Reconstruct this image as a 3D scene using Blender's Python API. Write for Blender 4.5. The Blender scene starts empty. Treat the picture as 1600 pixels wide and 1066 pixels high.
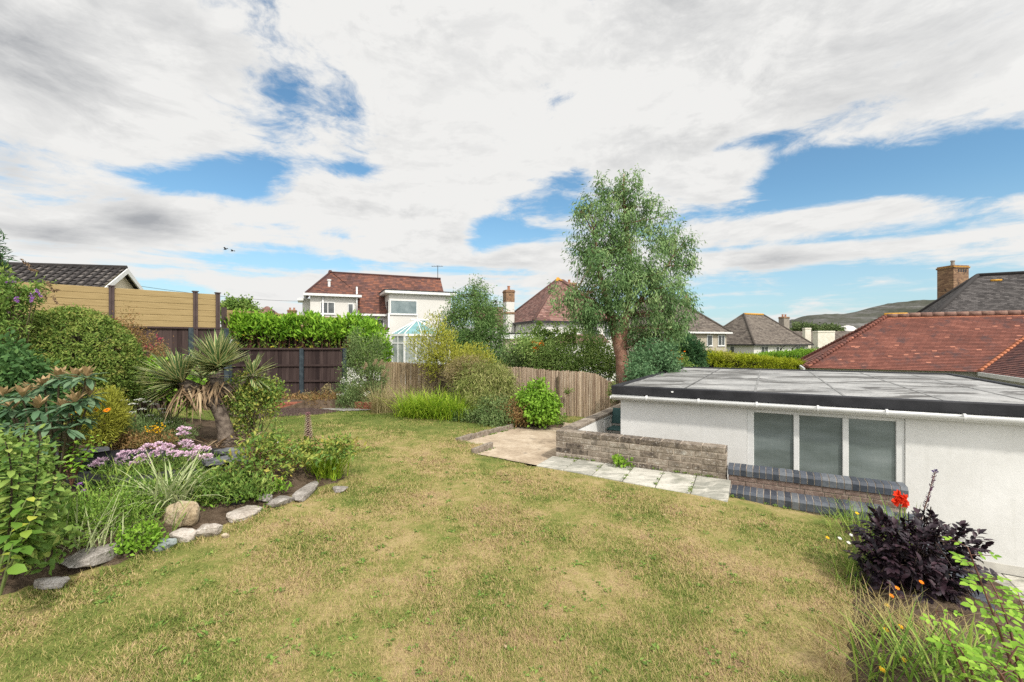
import bpy, math, random
import numpy as np
from mathutils import Vector as V
random.seed(7)
C = bpy.context.scene.collection
E, F = 1.75, 711.0                      # eye height (m) and focal length in photo pixels
def W(px, py, d): return V(((px-800)/F*d, d, E-(py-535)/F*d))
def XY(px, d): return ((px-800)/F*d, d)

# ------------------------------------------------------------------ tagging
def tag(o, label=None, cat=None, group=None, kind=None):
    if label: o['label'] = label
    if cat: o['category'] = cat
    if group: o['group'] = group
    if kind: o['kind'] = kind
    return o
def empty(name, loc, label, cat, group=None, rz=0):
    o = bpy.data.objects.new(name, None); C.objects.link(o)
    o.location = loc; o.rotation_euler = (0, 0, rz); o.empty_display_size = .1
    return tag(o, label, cat, group)
def link(name, me, mat, parent=None):
    o = bpy.data.objects.new(name, me); C.objects.link(o)
    if mat: me.materials.append(mat)
    if parent is not None:
        o.parent = parent
        o.matrix_parent_inverse = parent_inv(parent)
    return o
def parent_inv(p):
    from mathutils import Matrix, Euler
    m = Matrix.Translation(p.location) @ p.rotation_euler.to_matrix().to_4x4()
    return m.inverted()

# ------------------------------------------------------------------ node helpers
class NT:
    def __init__(s, tree): s.t = tree; s.t.nodes.clear()
    def n(s, typ, ins=None, **kw):
        nd = s.t.nodes.new(typ)
        for k, v in kw.items(): setattr(nd, k, v)
        for k, v in (ins or {}).items():
            sock = nd.inputs[k]
            if isinstance(v, bpy.types.NodeSocket): s.t.links.new(v, sock)
            else: sock.default_value = v
        return nd
    def m(s, op, a, b=0.0, c=None, clamp=False):
        nd = s.t.nodes.new('ShaderNodeMath'); nd.operation = op; nd.use_clamp = clamp
        for i, v in enumerate((a, b) if c is None else (a, b, c)):
            if isinstance(v, bpy.types.NodeSocket): s.t.links.new(v, nd.inputs[i])
            else: nd.inputs[i].default_value = v
        return nd.outputs[0]
    def ramp(s, fac, stops, interp='LINEAR'):
        nd = s.t.nodes.new('ShaderNodeValToRGB'); nd.color_ramp.interpolation = interp
        el = nd.color_ramp.elements
        while len(el) < len(stops): el.new(0.5)
        for e, (p, c) in zip(el, stops): e.position = p; e.color = (c[0], c[1], c[2], 1)
        s.t.links.new(fac, nd.inputs[0]); return nd.outputs[0]
    def mix(s, fac, a, b, mode='MIX'):
        nd = s.t.nodes.new('ShaderNodeMix'); nd.data_type = 'RGBA'; nd.blend_type = mode
        for sock, v in ((nd.inputs[0], fac), (nd.inputs[6], a), (nd.inputs[7], b)):
            if isinstance(v, bpy.types.NodeSocket): s.t.links.new(v, sock)
            else: sock.default_value = v if not isinstance(v, tuple) else (*v[:3], 1)
        return nd.outputs[2]
    def smooth(s, x, lo, hi):
        nd = s.n('ShaderNodeMapRange', {0: x, 1: lo, 2: hi}, interpolation_type='SMOOTHSTEP'); return nd.outputs[0]
def newmat(name):
    m = bpy.data.materials.new(name); m.use_nodes = True; return m, NT(m.node_tree)
def finish(t, col, rough=.8, bump=None, bstr=.3, bdist=.02, spec=.3, metal=0.0, transl=0.0):
    p = t.n('ShaderNodeBsdfPrincipled', {'Roughness': rough, 'Specular IOR Level': spec, 'Metallic': metal})
    if isinstance(col, bpy.types.NodeSocket): t.t.links.new(col, p.inputs['Base Color'])
    else: p.inputs['Base Color'].default_value = (*col[:3], 1)
    if bump is not None:
        b = t.n('ShaderNodeBump', {'Height': bump, 'Strength': bstr, 'Distance': bdist})
        t.t.links.new(b.outputs[0], p.inputs['Normal'])
    out = t.n('ShaderNodeOutputMaterial'); sh = p.outputs[0]
    if transl:
        tr = t.n('ShaderNodeBsdfTranslucent')
        if isinstance(col, bpy.types.NodeSocket): t.t.links.new(col, tr.inputs[0])
        else: tr.inputs[0].default_value = (*col[:3], 1)
        mx = t.n('ShaderNodeMixShader', {0: transl, 1: sh, 2: tr.outputs[0]}); sh = mx.outputs[0]
    t.t.links.new(sh, out.inputs[0])
def noise(t, vec, scale, detail=4, rough=.55, dist=0.0):
    return t.n('ShaderNodeTexNoise', {'Vector': vec, 'Scale': scale, 'Detail': detail, 'Roughness': rough, 'Distortion': dist}).outputs[0]
def ocoord(t): return t.n('ShaderNodeNewGeometry').outputs['Position']
def attr(t, name): return t.n('ShaderNodeAttribute', attribute_name=name).outputs['Fac']

def mat_plain(name, cols, scale=6, rough=.8, bump=.0, bscale=60, spec=.3, metal=0, bdist=.01, lo=.35, hi=.65, fine=0):
    m, t = newmat(name); g = ocoord(t)
    f = noise(t, g, scale, 6)
    if fine:
        f = t.m('ADD', t.m('MULTIPLY', f, 1-fine), t.m('MULTIPLY', noise(t, g, scale*9, 4), fine))
    n = len(cols)
    col = t.ramp(f, [(lo+(hi-lo)*i/max(1, n-1), c) for i, c in enumerate(cols)]) if n > 1 else cols[0]
    finish(t, col, rough, noise(t, g, bscale, 5) if bump else None, bump, bdist, spec, metal)
    return m
def mat_leaf(name, cols, rough=.55, transl=.25, edge=None, spec=.14, gain=1.28):
    m, t = newmat(name); v = attr(t, 'var'); n = len(cols); cols = [tuple(min(.8, q*gain) for q in c) for c in cols]
    col = t.ramp(v, [(i/max(1, n-1), c) for i, c in enumerate(cols)])
    if edge: col = t.mix(t.smooth(attr(t, 'edge'), .54, .68), col, edge)
    finish(t, col, rough, None, transl=transl, spec=spec); return m
def mat_tiles(name, cols, mortar, bw, bh, rough=.85, stain=None, stain_scale=1.2, lo=.45, hi=.65, odd=None, bump=.5, ms=.004, tv=.55, row=0):
    """roof tiles / brick: UVs in metres, colour per tile from a cell noise, plus stains"""
    m, t = newmat(name)
    uv = t.n('ShaderNodeTexCoord').outputs['UV']
    br = t.n('ShaderNodeTexBrick', {'Vector': uv, 'Color1': (0, 0, 0, 1), 'Color2': (1, 1, 1, 1), 'Mortar': (.5, .5, .5, 1), 'Scale': 1.0,
             'Mortar Size': ms, 'Mortar Smooth': .1, 'Brick Width': bw, 'Row Height': bh})
    g = ocoord(t)
    f = t.m('ADD', t.m('MULTIPLY', br.outputs[0], tv), t.m('MULTIPLY', noise(t, g, stain_scale, 5), 1.15-tv))
    n = len(cols)
    col = t.ramp(f, [(.2+.6*i/(n-1), c) for i, c in enumerate(cols)])
    if odd: col = t.mix(t.smooth(br.outputs[0], .965, .98), col, odd)
    col = t.mix(t.m('MULTIPLY', br.outputs[1], .3 if row else .7), col, mortar)
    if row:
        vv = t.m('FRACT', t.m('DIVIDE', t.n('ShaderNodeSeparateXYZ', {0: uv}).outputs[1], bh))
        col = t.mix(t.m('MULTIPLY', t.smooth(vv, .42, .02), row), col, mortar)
    if stain: col = t.mix(t.smooth(noise(t, g, stain_scale*2.1, 6, .65), lo, hi), col, stain)
    h = t.m('SUBTRACT', t.m('MULTIPLY', noise(t, g, 50, 4), .4), br.outputs[1])
    finish(t, col, rough, h, bump, .01, .25); return m

# ------------------------------------------------------------------ mesh builder
class MB:
    def __init__(s): s.v = []; s.f = []; s.uv = []; s.var = []
    def quad(s, pts, uv=None, var=0.5):
        i = len(s.v); s.v += [tuple(p) for p in pts]; s.var += [var]*len(pts)
        s.f.append(tuple(range(i, i+len(pts)))); s.uv.append(uv)
    def hexa(s, p, var=.5):
        """p: 8 corners, bottom ring 0-3 then top ring 4-7"""
        i = len(s.v); s.v += [tuple(q) for q in p]; s.var += [var]*8
        for f in ((0, 3, 2, 1), (4, 5, 6, 7), (0, 1, 5, 4), (1, 2, 6, 5), (2, 3, 7, 6), (3, 0, 4, 7)):
            s.f.append(tuple(i+k for k in f)); s.uv.append(None)
    def box(s, c, sz, var=.5):
        x, y, z = c; a, b, h = sz[0]/2, sz[1]/2, sz[2]/2
        s.hexa([(x-a, y-b, z-h), (x+a, y-b, z-h), (x+a, y+b, z-h), (x-a, y+b, z-h),
                (x-a, y-b, z+h), (x+a, y-b, z+h), (x+a, y+b, z+h), (x-a, y+b, z+h)], var)
    def tube(s, path, rad, n=6, cap=True, var=.5):
        path = [V(p) for p in path]; k = len(path)
        if not hasattr(rad, '__len__'): rad = [rad]*k
        i0 = len(s.v)
        ref = V((0, 0, 1))
        for j in range(k):
            d = (path[min(j+1, k-1)]-path[max(j-1, 0)])
            if d.length < 1e-9: d = V((0, 0, 1))
            d.normalize()
            r = ref if abs(d.dot(ref)) < .95 else V((1, 0, 0))
            a = d.cross(r).normalized(); b = d.cross(a)
            for q in range(n):
                th = 2*math.pi*q/n
                s.v.append(tuple(path[j]+(a*math.cos(th)+b*math.sin(th))*rad[j])); s.var.append(var)
        for j in range(k-1):
            for q in range(n):
                s.f.append((i0+j*n+q, i0+j*n+(q+1) % n, i0+(j+1)*n+(q+1) % n, i0+(j+1)*n+q)); s.uv.append(None)
        if cap:
            s.f.append(tuple(i0+q for q in range(n))[::-1]); s.uv.append(None)
            s.f.append(tuple(i0+(k-1)*n+q for q in range(n))); s.uv.append(None)
    def build(s, name, mat, parent=None, smooth=False, bevel=0, seg=1):
        me = bpy.data.meshes.new(name); me.from_pydata(s.v, [], s.f)
        a = me.attributes.new('var', 'FLOAT', 'POINT'); a.data.foreach_set('value', s.var)
        if any(u for u in s.uv):
            ul = me.uv_layers.new(name='UVMap'); k = 0
            for f, u in zip(s.f, s.uv):
                for j in range(len(f)):
                    ul.data[k].uv = u[j] if u else (0, 0); k += 1
        if smooth: me.polygons.foreach_set('use_smooth', [True]*len(me.polygons))
        me.update()
        o = link(name, me, mat, parent)
        if bevel:
            b = o.modifiers.new('bevel', 'BEVEL'); b.width = bevel; b.segments = seg; b.limit_method = 'ANGLE'
        return o
class Fr:
    """a local frame: u along, v away, w up (w = world z)"""
    def __init__(s, o, deg): s.o = o; r = math.radians(deg); s.u = (math.cos(r), math.sin(r)); s.v = (-math.sin(r), math.cos(r))
    def p(s, u, v, w): return V((s.o[0]+u*s.u[0]+v*s.v[0], s.o[1]+u*s.u[1]+v*s.v[1], w))
    def box(s, mb, u0, u1, v0, v1, w0, w1, var=.5):
        mb.hexa([s.p(u0, v0, w0), s.p(u1, v0, w0), s.p(u1, v1, w0), s.p(u0, v1, w0),
                 s.p(u0, v0, w1), s.p(u1, v0, w1), s.p(u1, v1, w1), s.p(u0, v1, w1)], var)

def clip(poly, k, val, keep_ge):
    out = []
    for i in range(len(poly)):
        a, b = poly[i], poly[(i+1) % len(poly)]
        ia = (a[k] >= val) == keep_ge or a[k] == val; ib = (b[k] >= val) == keep_ge or b[k] == val
        if ia: out.append(a)
        if ia != ib:
            t = (val-a[k])/(b[k]-a[k]); out.append(tuple(a[q]+(b[q]-a[q])*t for q in range(2)))
    return out
def roof_plane(mb, poly, course=.1, step=.012, thick=0):
    """tile courses laid up a sloping polygon (first edge = the eave), each lifted at its lower edge"""
    p = [V(q) for q in poly]
    ud = (p[1]-p[0]).normalized(); nrm = V((0, 0, 0))
    for i in range(1, len(p)-1): nrm += (p[i]-p[0]).cross(p[i+1]-p[0])
    nrm.normalize()
    if nrm.z < 0: nrm = -nrm
    vd = nrm.cross(ud).normalized()
    if vd.z < 0: vd = -vd
    uvp = [((q-p[0]).dot(ud), (q-p[0]).dot(vd)) for q in p]
    vmax = max(q[1] for q in uvp); vmin = min(q[1] for q in uvp)
    n = max(1, int(math.ceil((vmax-vmin)/course)))
    for i in range(n):
        v0 = vmin+i*course; v1 = min(v0+course, vmax)
        b = clip(clip(uvp, 1, v0, True), 1, v1, False)
        if len(b) < 3: continue
        def lift(q): return step*(1-(q[1]-v0)/course)
        mb.quad([p[0]+ud*q[0]+vd*q[1]+nrm*lift(q) for q in b], [(q[0]+.37*i, q[1]) for q in b])
        low = [q for q in b if abs(q[1]-v0) < 1e-5]
        if len(low) >= 2:
            l0 = min(low); l1 = max(low)
            a0 = p[0]+ud*l0[0]+vd*v0; a1 = p[0]+ud*l1[0]+vd*v0
            mb.quad([a0, a1, a1+nrm*step, a0+nrm*step], [(l0[0], v0)]*4)

# ------------------------------------------------------------------ numpy foliage
def npmesh(name, verts, tris, mat, parent=None, var=None, edge=None, smooth=False):
    me = bpy.data.meshes.new(name); nv, nf = len(verts), len(tris)
    me.vertices.add(nv); me.vertices.foreach_set('co', np.ascontiguousarray(verts, dtype=np.float32).ravel())
    me.loops.add(nf*3); me.loops.foreach_set('vertex_index', np.ascontiguousarray(tris, dtype=np.int32).ravel())
    me.polygons.add(nf); me.polygons.foreach_set('loop_start', np.arange(0, nf*3, 3, dtype=np.int32))
    if smooth: me.polygons.foreach_set('use_smooth', np.ones(nf, dtype=bool))
    for nm, arr in (('var', var), ('edge', edge)):
        if arr is not None:
            a = me.attributes.new(nm, 'FLOAT', 'POINT'); a.data.foreach_set('value', np.ascontiguousarray(arr, dtype=np.float32))
    me.update(calc_edges=True)
    return link(name, me, mat, parent)
def nrmz(a): return a/np.maximum(np.linalg.norm(a, axis=1, keepdims=True), 1e-9)
def leaf_geo(P, D, N, L, Wd, shape=0, fold=.25, curl=.15):
    """vertices and triangles for leaves with base P, direction D, facing N"""
    D = nrmz(D); S = nrmz(np.cross(D, N)); N = np.cross(S, D)
    L = L[:, None]; Wd = Wd[:, None]; n = len(P)
    if shape == 0:
        pts = [P, P+D*L*.45+S*Wd*.5+N*Wd*fold, P+D*L-N*L*curl, P+D*L*.45-S*Wd*.5+N*Wd*fold]
        tr = [(0, 1, 2), (0, 2, 3)]
    else:
        m1 = P+D*L*.32-N*L*.01; m2 = P+D*L*.68-N*L*curl*.45; tip = P+D*L*.97-N*L*curl
        pts = [P, m1, m2, tip, m1+S*Wd*.44+N*Wd*fold, m1-S*Wd*.44+N*Wd*fold, m2+S*Wd*.42+N*Wd*fold, m2-S*Wd*.42+N*Wd*fold]
        tr = [(0, 1, 4), (0, 5, 1), (1, 2, 6), (1, 6, 4), (1, 5, 7), (1, 7, 2), (2, 3, 6), (2, 7, 3)]
    k = len(pts)
    verts = np.stack(pts, 1).reshape(-1, 3)
    tris = (np.array(tr)[None]+(np.arange(n)*k)[:, None, None]).reshape(-1, 3)
    return verts, tris, k
def blade_geo(P, H, L, Wd, lean, curve, nseg=4, across=2, rng=None, belly=.3):
    """curved strap leaves: base P, heading H (unit, horizontal), angle from upright lean -> lean+curve"""
    n = len(P); L = np.asarray(L); side = np.stack([-H[:, 1], H[:, 0], np.zeros(n)], 1)
    pos = P.copy(); rows = []; edges = []
    for j in range(nseg+1):
        t = j/nseg
        w = Wd*(1-t)**.7*(1 if belly == 0 else min(1, .55+t/belly*.45))
        th = lean+curve*t
        nv = np.stack([-np.cos(th)*H[:, 0], -np.cos(th)*H[:, 1], np.sin(th)], 1)
        if j == nseg: rows.append(pos[:, None]); edges.append(np.full((n, 1), .3))
        elif across == 2:
            rows.append(np.stack([pos-side*w[:, None]*.5, pos+side*w[:, None]*.5], 1)); edges.append(np.zeros((n, 2)))
        else:
            rows.append(np.stack([pos-side*w[:, None]*.5+nv*w[:, None]*.12, pos, pos+side*w[:, None]*.5+nv*w[:, None]*.12], 1))
            edges.append(np.tile(np.array([[1., 0., 1.]]), (n, 1)))
        th = lean+curve*(t+.5/nseg)
        step = (L/nseg)[:, None]
        pos = pos+step*np.stack([np.sin(th)*H[:, 0], np.sin(th)*H[:, 1], np.cos(th)], 1)
    verts = np.concatenate(rows, 1); ed = np.concatenate(edges, 1); k = verts.shape[1]; a = across; tr = []
    for j in range(nseg-1):
        for q in range(a-1):
            i = j*a+q; tr += [(i, i+1, i+a+1), (i, i+a+1, i+a)]
    for q in range(a-1):
        i = (nseg-1)*a+q; tr.append((i, i+1, k-1))
    tris = (np.array(tr)[None]+(np.arange(n)*k)[:, None, None]).reshape(-1, 3)
    return verts.reshape(-1, 3), tris, k, ed.reshape(-1)
def merge(parts):
    off = 0; vs = []; ts = []; va = []; ed = []
    for v, t, a, e in parts:
        vs.append(v); ts.append(t+off); va.append(a); ed.append(e if e is not None else np.zeros(len(v))); off += len(v)
    return np.concatenate(vs), np.concatenate(ts), np.concatenate(va), np.concatenate(ed)
def unit_rand(rng, n): return nrmz(rng.normal(size=(n, 3)))
def blob_ell(b):
    """(px, py, rx, ry, depth[, depth radius m]) -> centre, radii in metres"""
    px, py, rx, ry, d = b[:5]; c = np.array(W(px, py, d)); k = d/F
    return c, np.array([rx*k, b[5] if len(b) > 5 else rx*k, ry*k])
def clumps(rng, blobs, ncl, inner=.55, box=False, flat_bottom=False):
    """clump centres spread through the outer shell of ellipsoids; returns centres and outward directions"""
    data = [blob_ell(b) for b in blobs]
    wts = np.array([np.prod(r)**(2/3) for _, r in data]); wts /= wts.sum()
    Cc, O = [], []
    for (c, r), w in zip(data, wts):
        k = max(1, int(round(ncl*w))); u = unit_rand(rng, k)
        if box:
            q = rng.uniform(-1, 1, (k, 3)); ax = rng.integers(0, 3, k); q[np.arange(k), ax] = np.sign(q[np.arange(k), ax])*rng.uniform(.8, 1, k)
            Cc.append(c+q*r); O.append(nrmz(q**5+.05*u)); continue
        rad = rng.uniform(inner**3, 1, k)**(1/3)
        Cc.append(c+u*rad[:, None]*r); O.append(nrmz(u/r))
    return np.concatenate(Cc), np.concatenate(O)
def foliage(name, mat, parent, rng, cc, oo, per, rc, L, Wd, shape=0, out=.7, up=.2, rnd=.8, fold=.25, curl=.15, sq=1.0, zmin=None, normup=.5, no=.6):
    n = len(cc)*per; idx = np.repeat(np.arange(len(cc)), per)
    off = rng.normal(size=(n, 3))*rc; off[:, 2] *= sq
    P = cc[idx]+off; D = nrmz(oo[idx]*out+unit_rand(rng, n)*rnd+np.array([0, 0, up]))
    N = nrmz(unit_rand(rng, n)+np.array([0, 0, normup])+oo[idx]*no)
    cv = rng.uniform(0, 1, len(cc))
    var = np.clip(cv[idx]*.55+rng.uniform(0, 1, n)*.45, 0, 1)
    if zmin is not None:
        k = P[:, 2] > zmin; P, D, N, var = P[k], D[k], N[k], var[k]; n = len(P)
    s = rng.uniform(.65, 1.2, n)
    v, t, k = leaf_geo(P, D, N, L*s, Wd*s*rng.uniform(.8, 1.2, n), shape, fold, curl)
    return npmesh(name, v, t, mat, parent, np.repeat(var, k))
def twigs(name, mat, parent, rng, base, cc, frac=.35, r0=.02, r1=.004, bend=.15, n=5, spread=.05, maxn=70):
    mb = MB(); sel = rng.permutation(len(cc))[:min(maxn, max(3, int(len(cc)*frac)))]
    for i in sel:
        a = V(base)+V((rng.normal()*spread, rng.normal()*spread, 0)); b = V(cc[i])
        m = a.lerp(b, .5)+V((rng.normal()*bend*.3, rng.normal()*bend*.3, abs(rng.normal())*bend))
        mb.tube([a, a.lerp(m, .6), m, b], [r0, r0*.75, r0*.5, r1], n, cap=False)
    return mb.build(name, mat, parent, smooth=True)
# ------------------------------------------------------------------ camera, sun, sky
sc = bpy.context.scene
cam = bpy.data.cameras.new('camera'); co = bpy.data.objects.new('camera', cam); C.objects.link(co)
co.location = (0, 0, E); co.rotation_euler = (math.radians(90), 0, 0)
cam.sensor_width = 36; cam.lens = 36*F/1600; cam.shift_y = 2/1600; cam.clip_start = .05; cam.clip_end = 9000
sc.camera = co
SUN_EL, SUN_AZ = 47, 150        # azimuth clockwise from +Y: behind the camera, to its right
el, az = math.radians(SUN_EL), math.radians(SUN_AZ)
sdir = V((math.sin(az)*math.cos(el), math.cos(az)*math.cos(el), math.sin(el)))
sl = bpy.data.lights.new('sun', 'SUN'); sl.energy = 2.5; sl.angle = math.radians(3); sl.color = (1, .95, .87)
so = bpy.data.objects.new('sun', sl); C.objects.link(so); so.rotation_euler = (-sdir).to_track_quat('-Z', 'Y').to_euler()
sc.view_settings.view_transform = 'Standard'; sc.view_settings.look = 'None'
sc.view_settings.exposure = 0.62; sc.view_settings.gamma = 1
try: sc.cycles.max_bounces = 6; sc.cycles.transparent_max_bounces = 4; sc.cycles.use_denoising = False; sc.cycles.use_adaptive_sampling = False
except Exception: pass

wd = bpy.data.worlds.new('World'); sc.world = wd; wd.use_nodes = True
t = NT(wd.node_tree)
sky = t.n('ShaderNodeTexSky', sky_type='NISHITA', sun_disc=False, sun_elevation=el, sun_rotation=az, air_density=1.0, dust_density=.6, ozone_density=1.0)
gen = t.n('ShaderNodeTexCoord').outputs['Generated']
sx = t.n('ShaderNodeSeparateXYZ', {0: gen}); X, Y, Z = sx.outputs
Azi = t.m('ARCTAN2', X, Y); Ele = t.m('ARCSINE', Z)
def ae(px, py):
    a = math.atan((px-800)/F); return a, math.atan((535-py)/F*math.cos(a))
def blob(px, py, wx, wy, tilt=0.0):
    a0, e0 = ae(px, py); c = math.cos(a0)
    dx = t.m('SUBTRACT', Azi, a0); dy = t.m('SUBTRACT', Ele, e0)
    if tilt: dy = t.m('SUBTRACT', dy, t.m('MULTIPLY', dx, tilt))
    u = t.m('DIVIDE', dx, wx/F*c*c); v = t.m('DIVIDE', dy, wy/F*c)
    return t.m('EXPONENT', t.m('MULTIPLY', t.m('ADD', t.m('MULTIPLY', u, u), t.m('MULTIPLY', v, v)), -1))
def total(items):
    s = None
    for amp, *b in items:
        q = t.m('MULTIPLY', blob(*b), amp); s = q if s is None else t.m('ADD', s, q)
    return s
# the cloud deck: noise in azimuth / elevation, warped, streaking towards the horizon
ev = t.m('MULTIPLY', t.m('POWER', t.m('MAXIMUM', t.m('ADD', Ele, .03), .0001), .62), 2.35)   # stretches the layers near the horizon
def cvec(du=0.0, dv=0.0, sx_=1.0, sy_=1.0, w=0.0):
    return t.n('ShaderNodeCombineXYZ', {0: t.m('MULTIPLY', t.m('ADD', Azi, du), sx_), 1: t.m('MULTIPLY', t.m('ADD', ev, dv), sy_), 2: w}).outputs[0]
def puff(du=0.0, dv=0.0):
    base = cvec(du, dv, 1.0, 1.25, 2.2)
    wn = t.n('ShaderNodeTexNoise', {'Vector': base, 'Scale': 2.6, 'Detail': 3.0, 'Roughness': .5})
    off = t.n('ShaderNodeVectorMath', {0: wn.outputs[1], 1: (.5, .5, .5)}, operation='SUBTRACT').outputs[0]
    wv = t.n('ShaderNodeVectorMath', {0: off, 3: .30}, operation='SCALE').outputs[0]
    p = t.n('ShaderNodeVectorMath', {0: base, 1: wv}, operation='ADD').outputs[0]
    a = noise(t, p, 2.6, 12, .62); b = noise(t, p, 11.0, 8, .66)
    return t.m('ADD', t.m('MULTIPLY', a, .75), t.m('MULTIPLY', b, .42))
n2 = puff(); n2u = puff(-.012, .045)
qs = t.n('ShaderNodeCombineXYZ', {0: t.m('MULTIPLY', Azi, 1.5), 1: t.m('MULTIPLY', Ele, 30.0), 2: 5.1}).outputs[0]
n3 = noise(t, qs, 1.25, 7, .6, .25)
gaps = total([(1.1, 345, 284, 95, 24), (.55, 410, 262, 85, 28, .2), (.24, 455, 130, 95, 70), (.32, 550, 185, 100, 50, -.2), (.75, 560, 268, 46, 20), (.6, 235, 285, 70, 18),
              (1.0, 855, 316, 95, 24), (.95, 770, 348, 60, 26), (.55, 890, 280, 40, 18), (1.25, 1270, 268, 110, 40), (.7, 1175, 222, 65, 15), (1.2, 1450, 262, 130, 38), (1.2, 1590, 262, 120, 42, .1),
              (.55, 1120, 238, 30, 12), (.9, 430, 408, 130, 22), (.65, 620, 415, 130, 14), (.8, 560, 374, 45, 14), (.8, 748, 386, 40, 16), (.7, 820, 370, 70, 16), (.4, 880, 155, 26, 12), 
              (.62, 1330, 372, 330, 14), (.68, 1350, 428, 330, 18), (.75, 1300, 478, 320, 22), (.65, 600, 470, 420, 18), (.4, 1180, 330, 100, 12)])
adds = total([(1.1, 655, 382, 80, 20), (.8, 1130, 275, 72, 40), (.85, 410, 462, 75, 24), (.8, 488, 445, 32, 16), (.75, 1350, 325, 290, 16, .045), (.5, 240, 345, 160, 40),
              (.8, 510, 305, 70, 24), (.5, 700, 320, 120, 40), (.45, 1000, 120, 500, 110), (.6, 830, 395, 80, 10, .1), (.45, 120, 120, 260, 150), (.35, 1300, 398, 300, 12, -.04), (.35, 900, 410, 500, 8)])
low = t.smooth(Ele, .34, .10)
nn = t.m('ADD', t.m('MULTIPLY', t.m('SUBTRACT', n2, .585), 3.3), t.m('MULTIPLY', t.m('MULTIPLY', t.m('SUBTRACT', n3, .5), low), 1.9))
cov = t.m('ADD', t.m('SUBTRACT', t.m('ADD', nn, .60), gaps), adds)
mask = t.smooth(cov, -.06, .58)
# lit tops, greyer bases, and the heavy grey banks
dark = total([(.65, 50, 65, 170, 85), (.5, 330, 70, 150, 45, -.2), (.95, 225, 345, 90, 24), (.8, 70, 365, 90, 28), (.95, 12, 262, 40, 30), (.35, 1480, 80, 240, 90), (.25, 950, 60, 300, 50),
              (.45, 1195, 415, 55, 16), (.3, 1000, 230, 200, 30), (.3, 60, 180, 130, 50), (.35, 1440, 322, 100, 10), (.35, 560, 322, 70, 10)])
relief = t.m('MULTIPLY', t.m('SUBTRACT', n2u, n2), 2.3)
n4 = noise(t, cvec(0, 0, 1.0, 1.0, 8.2), 3.1, 9, .6, .5)
thick = t.smooth(cov, .25, 1.05)
shade = t.m('ADD', t.m('ADD', t.m('MULTIPLY', t.m('SUBTRACT', n4, .50), 1.5), relief), t.m('MULTIPLY', dark, t.m('ADD', t.m('MULTIPLY', n2, 1.2), .2)))
shade = t.m('MULTIPLY', t.m('MAXIMUM', shade, 0.0), t.m('ADD', t.m('MULTIPLY', thick, .75), .25), None, True)
CB = 5.7
cl = t.mix(shade, (CB, CB*.995, CB*.975, 1), (CB*.46, CB*.475, CB*.50, 1))
skyc = t.mix(1.0, sky.outputs[0], (.72, .98, 1.02, 1), 'MULTIPLY')
# pale milky air low down
skyc = t.mix(t.m('MULTIPLY', t.smooth(Ele, .30, -.02), .62), skyc, (3.5, 4.4, 5.1, 1))
# brightness added to the unseen cloud behind the camera, to fill the shadows
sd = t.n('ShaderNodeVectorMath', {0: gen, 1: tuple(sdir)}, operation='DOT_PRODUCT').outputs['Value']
fill_glow = t.m('ADD', t.m('MULTIPLY', t.smooth(sd, .08, .95), 1.45), 1.0)
cl = t.mix(1.0, cl, t.n('ShaderNodeCombineXYZ', {0: fill_glow, 1: fill_glow, 2: fill_glow}).outputs[0], 'MULTIPLY')
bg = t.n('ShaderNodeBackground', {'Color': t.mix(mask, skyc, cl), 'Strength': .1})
try: wd.cycles.sampling_method = 'MANUAL'; wd.cycles.sample_map_resolution = 512
except Exception: pass
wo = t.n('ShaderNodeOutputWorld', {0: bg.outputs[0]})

# ------------------------------------------------------------------ materials
SOIL = mat_plain('soil', [(.035, .024, .016), (.085, .06, .04), (.14, .105, .075)], 9, .95, .7, 45, .1, bdist=.03, fine=.5)
BARK = mat_plain('bark_chips', [(.02, .014, .011), (.09, .06, .05), (.2, .16, .14)], 26, .95, .9, 60, .1, bdist=.04, lo=.38, hi=.68, fine=.5)
STEM = mat_plain('stem', [(.06, .045, .025), (.12, .095, .055)], 20, .85)
GSTEM = mat_plain('green_stem', [(.07, .10, .025), (.13, .16, .05)], 20, .7)
RSTEM = mat_plain('red_stem', [(.09, .035, .03), (.16, .08, .05)], 20, .6)
m, t = newmat('white_render'); g = ocoord(t)
f = t.m('ADD', t.m('MULTIPLY', noise(t, g, 1.1, 6), .7), t.m('MULTIPLY', noise(t, g, 11, 5), .3))
col = t.ramp(f, [(.35, (.575, .567, .542)), (.65, (.665, .658, .638))])
dr = noise(t, t.n('ShaderNodeMapping', {0: g, 3: (5, 5, .35)}).outputs[0], 1.6, 7, .65)
col = t.mix(t.m('MULTIPLY', t.smooth(dr, .54, .70), .28), col, (.44, .43, .385))
finish(t, col, .9, t.m('ADD', t.m('MULTIPLY', noise(t, g, 42, 4), .8), t.m('MULTIPLY', noise(t, g, 9, 5), 1.0)), .17, .012, .15); WHITE = m
WHITEP = mat_plain('white_plastic', [(.58, .58, .565), (.66, .66, .645)], 3, .35, 0, spec=.45)
WHITEF = mat_plain('white_wall', [(.53, .515, .48), (.60, .58, .545)], .35, .85)
BEIGE = mat_plain('pebbledash', [(.33, .29, .23), (.42, .375, .3)], 3, .9, fine=.5)
CREAM = mat_plain('cream_render', [(.55, .47, .36), (.64, .56, .44)], 2, .9)
BLACKT = mat_plain('black_trim', [(.012, .012, .015), (.028, .028, .032)], 3, .55, .2, 20)
DARKMETAL = mat_plain('dark_downpipe', [(.02, .02, .022), (.03, .03, .03)], 3, .5)
def glass(name, c0, c1, rough=.12):
    m, t = newmat(name); g = ocoord(t)
    col = t.ramp(noise(t, g, 1.6, 3), [(.35, c0), (.65, c1)])
    finish(t, col, rough, noise(t, g, 3, 2), .05, .02, .6); return m
GLASS = glass('window_glass', (.03, .035, .035), (.09, .10, .10))
TEALGLASS = glass('conservatory_glass', (.10, .235, .245), (.16, .31, .32), .25)
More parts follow.
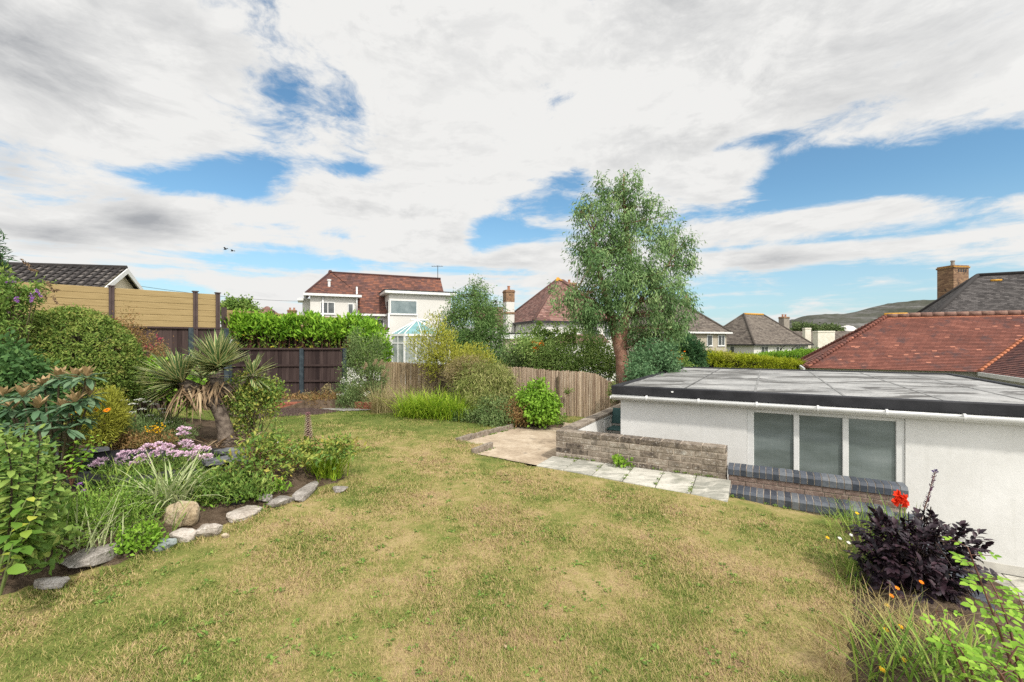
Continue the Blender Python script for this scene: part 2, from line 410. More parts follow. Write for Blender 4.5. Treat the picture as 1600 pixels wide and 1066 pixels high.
# obscured glass with rain streaks
m, t = newmat('obscure_glass'); g = ocoord(t)
sp = t.n('ShaderNodeMapping', {0: g, 3: (16, 16, .9)}).outputs[0]
f = t.m('ADD', t.m('MULTIPLY', noise(t, sp, 2.2, 5), .10), t.m('MULTIPLY', noise(t, t.n('ShaderNodeMapping', {0: g, 3: (.7, .7, 2.2)}).outputs[0], 1.3, 3), .9))
finish(t, t.ramp(f, [(.35, (.10, .122, .112)), (.5, (.15, .178, .172)), (.66, (.21, .24, .235))]), .3, noise(t, sp, 5, 3), .12, .004, .5); OBSC = m
# roofing felt: grey with patches, puddle stains and grit
m, t = newmat('roofing_felt'); g = ocoord(t)
f = t.m('ADD', t.m('MULTIPLY', noise(t, g, 1.1, 6, .6, .4), .75), t.m('MULTIPLY', noise(t, g, 24, 5), .35))
col = t.ramp(f, [(.34, (.13, .13, .127)), (.50, (.24, .238, .232)), (.66, (.36, .356, .345))])
st = t.n('ShaderNodeMapping', {0: g, 2: (0, 0, math.radians(-29)), 3: (.55, 1.5, 1)}).outputs[0]
col = t.mix(t.m('MULTIPLY', t.smooth(noise(t, st, .9, 8, .66, .9), .49, .57), .8), col, (.05, .046, .042))
vo = t.n('ShaderNodeTexVoronoi', {'Vector': g, 'Scale': 22.0}).outputs[0]
sp = t.m('MULTIPLY', t.smooth(vo, .30, .16), t.smooth(noise(t, g, .7, 3), .42, .60))
col = t.mix(t.m('MULTIPLY', sp, .6), col, (.045, .045, .045)); finish(t, col, .8, noise(t, g, 90, 4), .3, .004, .25); FELT = m
BLUEBRICK = None
m, t = newmat('engineering_brick'); g = ocoord(t); v = attr(t, 'var')
f = t.m('ADD', t.m('MULTIPLY', noise(t, g, 30, 5), .5), t.m('MULTIPLY', v, .5))
finish(t, t.ramp(f, [(.25, (.028, .034, .045)), (.55, (.062, .072, .092)), (.8, (.13, .14, .15))]), .5, noise(t, g, 120, 4), .35, .004, .4); BLUEBRICK = m
m, t = newmat('weathered_block'); g = ocoord(t); v = attr(t, 'var')
f = t.m('ADD', t.m('MULTIPLY', noise(t, g, 14, 7, .65), .75), t.m('MULTIPLY', v, .3))
col = t.ramp(f, [(.30, (.055, .045, .038)), (.5, (.19, .155, .12)), (.66, (.30, .255, .205)), (.8, (.44, .41, .36))])
col = t.mix(t.m('MULTIPLY', t.smooth(noise(t, g, 42, 4), .58, .68), .55), col, (.52, .49, .45))
col = t.mix(t.m('MULTIPLY', t.smooth(noise(t, g, 5, 6), .55, .68), .5), col, (.05, .045, .04))
finish(t, col, .95, noise(t, g, 55, 6), .8, .012, .15); BLOCK = m
BROWNBRICK = mat_plain('brown_brick', [(.10, .068, .055), (.19, .135, .11), (.28, .22, .18)], 16, .95, .7, 60, .15, fine=.5)
MORTAR = mat_plain('mortar', [(.25, .20, .16), (.42, .36, .29)], 12, .95, .4, 60, .1)
REDBRICK = mat_plain('red_brick', [(.20, .07, .045), (.32, .12, .075)], 9, .9, .5, 60, .2)
# concrete patio and paving
m, t = newmat('patio_concrete'); g = ocoord(t)
f = t.m('ADD', t.m('MULTIPLY', noise(t, g, 1.6, 7, .62, .5), .7), t.m('MULTIPLY', noise(t, g, 15, 5), .35))
col = t.ramp(f, [(.34, (.20, .155, .11)), (.5, (.36, .285, .205)), (.68, (.50, .42, .32))])
col = t.mix(t.m('MULTIPLY', t.smooth(noise(t, g, 3.1, 8, .7, .8), .58, .64), .6), col, (.17, .14, .11))
finish(t, col, .95, noise(t, g, 40, 6), .5, .012, .15); PATIO = m
m, t = newmat('paving_slab'); g = ocoord(t); v = attr(t, 'var')
rf = t.n('ShaderNodeMapping', {0: g, 2: (0, 0, math.radians(38)), 3: (3, 9, 3)}).outputs[0]
f = t.m('ADD', t.m('MULTIPLY', noise(t, rf, 1.3, 8, .6, .8), .7), t.m('MULTIPLY', v, .25))
col = t.ramp(f, [(.32, (.24, .235, .20)), (.46, (.43, .41, .355)), (.65, (.53, .51, .45))])
col = t.mix(t.m('MULTIPLY', t.smooth(noise(t, g, 2.6, 7, .65, .6), .52, .66), .45), col, (.15, .155, .11))
col = t.mix(t.m('MULTIPLY', t.smooth(noise(t, g, 34, 4), .60, .68), .4), col, (.10, .10, .085))
finish(t, col, .95, noise(t, rf, 2.2, 8, .62, .8), .8, .02, .15); SLAB = m
STONE = mat_plain('grey_stone', [(.13, .115, .10), (.26, .235, .21), (.40, .37, .34)], 7, .9, .8, 26, .2, bdist=.03, fine=.4)
PALESTONE = mat_plain('pale_stone', [(.24, .20, .165), (.38, .335, .29), (.50, .465, .425)], 6, .9, .8, 24, .2, bdist=.03, fine=.4)
TANSTONE = mat_plain('tan_stone', [(.24, .175, .105), (.38, .30, .20), (.48, .41, .31)], 6, .9, .8, 20, .2, bdist=.03, fine=.3)
BLUESTONE = mat_plain('blue_grey_stone', [(.17, .19, .185), (.30, .335, .32)], 7, .9, .7, 26, .2, bdist=.02)
# timber
def timber(name, cols, grain=30, bump=.4, rough=.9):
    m, t = newmat(name); g = ocoord(t); v = attr(t, 'var')
    s = t.n('ShaderNodeMapping', {0: g, 3: (1, 1, .06)}).outputs[0]
    nz = noise(t, s, grain, 5)
    f = t.m('ADD', t.m('ADD', t.m('MULTIPLY', nz, .5), t.m('MULTIPLY', v, .35)), t.m('MULTIPLY', noise(t, g, 1.4, 5), .2))
    n = len(cols); finish(t, t.ramp(f, [(.25+.5*i/(n-1), c) for i, c in enumerate(cols)]), rough, nz, bump, .006, .15); return m
DARKFENCE = timber('dark_stained_timber', [(.020, .013, .013), (.042, .028, .026), (.075, .052, .047)])
BLUEPOST = mat_plain('blue_painted_post', [(.018, .027, .034), (.045, .06, .07)], 8, .7)
BRUSH = timber('split_bamboo', [(.12, .08, .058), (.28, .20, .14), (.41, .32, .23), (.56, .47, .36)], 60)
BRUSHOLD = timber('dry_reed', [(.17, .12, .07), (.33, .25, .15), (.50, .40, .27)], 60)
m, t = newmat('tan_composite'); g = ocoord(t)
s = t.n('ShaderNodeMapping', {0: g, 3: (.4, .4, 9)}).outputs[0]
finish(t, t.ramp(noise(t, s, 7, 5), [(.35, (.265, .19, .085)), (.65, (.34, .25, .12))]), .7, noise(t, s, 30, 3), .15, .003, .2); TAN = m
BROWNPOST = mat_plain('brown_aluminium', [(.05, .032, .03), (.075, .05, .046)], 4, .5)
# roofs
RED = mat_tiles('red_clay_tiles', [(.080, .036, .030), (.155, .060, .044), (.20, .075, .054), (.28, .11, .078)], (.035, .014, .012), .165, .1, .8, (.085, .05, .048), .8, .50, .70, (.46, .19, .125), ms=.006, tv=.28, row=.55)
REDDARK = mat_tiles('dark_red_tiles', [(.06, .03, .03), (.12, .052, .045), (.17, .075, .06)], (.03, .016, .015), .165, .1, .8, (.06, .035, .035), 1.0, .5, .7)
ORANGE = mat_plain('orange_ridge_tile', [(.33, .11, .055), (.52, .20, .10)], 8, .75, .3)
RIDGE = mat_plain('lichen_ridge_tile', [(.11, .065, .052), (.19, .105, .082), (.27, .18, .125)], 10, .9, .5, 40, fine=.4)
LICHEN = mat_plain('orange_lichen', [(.36, .17, .02), (.55, .30, .05)], 18, .95, .5)
BROWNROOF = mat_tiles('brown_house_tiles', [(.055, .030, .026), (.105, .050, .038), (.135, .064, .050), (.20, .082, .052)], (.04, .02, .02), .28, .2, .85, (.075, .042, .042), .6, .48, .7)
PINKROOF = mat_tiles('weathered_clay_tiles', [(.10, .052, .045), (.185, .095, .078), (.25, .15, .125)], (.07, .04, .035), .26, .2, .9, (.085, .055, .05), .9, .5, .7)
GREYROOF = mat_tiles('lichened_grey_tiles', [(.055, .046, .04), (.115, .095, .08), (.17, .145, .12)], (.05, .042, .036), .3, .2, .95, (.18, .16, .14), 1.1, .56, .75)
SLATE = mat_tiles('dark_grey_tiles', [(.030, .027, .027), (.062, .056, .054), (.11, .10, .096)], (.022, .02, .02), .2, .13, .9, (.13, .12, .11), 1.0, .6, .78)
PANTILE = mat_tiles('dark_concrete_tiles', [(.022, .02, .02), (.06, .052, .05), (.13, .115, .105)], (.012, .011, .011), .3, .3, .95, (.15, .135, .125), 3.0, .62, .78, bump=.8)
CHIMBRICK = mat_tiles('chimney_brick', [(.12, .07, .045), (.22, .13, .08), (.30, .19, .11)], (.10, .08, .06), .23, .08, .95, (.06, .045, .035), 1.6, .52, .7)
CHIMREND = mat_plain('weathered_render', [(.19, .165, .14), (.30, .265, .225)], 3, .95, .3, fine=.4)
TERRACOTTA = mat_plain('terracotta', [(.28, .12, .07), (.38, .18, .11)], 6, .8)
# foliage
def LM(name, *cols, **k): return mat_leaf(name, list(cols), **{'transl': .30, **k})
L_EUC = LM('eucalyptus_leaf', (.045, .095, .032), (.095, .17, .06), (.16, .25, .095), (.26, .33, .14))
L_DOME = LM('clipped_shrub_leaf', (.045, .09, .018), (.105, .165, .03), (.18, .235, .05), (.30, .26, .08))
L_DEEP = LM('deep_green_leaf', (.025, .06, .018), (.055, .12, .035), (.11, .19, .055))
L_MID = LM('mid_green_leaf', (.05, .10, .02), (.10, .175, .035), (.17, .25, .055), (.26, .30, .08))
L_LAUREL = LM('laurel_leaf', (.05, .12, .012), (.11, .23, .018), (.19, .34, .03), (.30, .42, .05))
L_LAURELOLD = LM('old_laurel_leaf', (.03, .06, .012), (.07, .12, .02), (.14, .16, .03), (.40, .32, .03))
L_BRIGHT = LM('bright_green_leaf', (.09, .18, .02), (.16, .29, .03), (.26, .40, .055))
L_YELG = LM('yellow_green_leaf', (.16, .18, .025), (.29, .30, .045), (.42, .40, .07))
L_WILLOW = LM('weeping_leaf', (.10, .135, .035), (.18, .215, .055), (.27, .28, .10), (.36, .31, .15))
L_OLIVE = LM('olive_leaf', (.08, .115, .03), (.16, .21, .06), (.25, .28, .10))
L_GREYG = LM('grey_green_leaf', (.07, .12, .04), (.13, .19, .065), (.22, .27, .11))
L_JUV = LM('blue_green_leaf', (.045, .10, .042), (.09, .17, .075), (.16, .25, .12))
L_CONIF = LM('conifer_leaf', (.02, .06, .025), (.05, .115, .045), (.10, .18, .07))
L_GOLD = LM('golden_conifer_leaf', (.16, .19, .012), (.28, .32, .02), (.40, .42, .04))
L_ROSE = LM('rose_leaf', (.055, .115, .025), (.12, .20, .04), (.24, .28, .06), (.38, .29, .07))
L_RUST = LM('rust_leaf', (.10, .10, .03), (.20, .14, .05), (.30, .17, .08), (.16, .18, .05))
L_BIRCH = LM('small_tree_leaf', (.05, .11, .03), (.11, .19, .055), (.20, .29, .10))
L_DAHLIA = LM('black_purple_leaf', (.010, .006, .010), (.021, .012, .018), (.050, .024, .032), transl=.04, rough=.45, spec=.30, gain=1)
L_BUSH = LM('fruit_bush_leaf', (.08, .15, .035), (.17, .26, .065), (.27, .36, .11), (.38, .42, .16))
L_RHOTOP = LM('rhododendron_leaf', (.05, .10, .05), (.09, .16, .085), (.14, .21, .12))
L_RHOTAN = LM('felted_tan_leaf', (.22, .16, .07), (.34, .235, .12), (.44, .31, .17), gain=1)
L_FOREST = LM('distant_leaf', (.05, .08, .03), (.09, .125, .045), (.14, .17, .065))
G_DAY = LM('daylily_leaf', (.11, .20, .015), (.22, .34, .025), (.36, .42, .05))
G_DRY = LM('dry_grass_blade', (.24, .19, .08), (.36, .28, .13), (.20, .21, .07))
G_STRAW = LM('straw_grass_blade', (.17, .16, .06), (.30, .25, .12), (.40, .33, .19))
G_STRIPE = LM('striped_grass_blade', (.20, .27, .09), (.36, .40, .18), edge=(.55, .56, .36))
G_GREEN = LM('green_grass_blade', (.08, .15, .025), (.16, .25, .04), (.26, .32, .07))
YUCCA = LM('yucca_leaf', (.06, .115, .045), (.10, .17, .06), (.15, .22, .085), edge=(.58, .54, .26), rough=.45)
DEADLEAF = LM('dead_yucca_leaf', (.15, .095, .055), (.30, .21, .125), (.42, .32, .20), transl=.1, gain=1)
P_PINK = LM('pink_petal', (.52, .32, .44), (.66, .46, .57), (.74, .60, .68), gain=1)
P_RED = LM('red_petal', (.62, .035, .012), (.80, .06, .02), gain=1)
P_ORANGE = LM('orange_petal', (.80, .17, .008), (.85, .27, .012), gain=1)
P_YELLOW = LM('yellow_petal', (.75, .40, .01), (.80, .50, .02), gain=1)
P_WHITE = LM('white_petal', (.62, .62, .55), (.78, .77, .72), gain=1)
P_PURPLE = LM('purple_petal', (.30, .12, .40), (.42, .20, .52), gain=1)
P_ACAN = LM('acanthus_bract', (.28, .12, .14), (.50, .38, .32), (.34, .22, .20), gain=1)
EUCBARK = mat_plain('peeling_bark', [(.14, .07, .05), (.30, .16, .11), (.40, .27, .20)], 5, .9, .6, 30, .15, bdist=.03, fine=.4)
YUCBARK = mat_plain('yucca_bark', [(.055, .042, .034), (.12, .095, .075), (.18, .145, .115)], 12, .95, .8, 40, .1, bdist=.02)

# ------------------------------------------------------------------ the ground
GU, GV = (.872, -.49), (.49, .872)       # garage axes: u runs along its front towards us, v runs away
R0 = (.717, 7.5)
class AB:                                 # frame with its origin at the left end of the garden wall
    u, v = GU, GV
    def p(s, a, b, z): return V((R0[0]+a*GU[0]+b*GV[0], R0[1]+a*GU[1]+b*GV[1], z))
    def box(s, mb, a0, a1, b0, b1, z0, z1, var=.5):
        mb.hexa([s.p(a0, b0, z0), s.p(a1, b0, z0), s.p(a1, b1, z0), s.p(a0, b1, z0), s.p(a0, b0, z1), s.p(a1, b0, z1), s.p(a1, b1, z1), s.p(a0, b1, z1)], var)
ab = AB()
def ssn(x): x = np.clip(x, 0, 1); return x*x*(3-2*x)
def gz(x, y):
    x = np.asarray(x, float); y = np.asarray(y, float)
    return -.05-.037*np.clip(x+2.5, 0, 4.9)-.085*np.clip(x-2.4, 0, 1.4)-.02*np.clip(y-8, 0, 6)*ssn((x+3)/3)
def gzf(x, y): return float(gz(x, y))
def on(px, py, lift=0):
    """the ground point under a pixel of the photograph"""
    d = 5.0
    for _ in range(30):
        x = (px-800)/F*d; d = .5*d+.5*(E-gzf(x, d))*F/(py-535)
    x = (px-800)/F*d; return V((x, d, gzf(x, d)+lift))
def inpoly(x, y, poly):
    ins = np.zeros(x.shape, bool); n = len(poly)
    for i in range(n):
        (x0, y0), (x1, y1) = poly[i], poly[(i+1) % n]
        c = ((y0 > y) != (y1 > y)) & (x < (x1-x0)*(y-y0)/(y1-y0+1e-12)+x0); ins ^= c
    return ins
def sdist(x, y, poly):
    d = np.full(x.shape, 1e9); n = len(poly)
    for i in range(n):
        a = np.array(poly[i]); b = np.array(poly[(i+1) % n]); ba = b-a
        h = np.clip(((x-a[0])*ba[0]+(y-a[1])*ba[1])/(ba@ba+1e-12), 0, 1)
        d = np.minimum(d, np.hypot(x-a[0]-ba[0]*h, y-a[1]-ba[1]*h))
    return np.where(inpoly(x, y, poly), d, -d)
def sheet(name, mat, X, Y, Z, keep, kind='structure'):
    nr, nc = X.shape; idx = np.arange(nr*nc).reshape(nr, nc)
    a, b, c, d = idx[:-1, :-1][keep], idx[:-1, 1:][keep], idx[1:, 1:][keep], idx[1:, :-1][keep]
    tr = np.concatenate([np.stack([a, b, c], 1), np.stack([a, c, d], 1)])
    o = npmesh(name, np.stack([X, Y, Z], -1).reshape(-1, 3), tr, mat, smooth=True); o['kind'] = kind; return o
def lawn_color(t, g, seed=0):
    big = noise(t, g, .75, 5, .6, .4); med = noise(t, g, 3.2, 5, .6); fine = noise(t, g, 24, 4)
    f = t.m('ADD', t.m('ADD', t.m('MULTIPLY', big, .55), t.m('MULTIPLY', med, .42)), t.m('MULTIPLY', fine, .20))
    return t.m('ADD', t.m('MULTIPLY', t.m('SUBTRACT', f, .585), 1.45), .535)
LAWNSTOPS = [(.24, (.11, .165, .03)), (.36, (.22, .245, .06)), (.46, (.35, .30, .11)), (.57, (.48, .37, .18)), (.68, (.41, .28, .165)), (.82, (.25, .17, .105))]
m, t = newmat('dry_lawn'); g = ocoord(t)
f = lawn_color(t, g)
sg = t.n('ShaderNodeSeparateXYZ', {0: g})
far = t.smooth(sg.outputs[1], 8.2, 10.8)        # the far end of the lawn has kept its green
f = t.m('SUBTRACT', t.m('SUBTRACT', f, t.m('MULTIPLY', t.smooth(sg.outputs[0], -.9, -3.0), .06)), t.m('ADD', t.m('MULTIPLY', far, .15), .075))
col = t.mix(.40, t.ramp(f, LAWNSTOPS), (.10, .08, .035))
finish(t, col, .95, noise(t, g, 60, 5), .6, .03, .1); LAWN = m
m, t = newmat('lawn_blades'); g = ocoord(t); v = attr(t, 'var')
f = lawn_color(t, g); sg = t.n('ShaderNodeSeparateXYZ', {0: g})
f = t.m('SUBTRACT', t.m('SUBTRACT', f, t.m('MULTIPLY', t.smooth(sg.outputs[0], -.9, -3.0), .06)), t.m('ADD', t.m('MULTIPLY', t.smooth(sg.outputs[1], 8.2, 10.8), .15), .075))
f = t.m('ADD', f, t.m('MULTIPLY', t.m('SUBTRACT', v, .5), .46))
finish(t, t.ramp(f, LAWNSTOPS), .8, None, transl=.2, spec=.15); LAWNB = m

def lawn_part(name, a0, a1, b0, b1, st=.12):
    A, B = np.meshgrid(np.arange(a0, a1+.001, (a1-a0)/round((a1-a0)/st)), np.arange(b0, b1+.001, (b1-b0)/round((b1-b0)/st)))
    X = R0[0]+A*GU[0]+B*GV[0]; Y = R0[1]+A*GU[1]+B*GV[1]
    r = np.random.default_rng(3); Z = gz(X, Y)+.008*np.sin(X*3.1+Y*1.7)*np.sin(Y*2.3-X)
    return X, Y, Z
X1, Y1, Z1 = lawn_part('lawn', -16, 4.40, -10, -.0)
sheet('lawn', LAWN, X1, Y1, Z1, np.ones((X1.shape[0]-1, X1.shape[1]-1), bool))
X2, Y2, Z2 = lawn_part('lawn', -16, -.02, 0, 6.0)
sheet('lawn', LAWN, X2, Y2, Z2, np.ones((X2.shape[0]-1, X2.shape[1]-1), bool))
# wide terrain: the neighbouring gardens lie lower and the land falls away
xs = np.concatenate([-np.geomspace(3000, 12, 40), np.linspace(-10, 10, 9), np.geomspace(12, 3000, 40)])
ys = np.concatenate([np.linspace(-60, 40, 30), np.geomspace(45, 4000, 40)])
XX, YY = np.meshgrid(xs, ys)
TZ = -1.36-2.6*ssn((YY-30)/60)-8*ssn((YY-120)/500)+.1*np.sin(XX*.11)*np.sin(YY*.13)*(YY > 45)
GROUND = mat_plain('rough_ground', [(.05, .075, .022), (.10, .12, .04), (.15, .14, .07)], .5, .95, .5, 8, .1, fine=.4)
sheet('ground', GROUND, XX, YY, TZ, np.ones((len(ys)-1, len(xs)-1), bool))
# bank under the edge of the lawn on the left and behind the fences
mb = MB(); pts = [(-16, 6.0), (-.02, 6.0)]
mb.quad([ab.p(-16, 6, -1.5), ab.p(-.02, 6, -1.5), ab.p(-.02, 6, gzf(*ab.p(-.02, 6, 0)[:2])), ab.p(-16, 6, -.05)])
mb.build('lawn_bank', SOIL)['kind'] = 'structure'

def P2(px, py): p = on(px, py); return (p.x, p.y)
BED_L = [P2(-260, 960), P2(0, 942), P2(70, 918), P2(190, 888), P2(262, 858), P2(345, 832), P2(420, 796), P2(505, 768), P2(548, 755), P2(556, 742), P2(520, 715), P2(430, 697), P2(385, 668),
         (-4.6, 9.2), (-5.6, 10.0), (-8.8, 11.2), (-11.5, 10.5), (-9, 6), (-6, 2.5)]
BED_R = [P2(1296, 812), P2(1322, 850), P2(1328, 900), P2(1318, 960), P2(1296, 1020), (1.5, 1.9), (3.2, 1.4), (3.9, 3.4), (4.62, 5.2), (4.3, 5.32)]
BED_B = [P2(560, 640), P2(620, 648), P2(700, 657), P2(765, 664), P2(815, 661), P2(868, 664), (1.2, 13), (-3.9, 14.2), (-6, 14), (-5.2, 12.9)]
BED_K = [P2(428, 641), P2(560, 638), (-5.2, 13.9), (-8.6, 13.6), (-8.6, 12.2)]
BARKBED = [P2(388, 656), P2(440, 651), P2(500, 648), P2(531, 643), P2(490, 639), P2(430, 636), (-8.0, 12.2), (-6.8, 11.0)]
def mound(name, poly, mat, h=.14, w=.6, st=.07):
    p = np.array(poly); x0, y0 = p.min(0)-.4; x1, y1 = p.max(0)+.4
    X, Y = np.meshgrid(np.arange(x0, x1, st), np.arange(y0, y1, st)); S = sdist(X, Y, poly)
    r = np.random.default_rng(5)
    Z = gz(X, Y)+h*ssn((S+.1)/w)-.035+r.normal(size=X.shape)*.008
    sheet(name, mat, X, Y, Z, (S > -.15)[:-1, :-1])
mound('bed_soil', BED_L, SOIL, .22, 1.0)
mound('bed_soil', BED_R, SOIL, .14, .5)
mound('bed_soil', BED_B, SOIL, .2, .7)
mound('bed_soil', BED_K, SOIL, .25, .25)
mound('bark_mulch', BARKBED, BARK, .08, .25, .05)
def mound_z(x, y):
    z = gzf(x, y); X = np.array([x]); Y = np.array([y])
    for poly, h, w in ((BED_L, .22, 1.0), (BED_R, .14, .5), (BED_B, .2, .7), (BED_K, .25, .25)):
        s = sdist(X, Y, poly)[0]
        if s > -.1: z = max(z, gzf(x, y)+h*float(ssn((s+.1)/w))-.035)
    return z
def ong(px, py):
    """bed surface point under a pixel"""
    d = 5.0
    for _ in range(40):
        x = (px-800)/F*d; d = .6*d+.4*(E-mound_z(x, d))*F/(py-535)
    x = (px-800)/F*d; return V((x, d, mound_z(x, d)))

def vnoise(x, y, s, seed):
    t_ = np.random.default_rng(seed).uniform(0, 1, (64, 64)); u, v = x/s, y/s; i, j = np.floor(u).astype(int), np.floor(v).astype(int); a, b = ssn(u-i), ssn(v-j); g = lambda p, q: t_[p % 64, q % 64]
    return (g(i, j)*(1-a)+g(i+1, j)*a)*(1-b)+(g(i, j+1)*(1-a)+g(i+1, j+1)*a)*b
# blades of the lawn: one object that nobody could count
def grass_field():
    rng = np.random.default_rng(11); N = 1150000
    d = 2.0*np.exp(rng.uniform(0, 1, N)**1.0*np.log(14.5/2.0)); ang = rng.uniform(-.92, .92, N)
    x = np.tan(ang)*d; y = d
    A = (x-R0[0])*GU[0]+(y-R0[1])*GU[1]; B = (x-R0[0])*GV[0]+(y-R0[1])*GV[1]
    k = (A < 4.3) & ((B < -.62) | ((A < -.1) & (B < 5.6)))
    k &= ~((B > -.66) & (B < -.0) & (A > -.25)); k &= ~((B > -.40) & (A > 2.4))
    k &= ~inpoly(x, y, PATIO_POLY)
    sd = np.maximum.reduce([sdist(x[k], y[k], p) for p in (BED_L, BED_R, BED_B, BED_K, BARKBED, PATH_POLY)])
    x, y = x[k], y[k]; kk = sd < rng.uniform(-.08, .07, len(x)); x, y, sd = x[kk], y[kk], sd[kk]
    kk = (.55*vnoise(x, y, .16, 5)+.45*vnoise(x, y, .75, 6)) > rng.uniform(.0, .42, len(x)); x, y, sd = x[kk], y[kk], sd[kk]
    n = len(x); dd = np.hypot(x, y)
    P = np.stack([x, y, gz(x, y)-.004], 1); th = rng.uniform(0, 2*np.pi, n); H = np.stack([np.cos(th), np.sin(th)], 1)
    cl_ = .5*vnoise(x, y, .09, 1)+.5*vnoise(x, y, .31, 2)
    L = rng.uniform(.012, .050, n)*(.5+1.1*cl_)*(1+1.2*np.exp(-(np.minimum(sd, 0)/.09)**2)); Wd = (.0020+.0009*dd)*rng.uniform(.7, 1.3, n)
    lean = rng.uniform(.6, 1.62, n)
    tip = P+np.stack([np.sin(lean)*H[:, 0], np.sin(lean)*H[:, 1], np.cos(lean)], 1)*L[:, None]
    s = np.stack([-H[:, 1], H[:, 0], np.zeros(n)], 1)*Wd[:, None]*.5
    v = np.stack([P-s, P+s, tip], 1).reshape(-1, 3); tr = np.arange(n*3).reshape(-1, 3)
    o = npmesh('lawn_grass', v, tr, LAWNB, None, np.repeat(rng.uniform(0, 1, n), 3)); tag(o, 'short parched grass of the lawn, straw coloured with green patches', 'grass', kind='stuff')
    # broad leaved weeds
    n = 430; d = 2.2*np.exp(rng.uniform(0, 1, n)**1.2*np.log(4.2)); ang = rng.uniform(-.75, .62, n); x = np.tan(ang)*d; y = d
    A = (x-R0[0])*GU[0]+(y-R0[1])*GU[1]; B = (x-R0[0])*GV[0]+(y-R0[1])*GV[1]
    k = (B < -.8) & (sdist(x, y, BED_L) < -.1) & (sdist(x, y, BED_R) < -.05); x, y = x[k], y[k]; n = len(x); per = 12
    P = np.repeat(np.stack([x, y, gz(x, y)+.004], 1), per, 0)+rng.normal(size=(n*per, 3))*np.array([.022, .022, .002])
    th = rng.uniform(0, 2*np.pi, n*per); D = np.stack([np.cos(th), np.sin(th), rng.uniform(.1, .7, n*per)], 1)
    Nn = np.tile(np.array([[0, 0, 1.]]), (n*per, 1))+.3*rng.normal(size=(n*per, 3))
    Ls = rng.uniform(.018, .04, n*per); v, tr, kq = leaf_geo(P, D, Nn, Ls, Ls*.5)
    o = npmesh('lawn_weeds', v, tr, L_MID, None, np.repeat(rng.uniform(.1, .9, n*per), kq)); tag(o, 'small green weeds dotted about the dry lawn', 'weeds', kind='stuff')
    # fallen leaves
    n = 26; x = rng.uniform(-3.2, 2.2, n); y = rng.uniform(2.5, 7, n); k = (sdist(x, y, BED_L) < -.1) & (sdist(x, y, BED_R) < -.1); x, y = x[k], y[k]; n = len(x)
    th = rng.uniform(0, 6.28, n); v, tr, kq = leaf_geo(np.stack([x, y, gz(x, y)+.03], 1), np.stack([np.cos(th), np.sin(th), 0*th], 1), np.tile([[0, 0, 1.]], (n, 1))+.25*rng.normal(size=(n, 3)), rng.uniform(.018, .036, n), rng.uniform(.012, .024, n), 1)
    o = npmesh('fallen_leaves', v, tr, DEADLEAF, None, np.repeat(rng.uniform(.2, 1, n), kq)); tag(o, 'pale fallen leaves scattered on the lawn', 'leaves', kind='stuff')
# ------------------------------------------------------------------ patio, paving, courtyard
PATIO_AB = [(-1.38, -.5), (-.05, -.62), (-.03, 4.1), (-1.6, 4.0), (-2.2, 2.5), (-2.15, .2), (-1.38, .2)]
def abxy(a, b): p = ab.p(a, b, 0); return (p.x, p.y)
PATIO_POLY = [abxy(*q) for q in PATIO_AB]
PATH_POLY = [P2(493, 639.5), P2(534, 643.5), P2(576, 642), P2(590, 639), P2(545, 637)]
for o in [o for o in C.objects if o.name.startswith('lawn') and o.type == 'MESH' and o.get('kind') == 'structure' and 'bank' not in o.name]:
    n = len(o.data.vertices); a = np.empty(n*3, np.float32); o.data.vertices.foreach_get('co', a); a = a.reshape(-1, 3)
    ins = inpoly(a[:, 0].astype(float), a[:, 1].astype(float), PATIO_POLY)
    a[ins, 2] -= .13; o.data.vertices.foreach_set('co', a.ravel()); o.data.update()
def patio_sheet():
    A, B = np.meshgrid(np.arange(-2.4, .05, .05), np.arange(-.8, 4.3, .05))
    X = R0[0]+A*GU[0]+B*GV[0]; Y = R0[1]+A*GU[1]+B*GV[1]
    Z = gz(X, Y)-.07*ssn((B+.62)/.3)+.016
    o = sheet('patio', PATIO, X, Y, Z, (sdist(X, Y, PATIO_POLY) > -.03)[:-1, :-1])
    X, Y = np.meshgrid(np.arange(-6.2, -3.4, .05), np.arange(11.5, 14.5, .05))
    sheet('garden_path', mat_plain('grey_path', [(.22, .21, .19), (.31, .295, .27)], 5, .9, .4), X, Y, gz(X, Y)+.02, (sdist(X, Y, PATH_POLY) > 0)[:-1, :-1])
patio_sheet()
grass_field()

def kerb(a, b0, b1, dz, label):
    mb = MB(); n = max(1, round((b1-b0)/.62))
    for i in range(n):
        q0 = b0+(b1-b0)*i/n+.004; q1 = b0+(b1-b0)*(i+1)/n-.004
        z = gzf(*abxy(a, (q0+q1)/2)); ab.box(mb, a-.035, a+.035, q0, q1, z-.25, z+dz)
    tag(mb.build('kerb_edging', BLOCK, None, bevel=.006), label, 'kerb', 'concrete kerbs beside the patio')
kerb(-2.12, .15, 2.35, .045, 'long grey concrete kerb between green lawn and patio')
kerb(-1.36, -.42, .2, .05, 'short grey concrete kerb stub nearer the parched lawn')

mb = MB()
for i in range(6):
    a0 = -.05+i*.445; z = gzf(*abxy(a0+.2, -.3))
    for b0, b1 in ((-.61, -.012),):
        j = random.uniform(-.004, .004)
        mb.hexa([ab.p(a0, b0, z-.05), ab.p(a0+.436, b0, z-.05), ab.p(a0+.436, b1, z-.05), ab.p(a0, b1, z-.05),
                 ab.p(a0, b0, gzf(*abxy(a0, b0))+.022+j), ab.p(a0+.436, b0, gzf(*abxy(a0+.436, b0))+.022+j),
                 ab.p(a0+.436, b1, -.125+j), ab.p(a0, b1, -.125+j)], random.random())
mb.build('paving', SLAB, None, bevel=.008)['kind'] = 'structure'
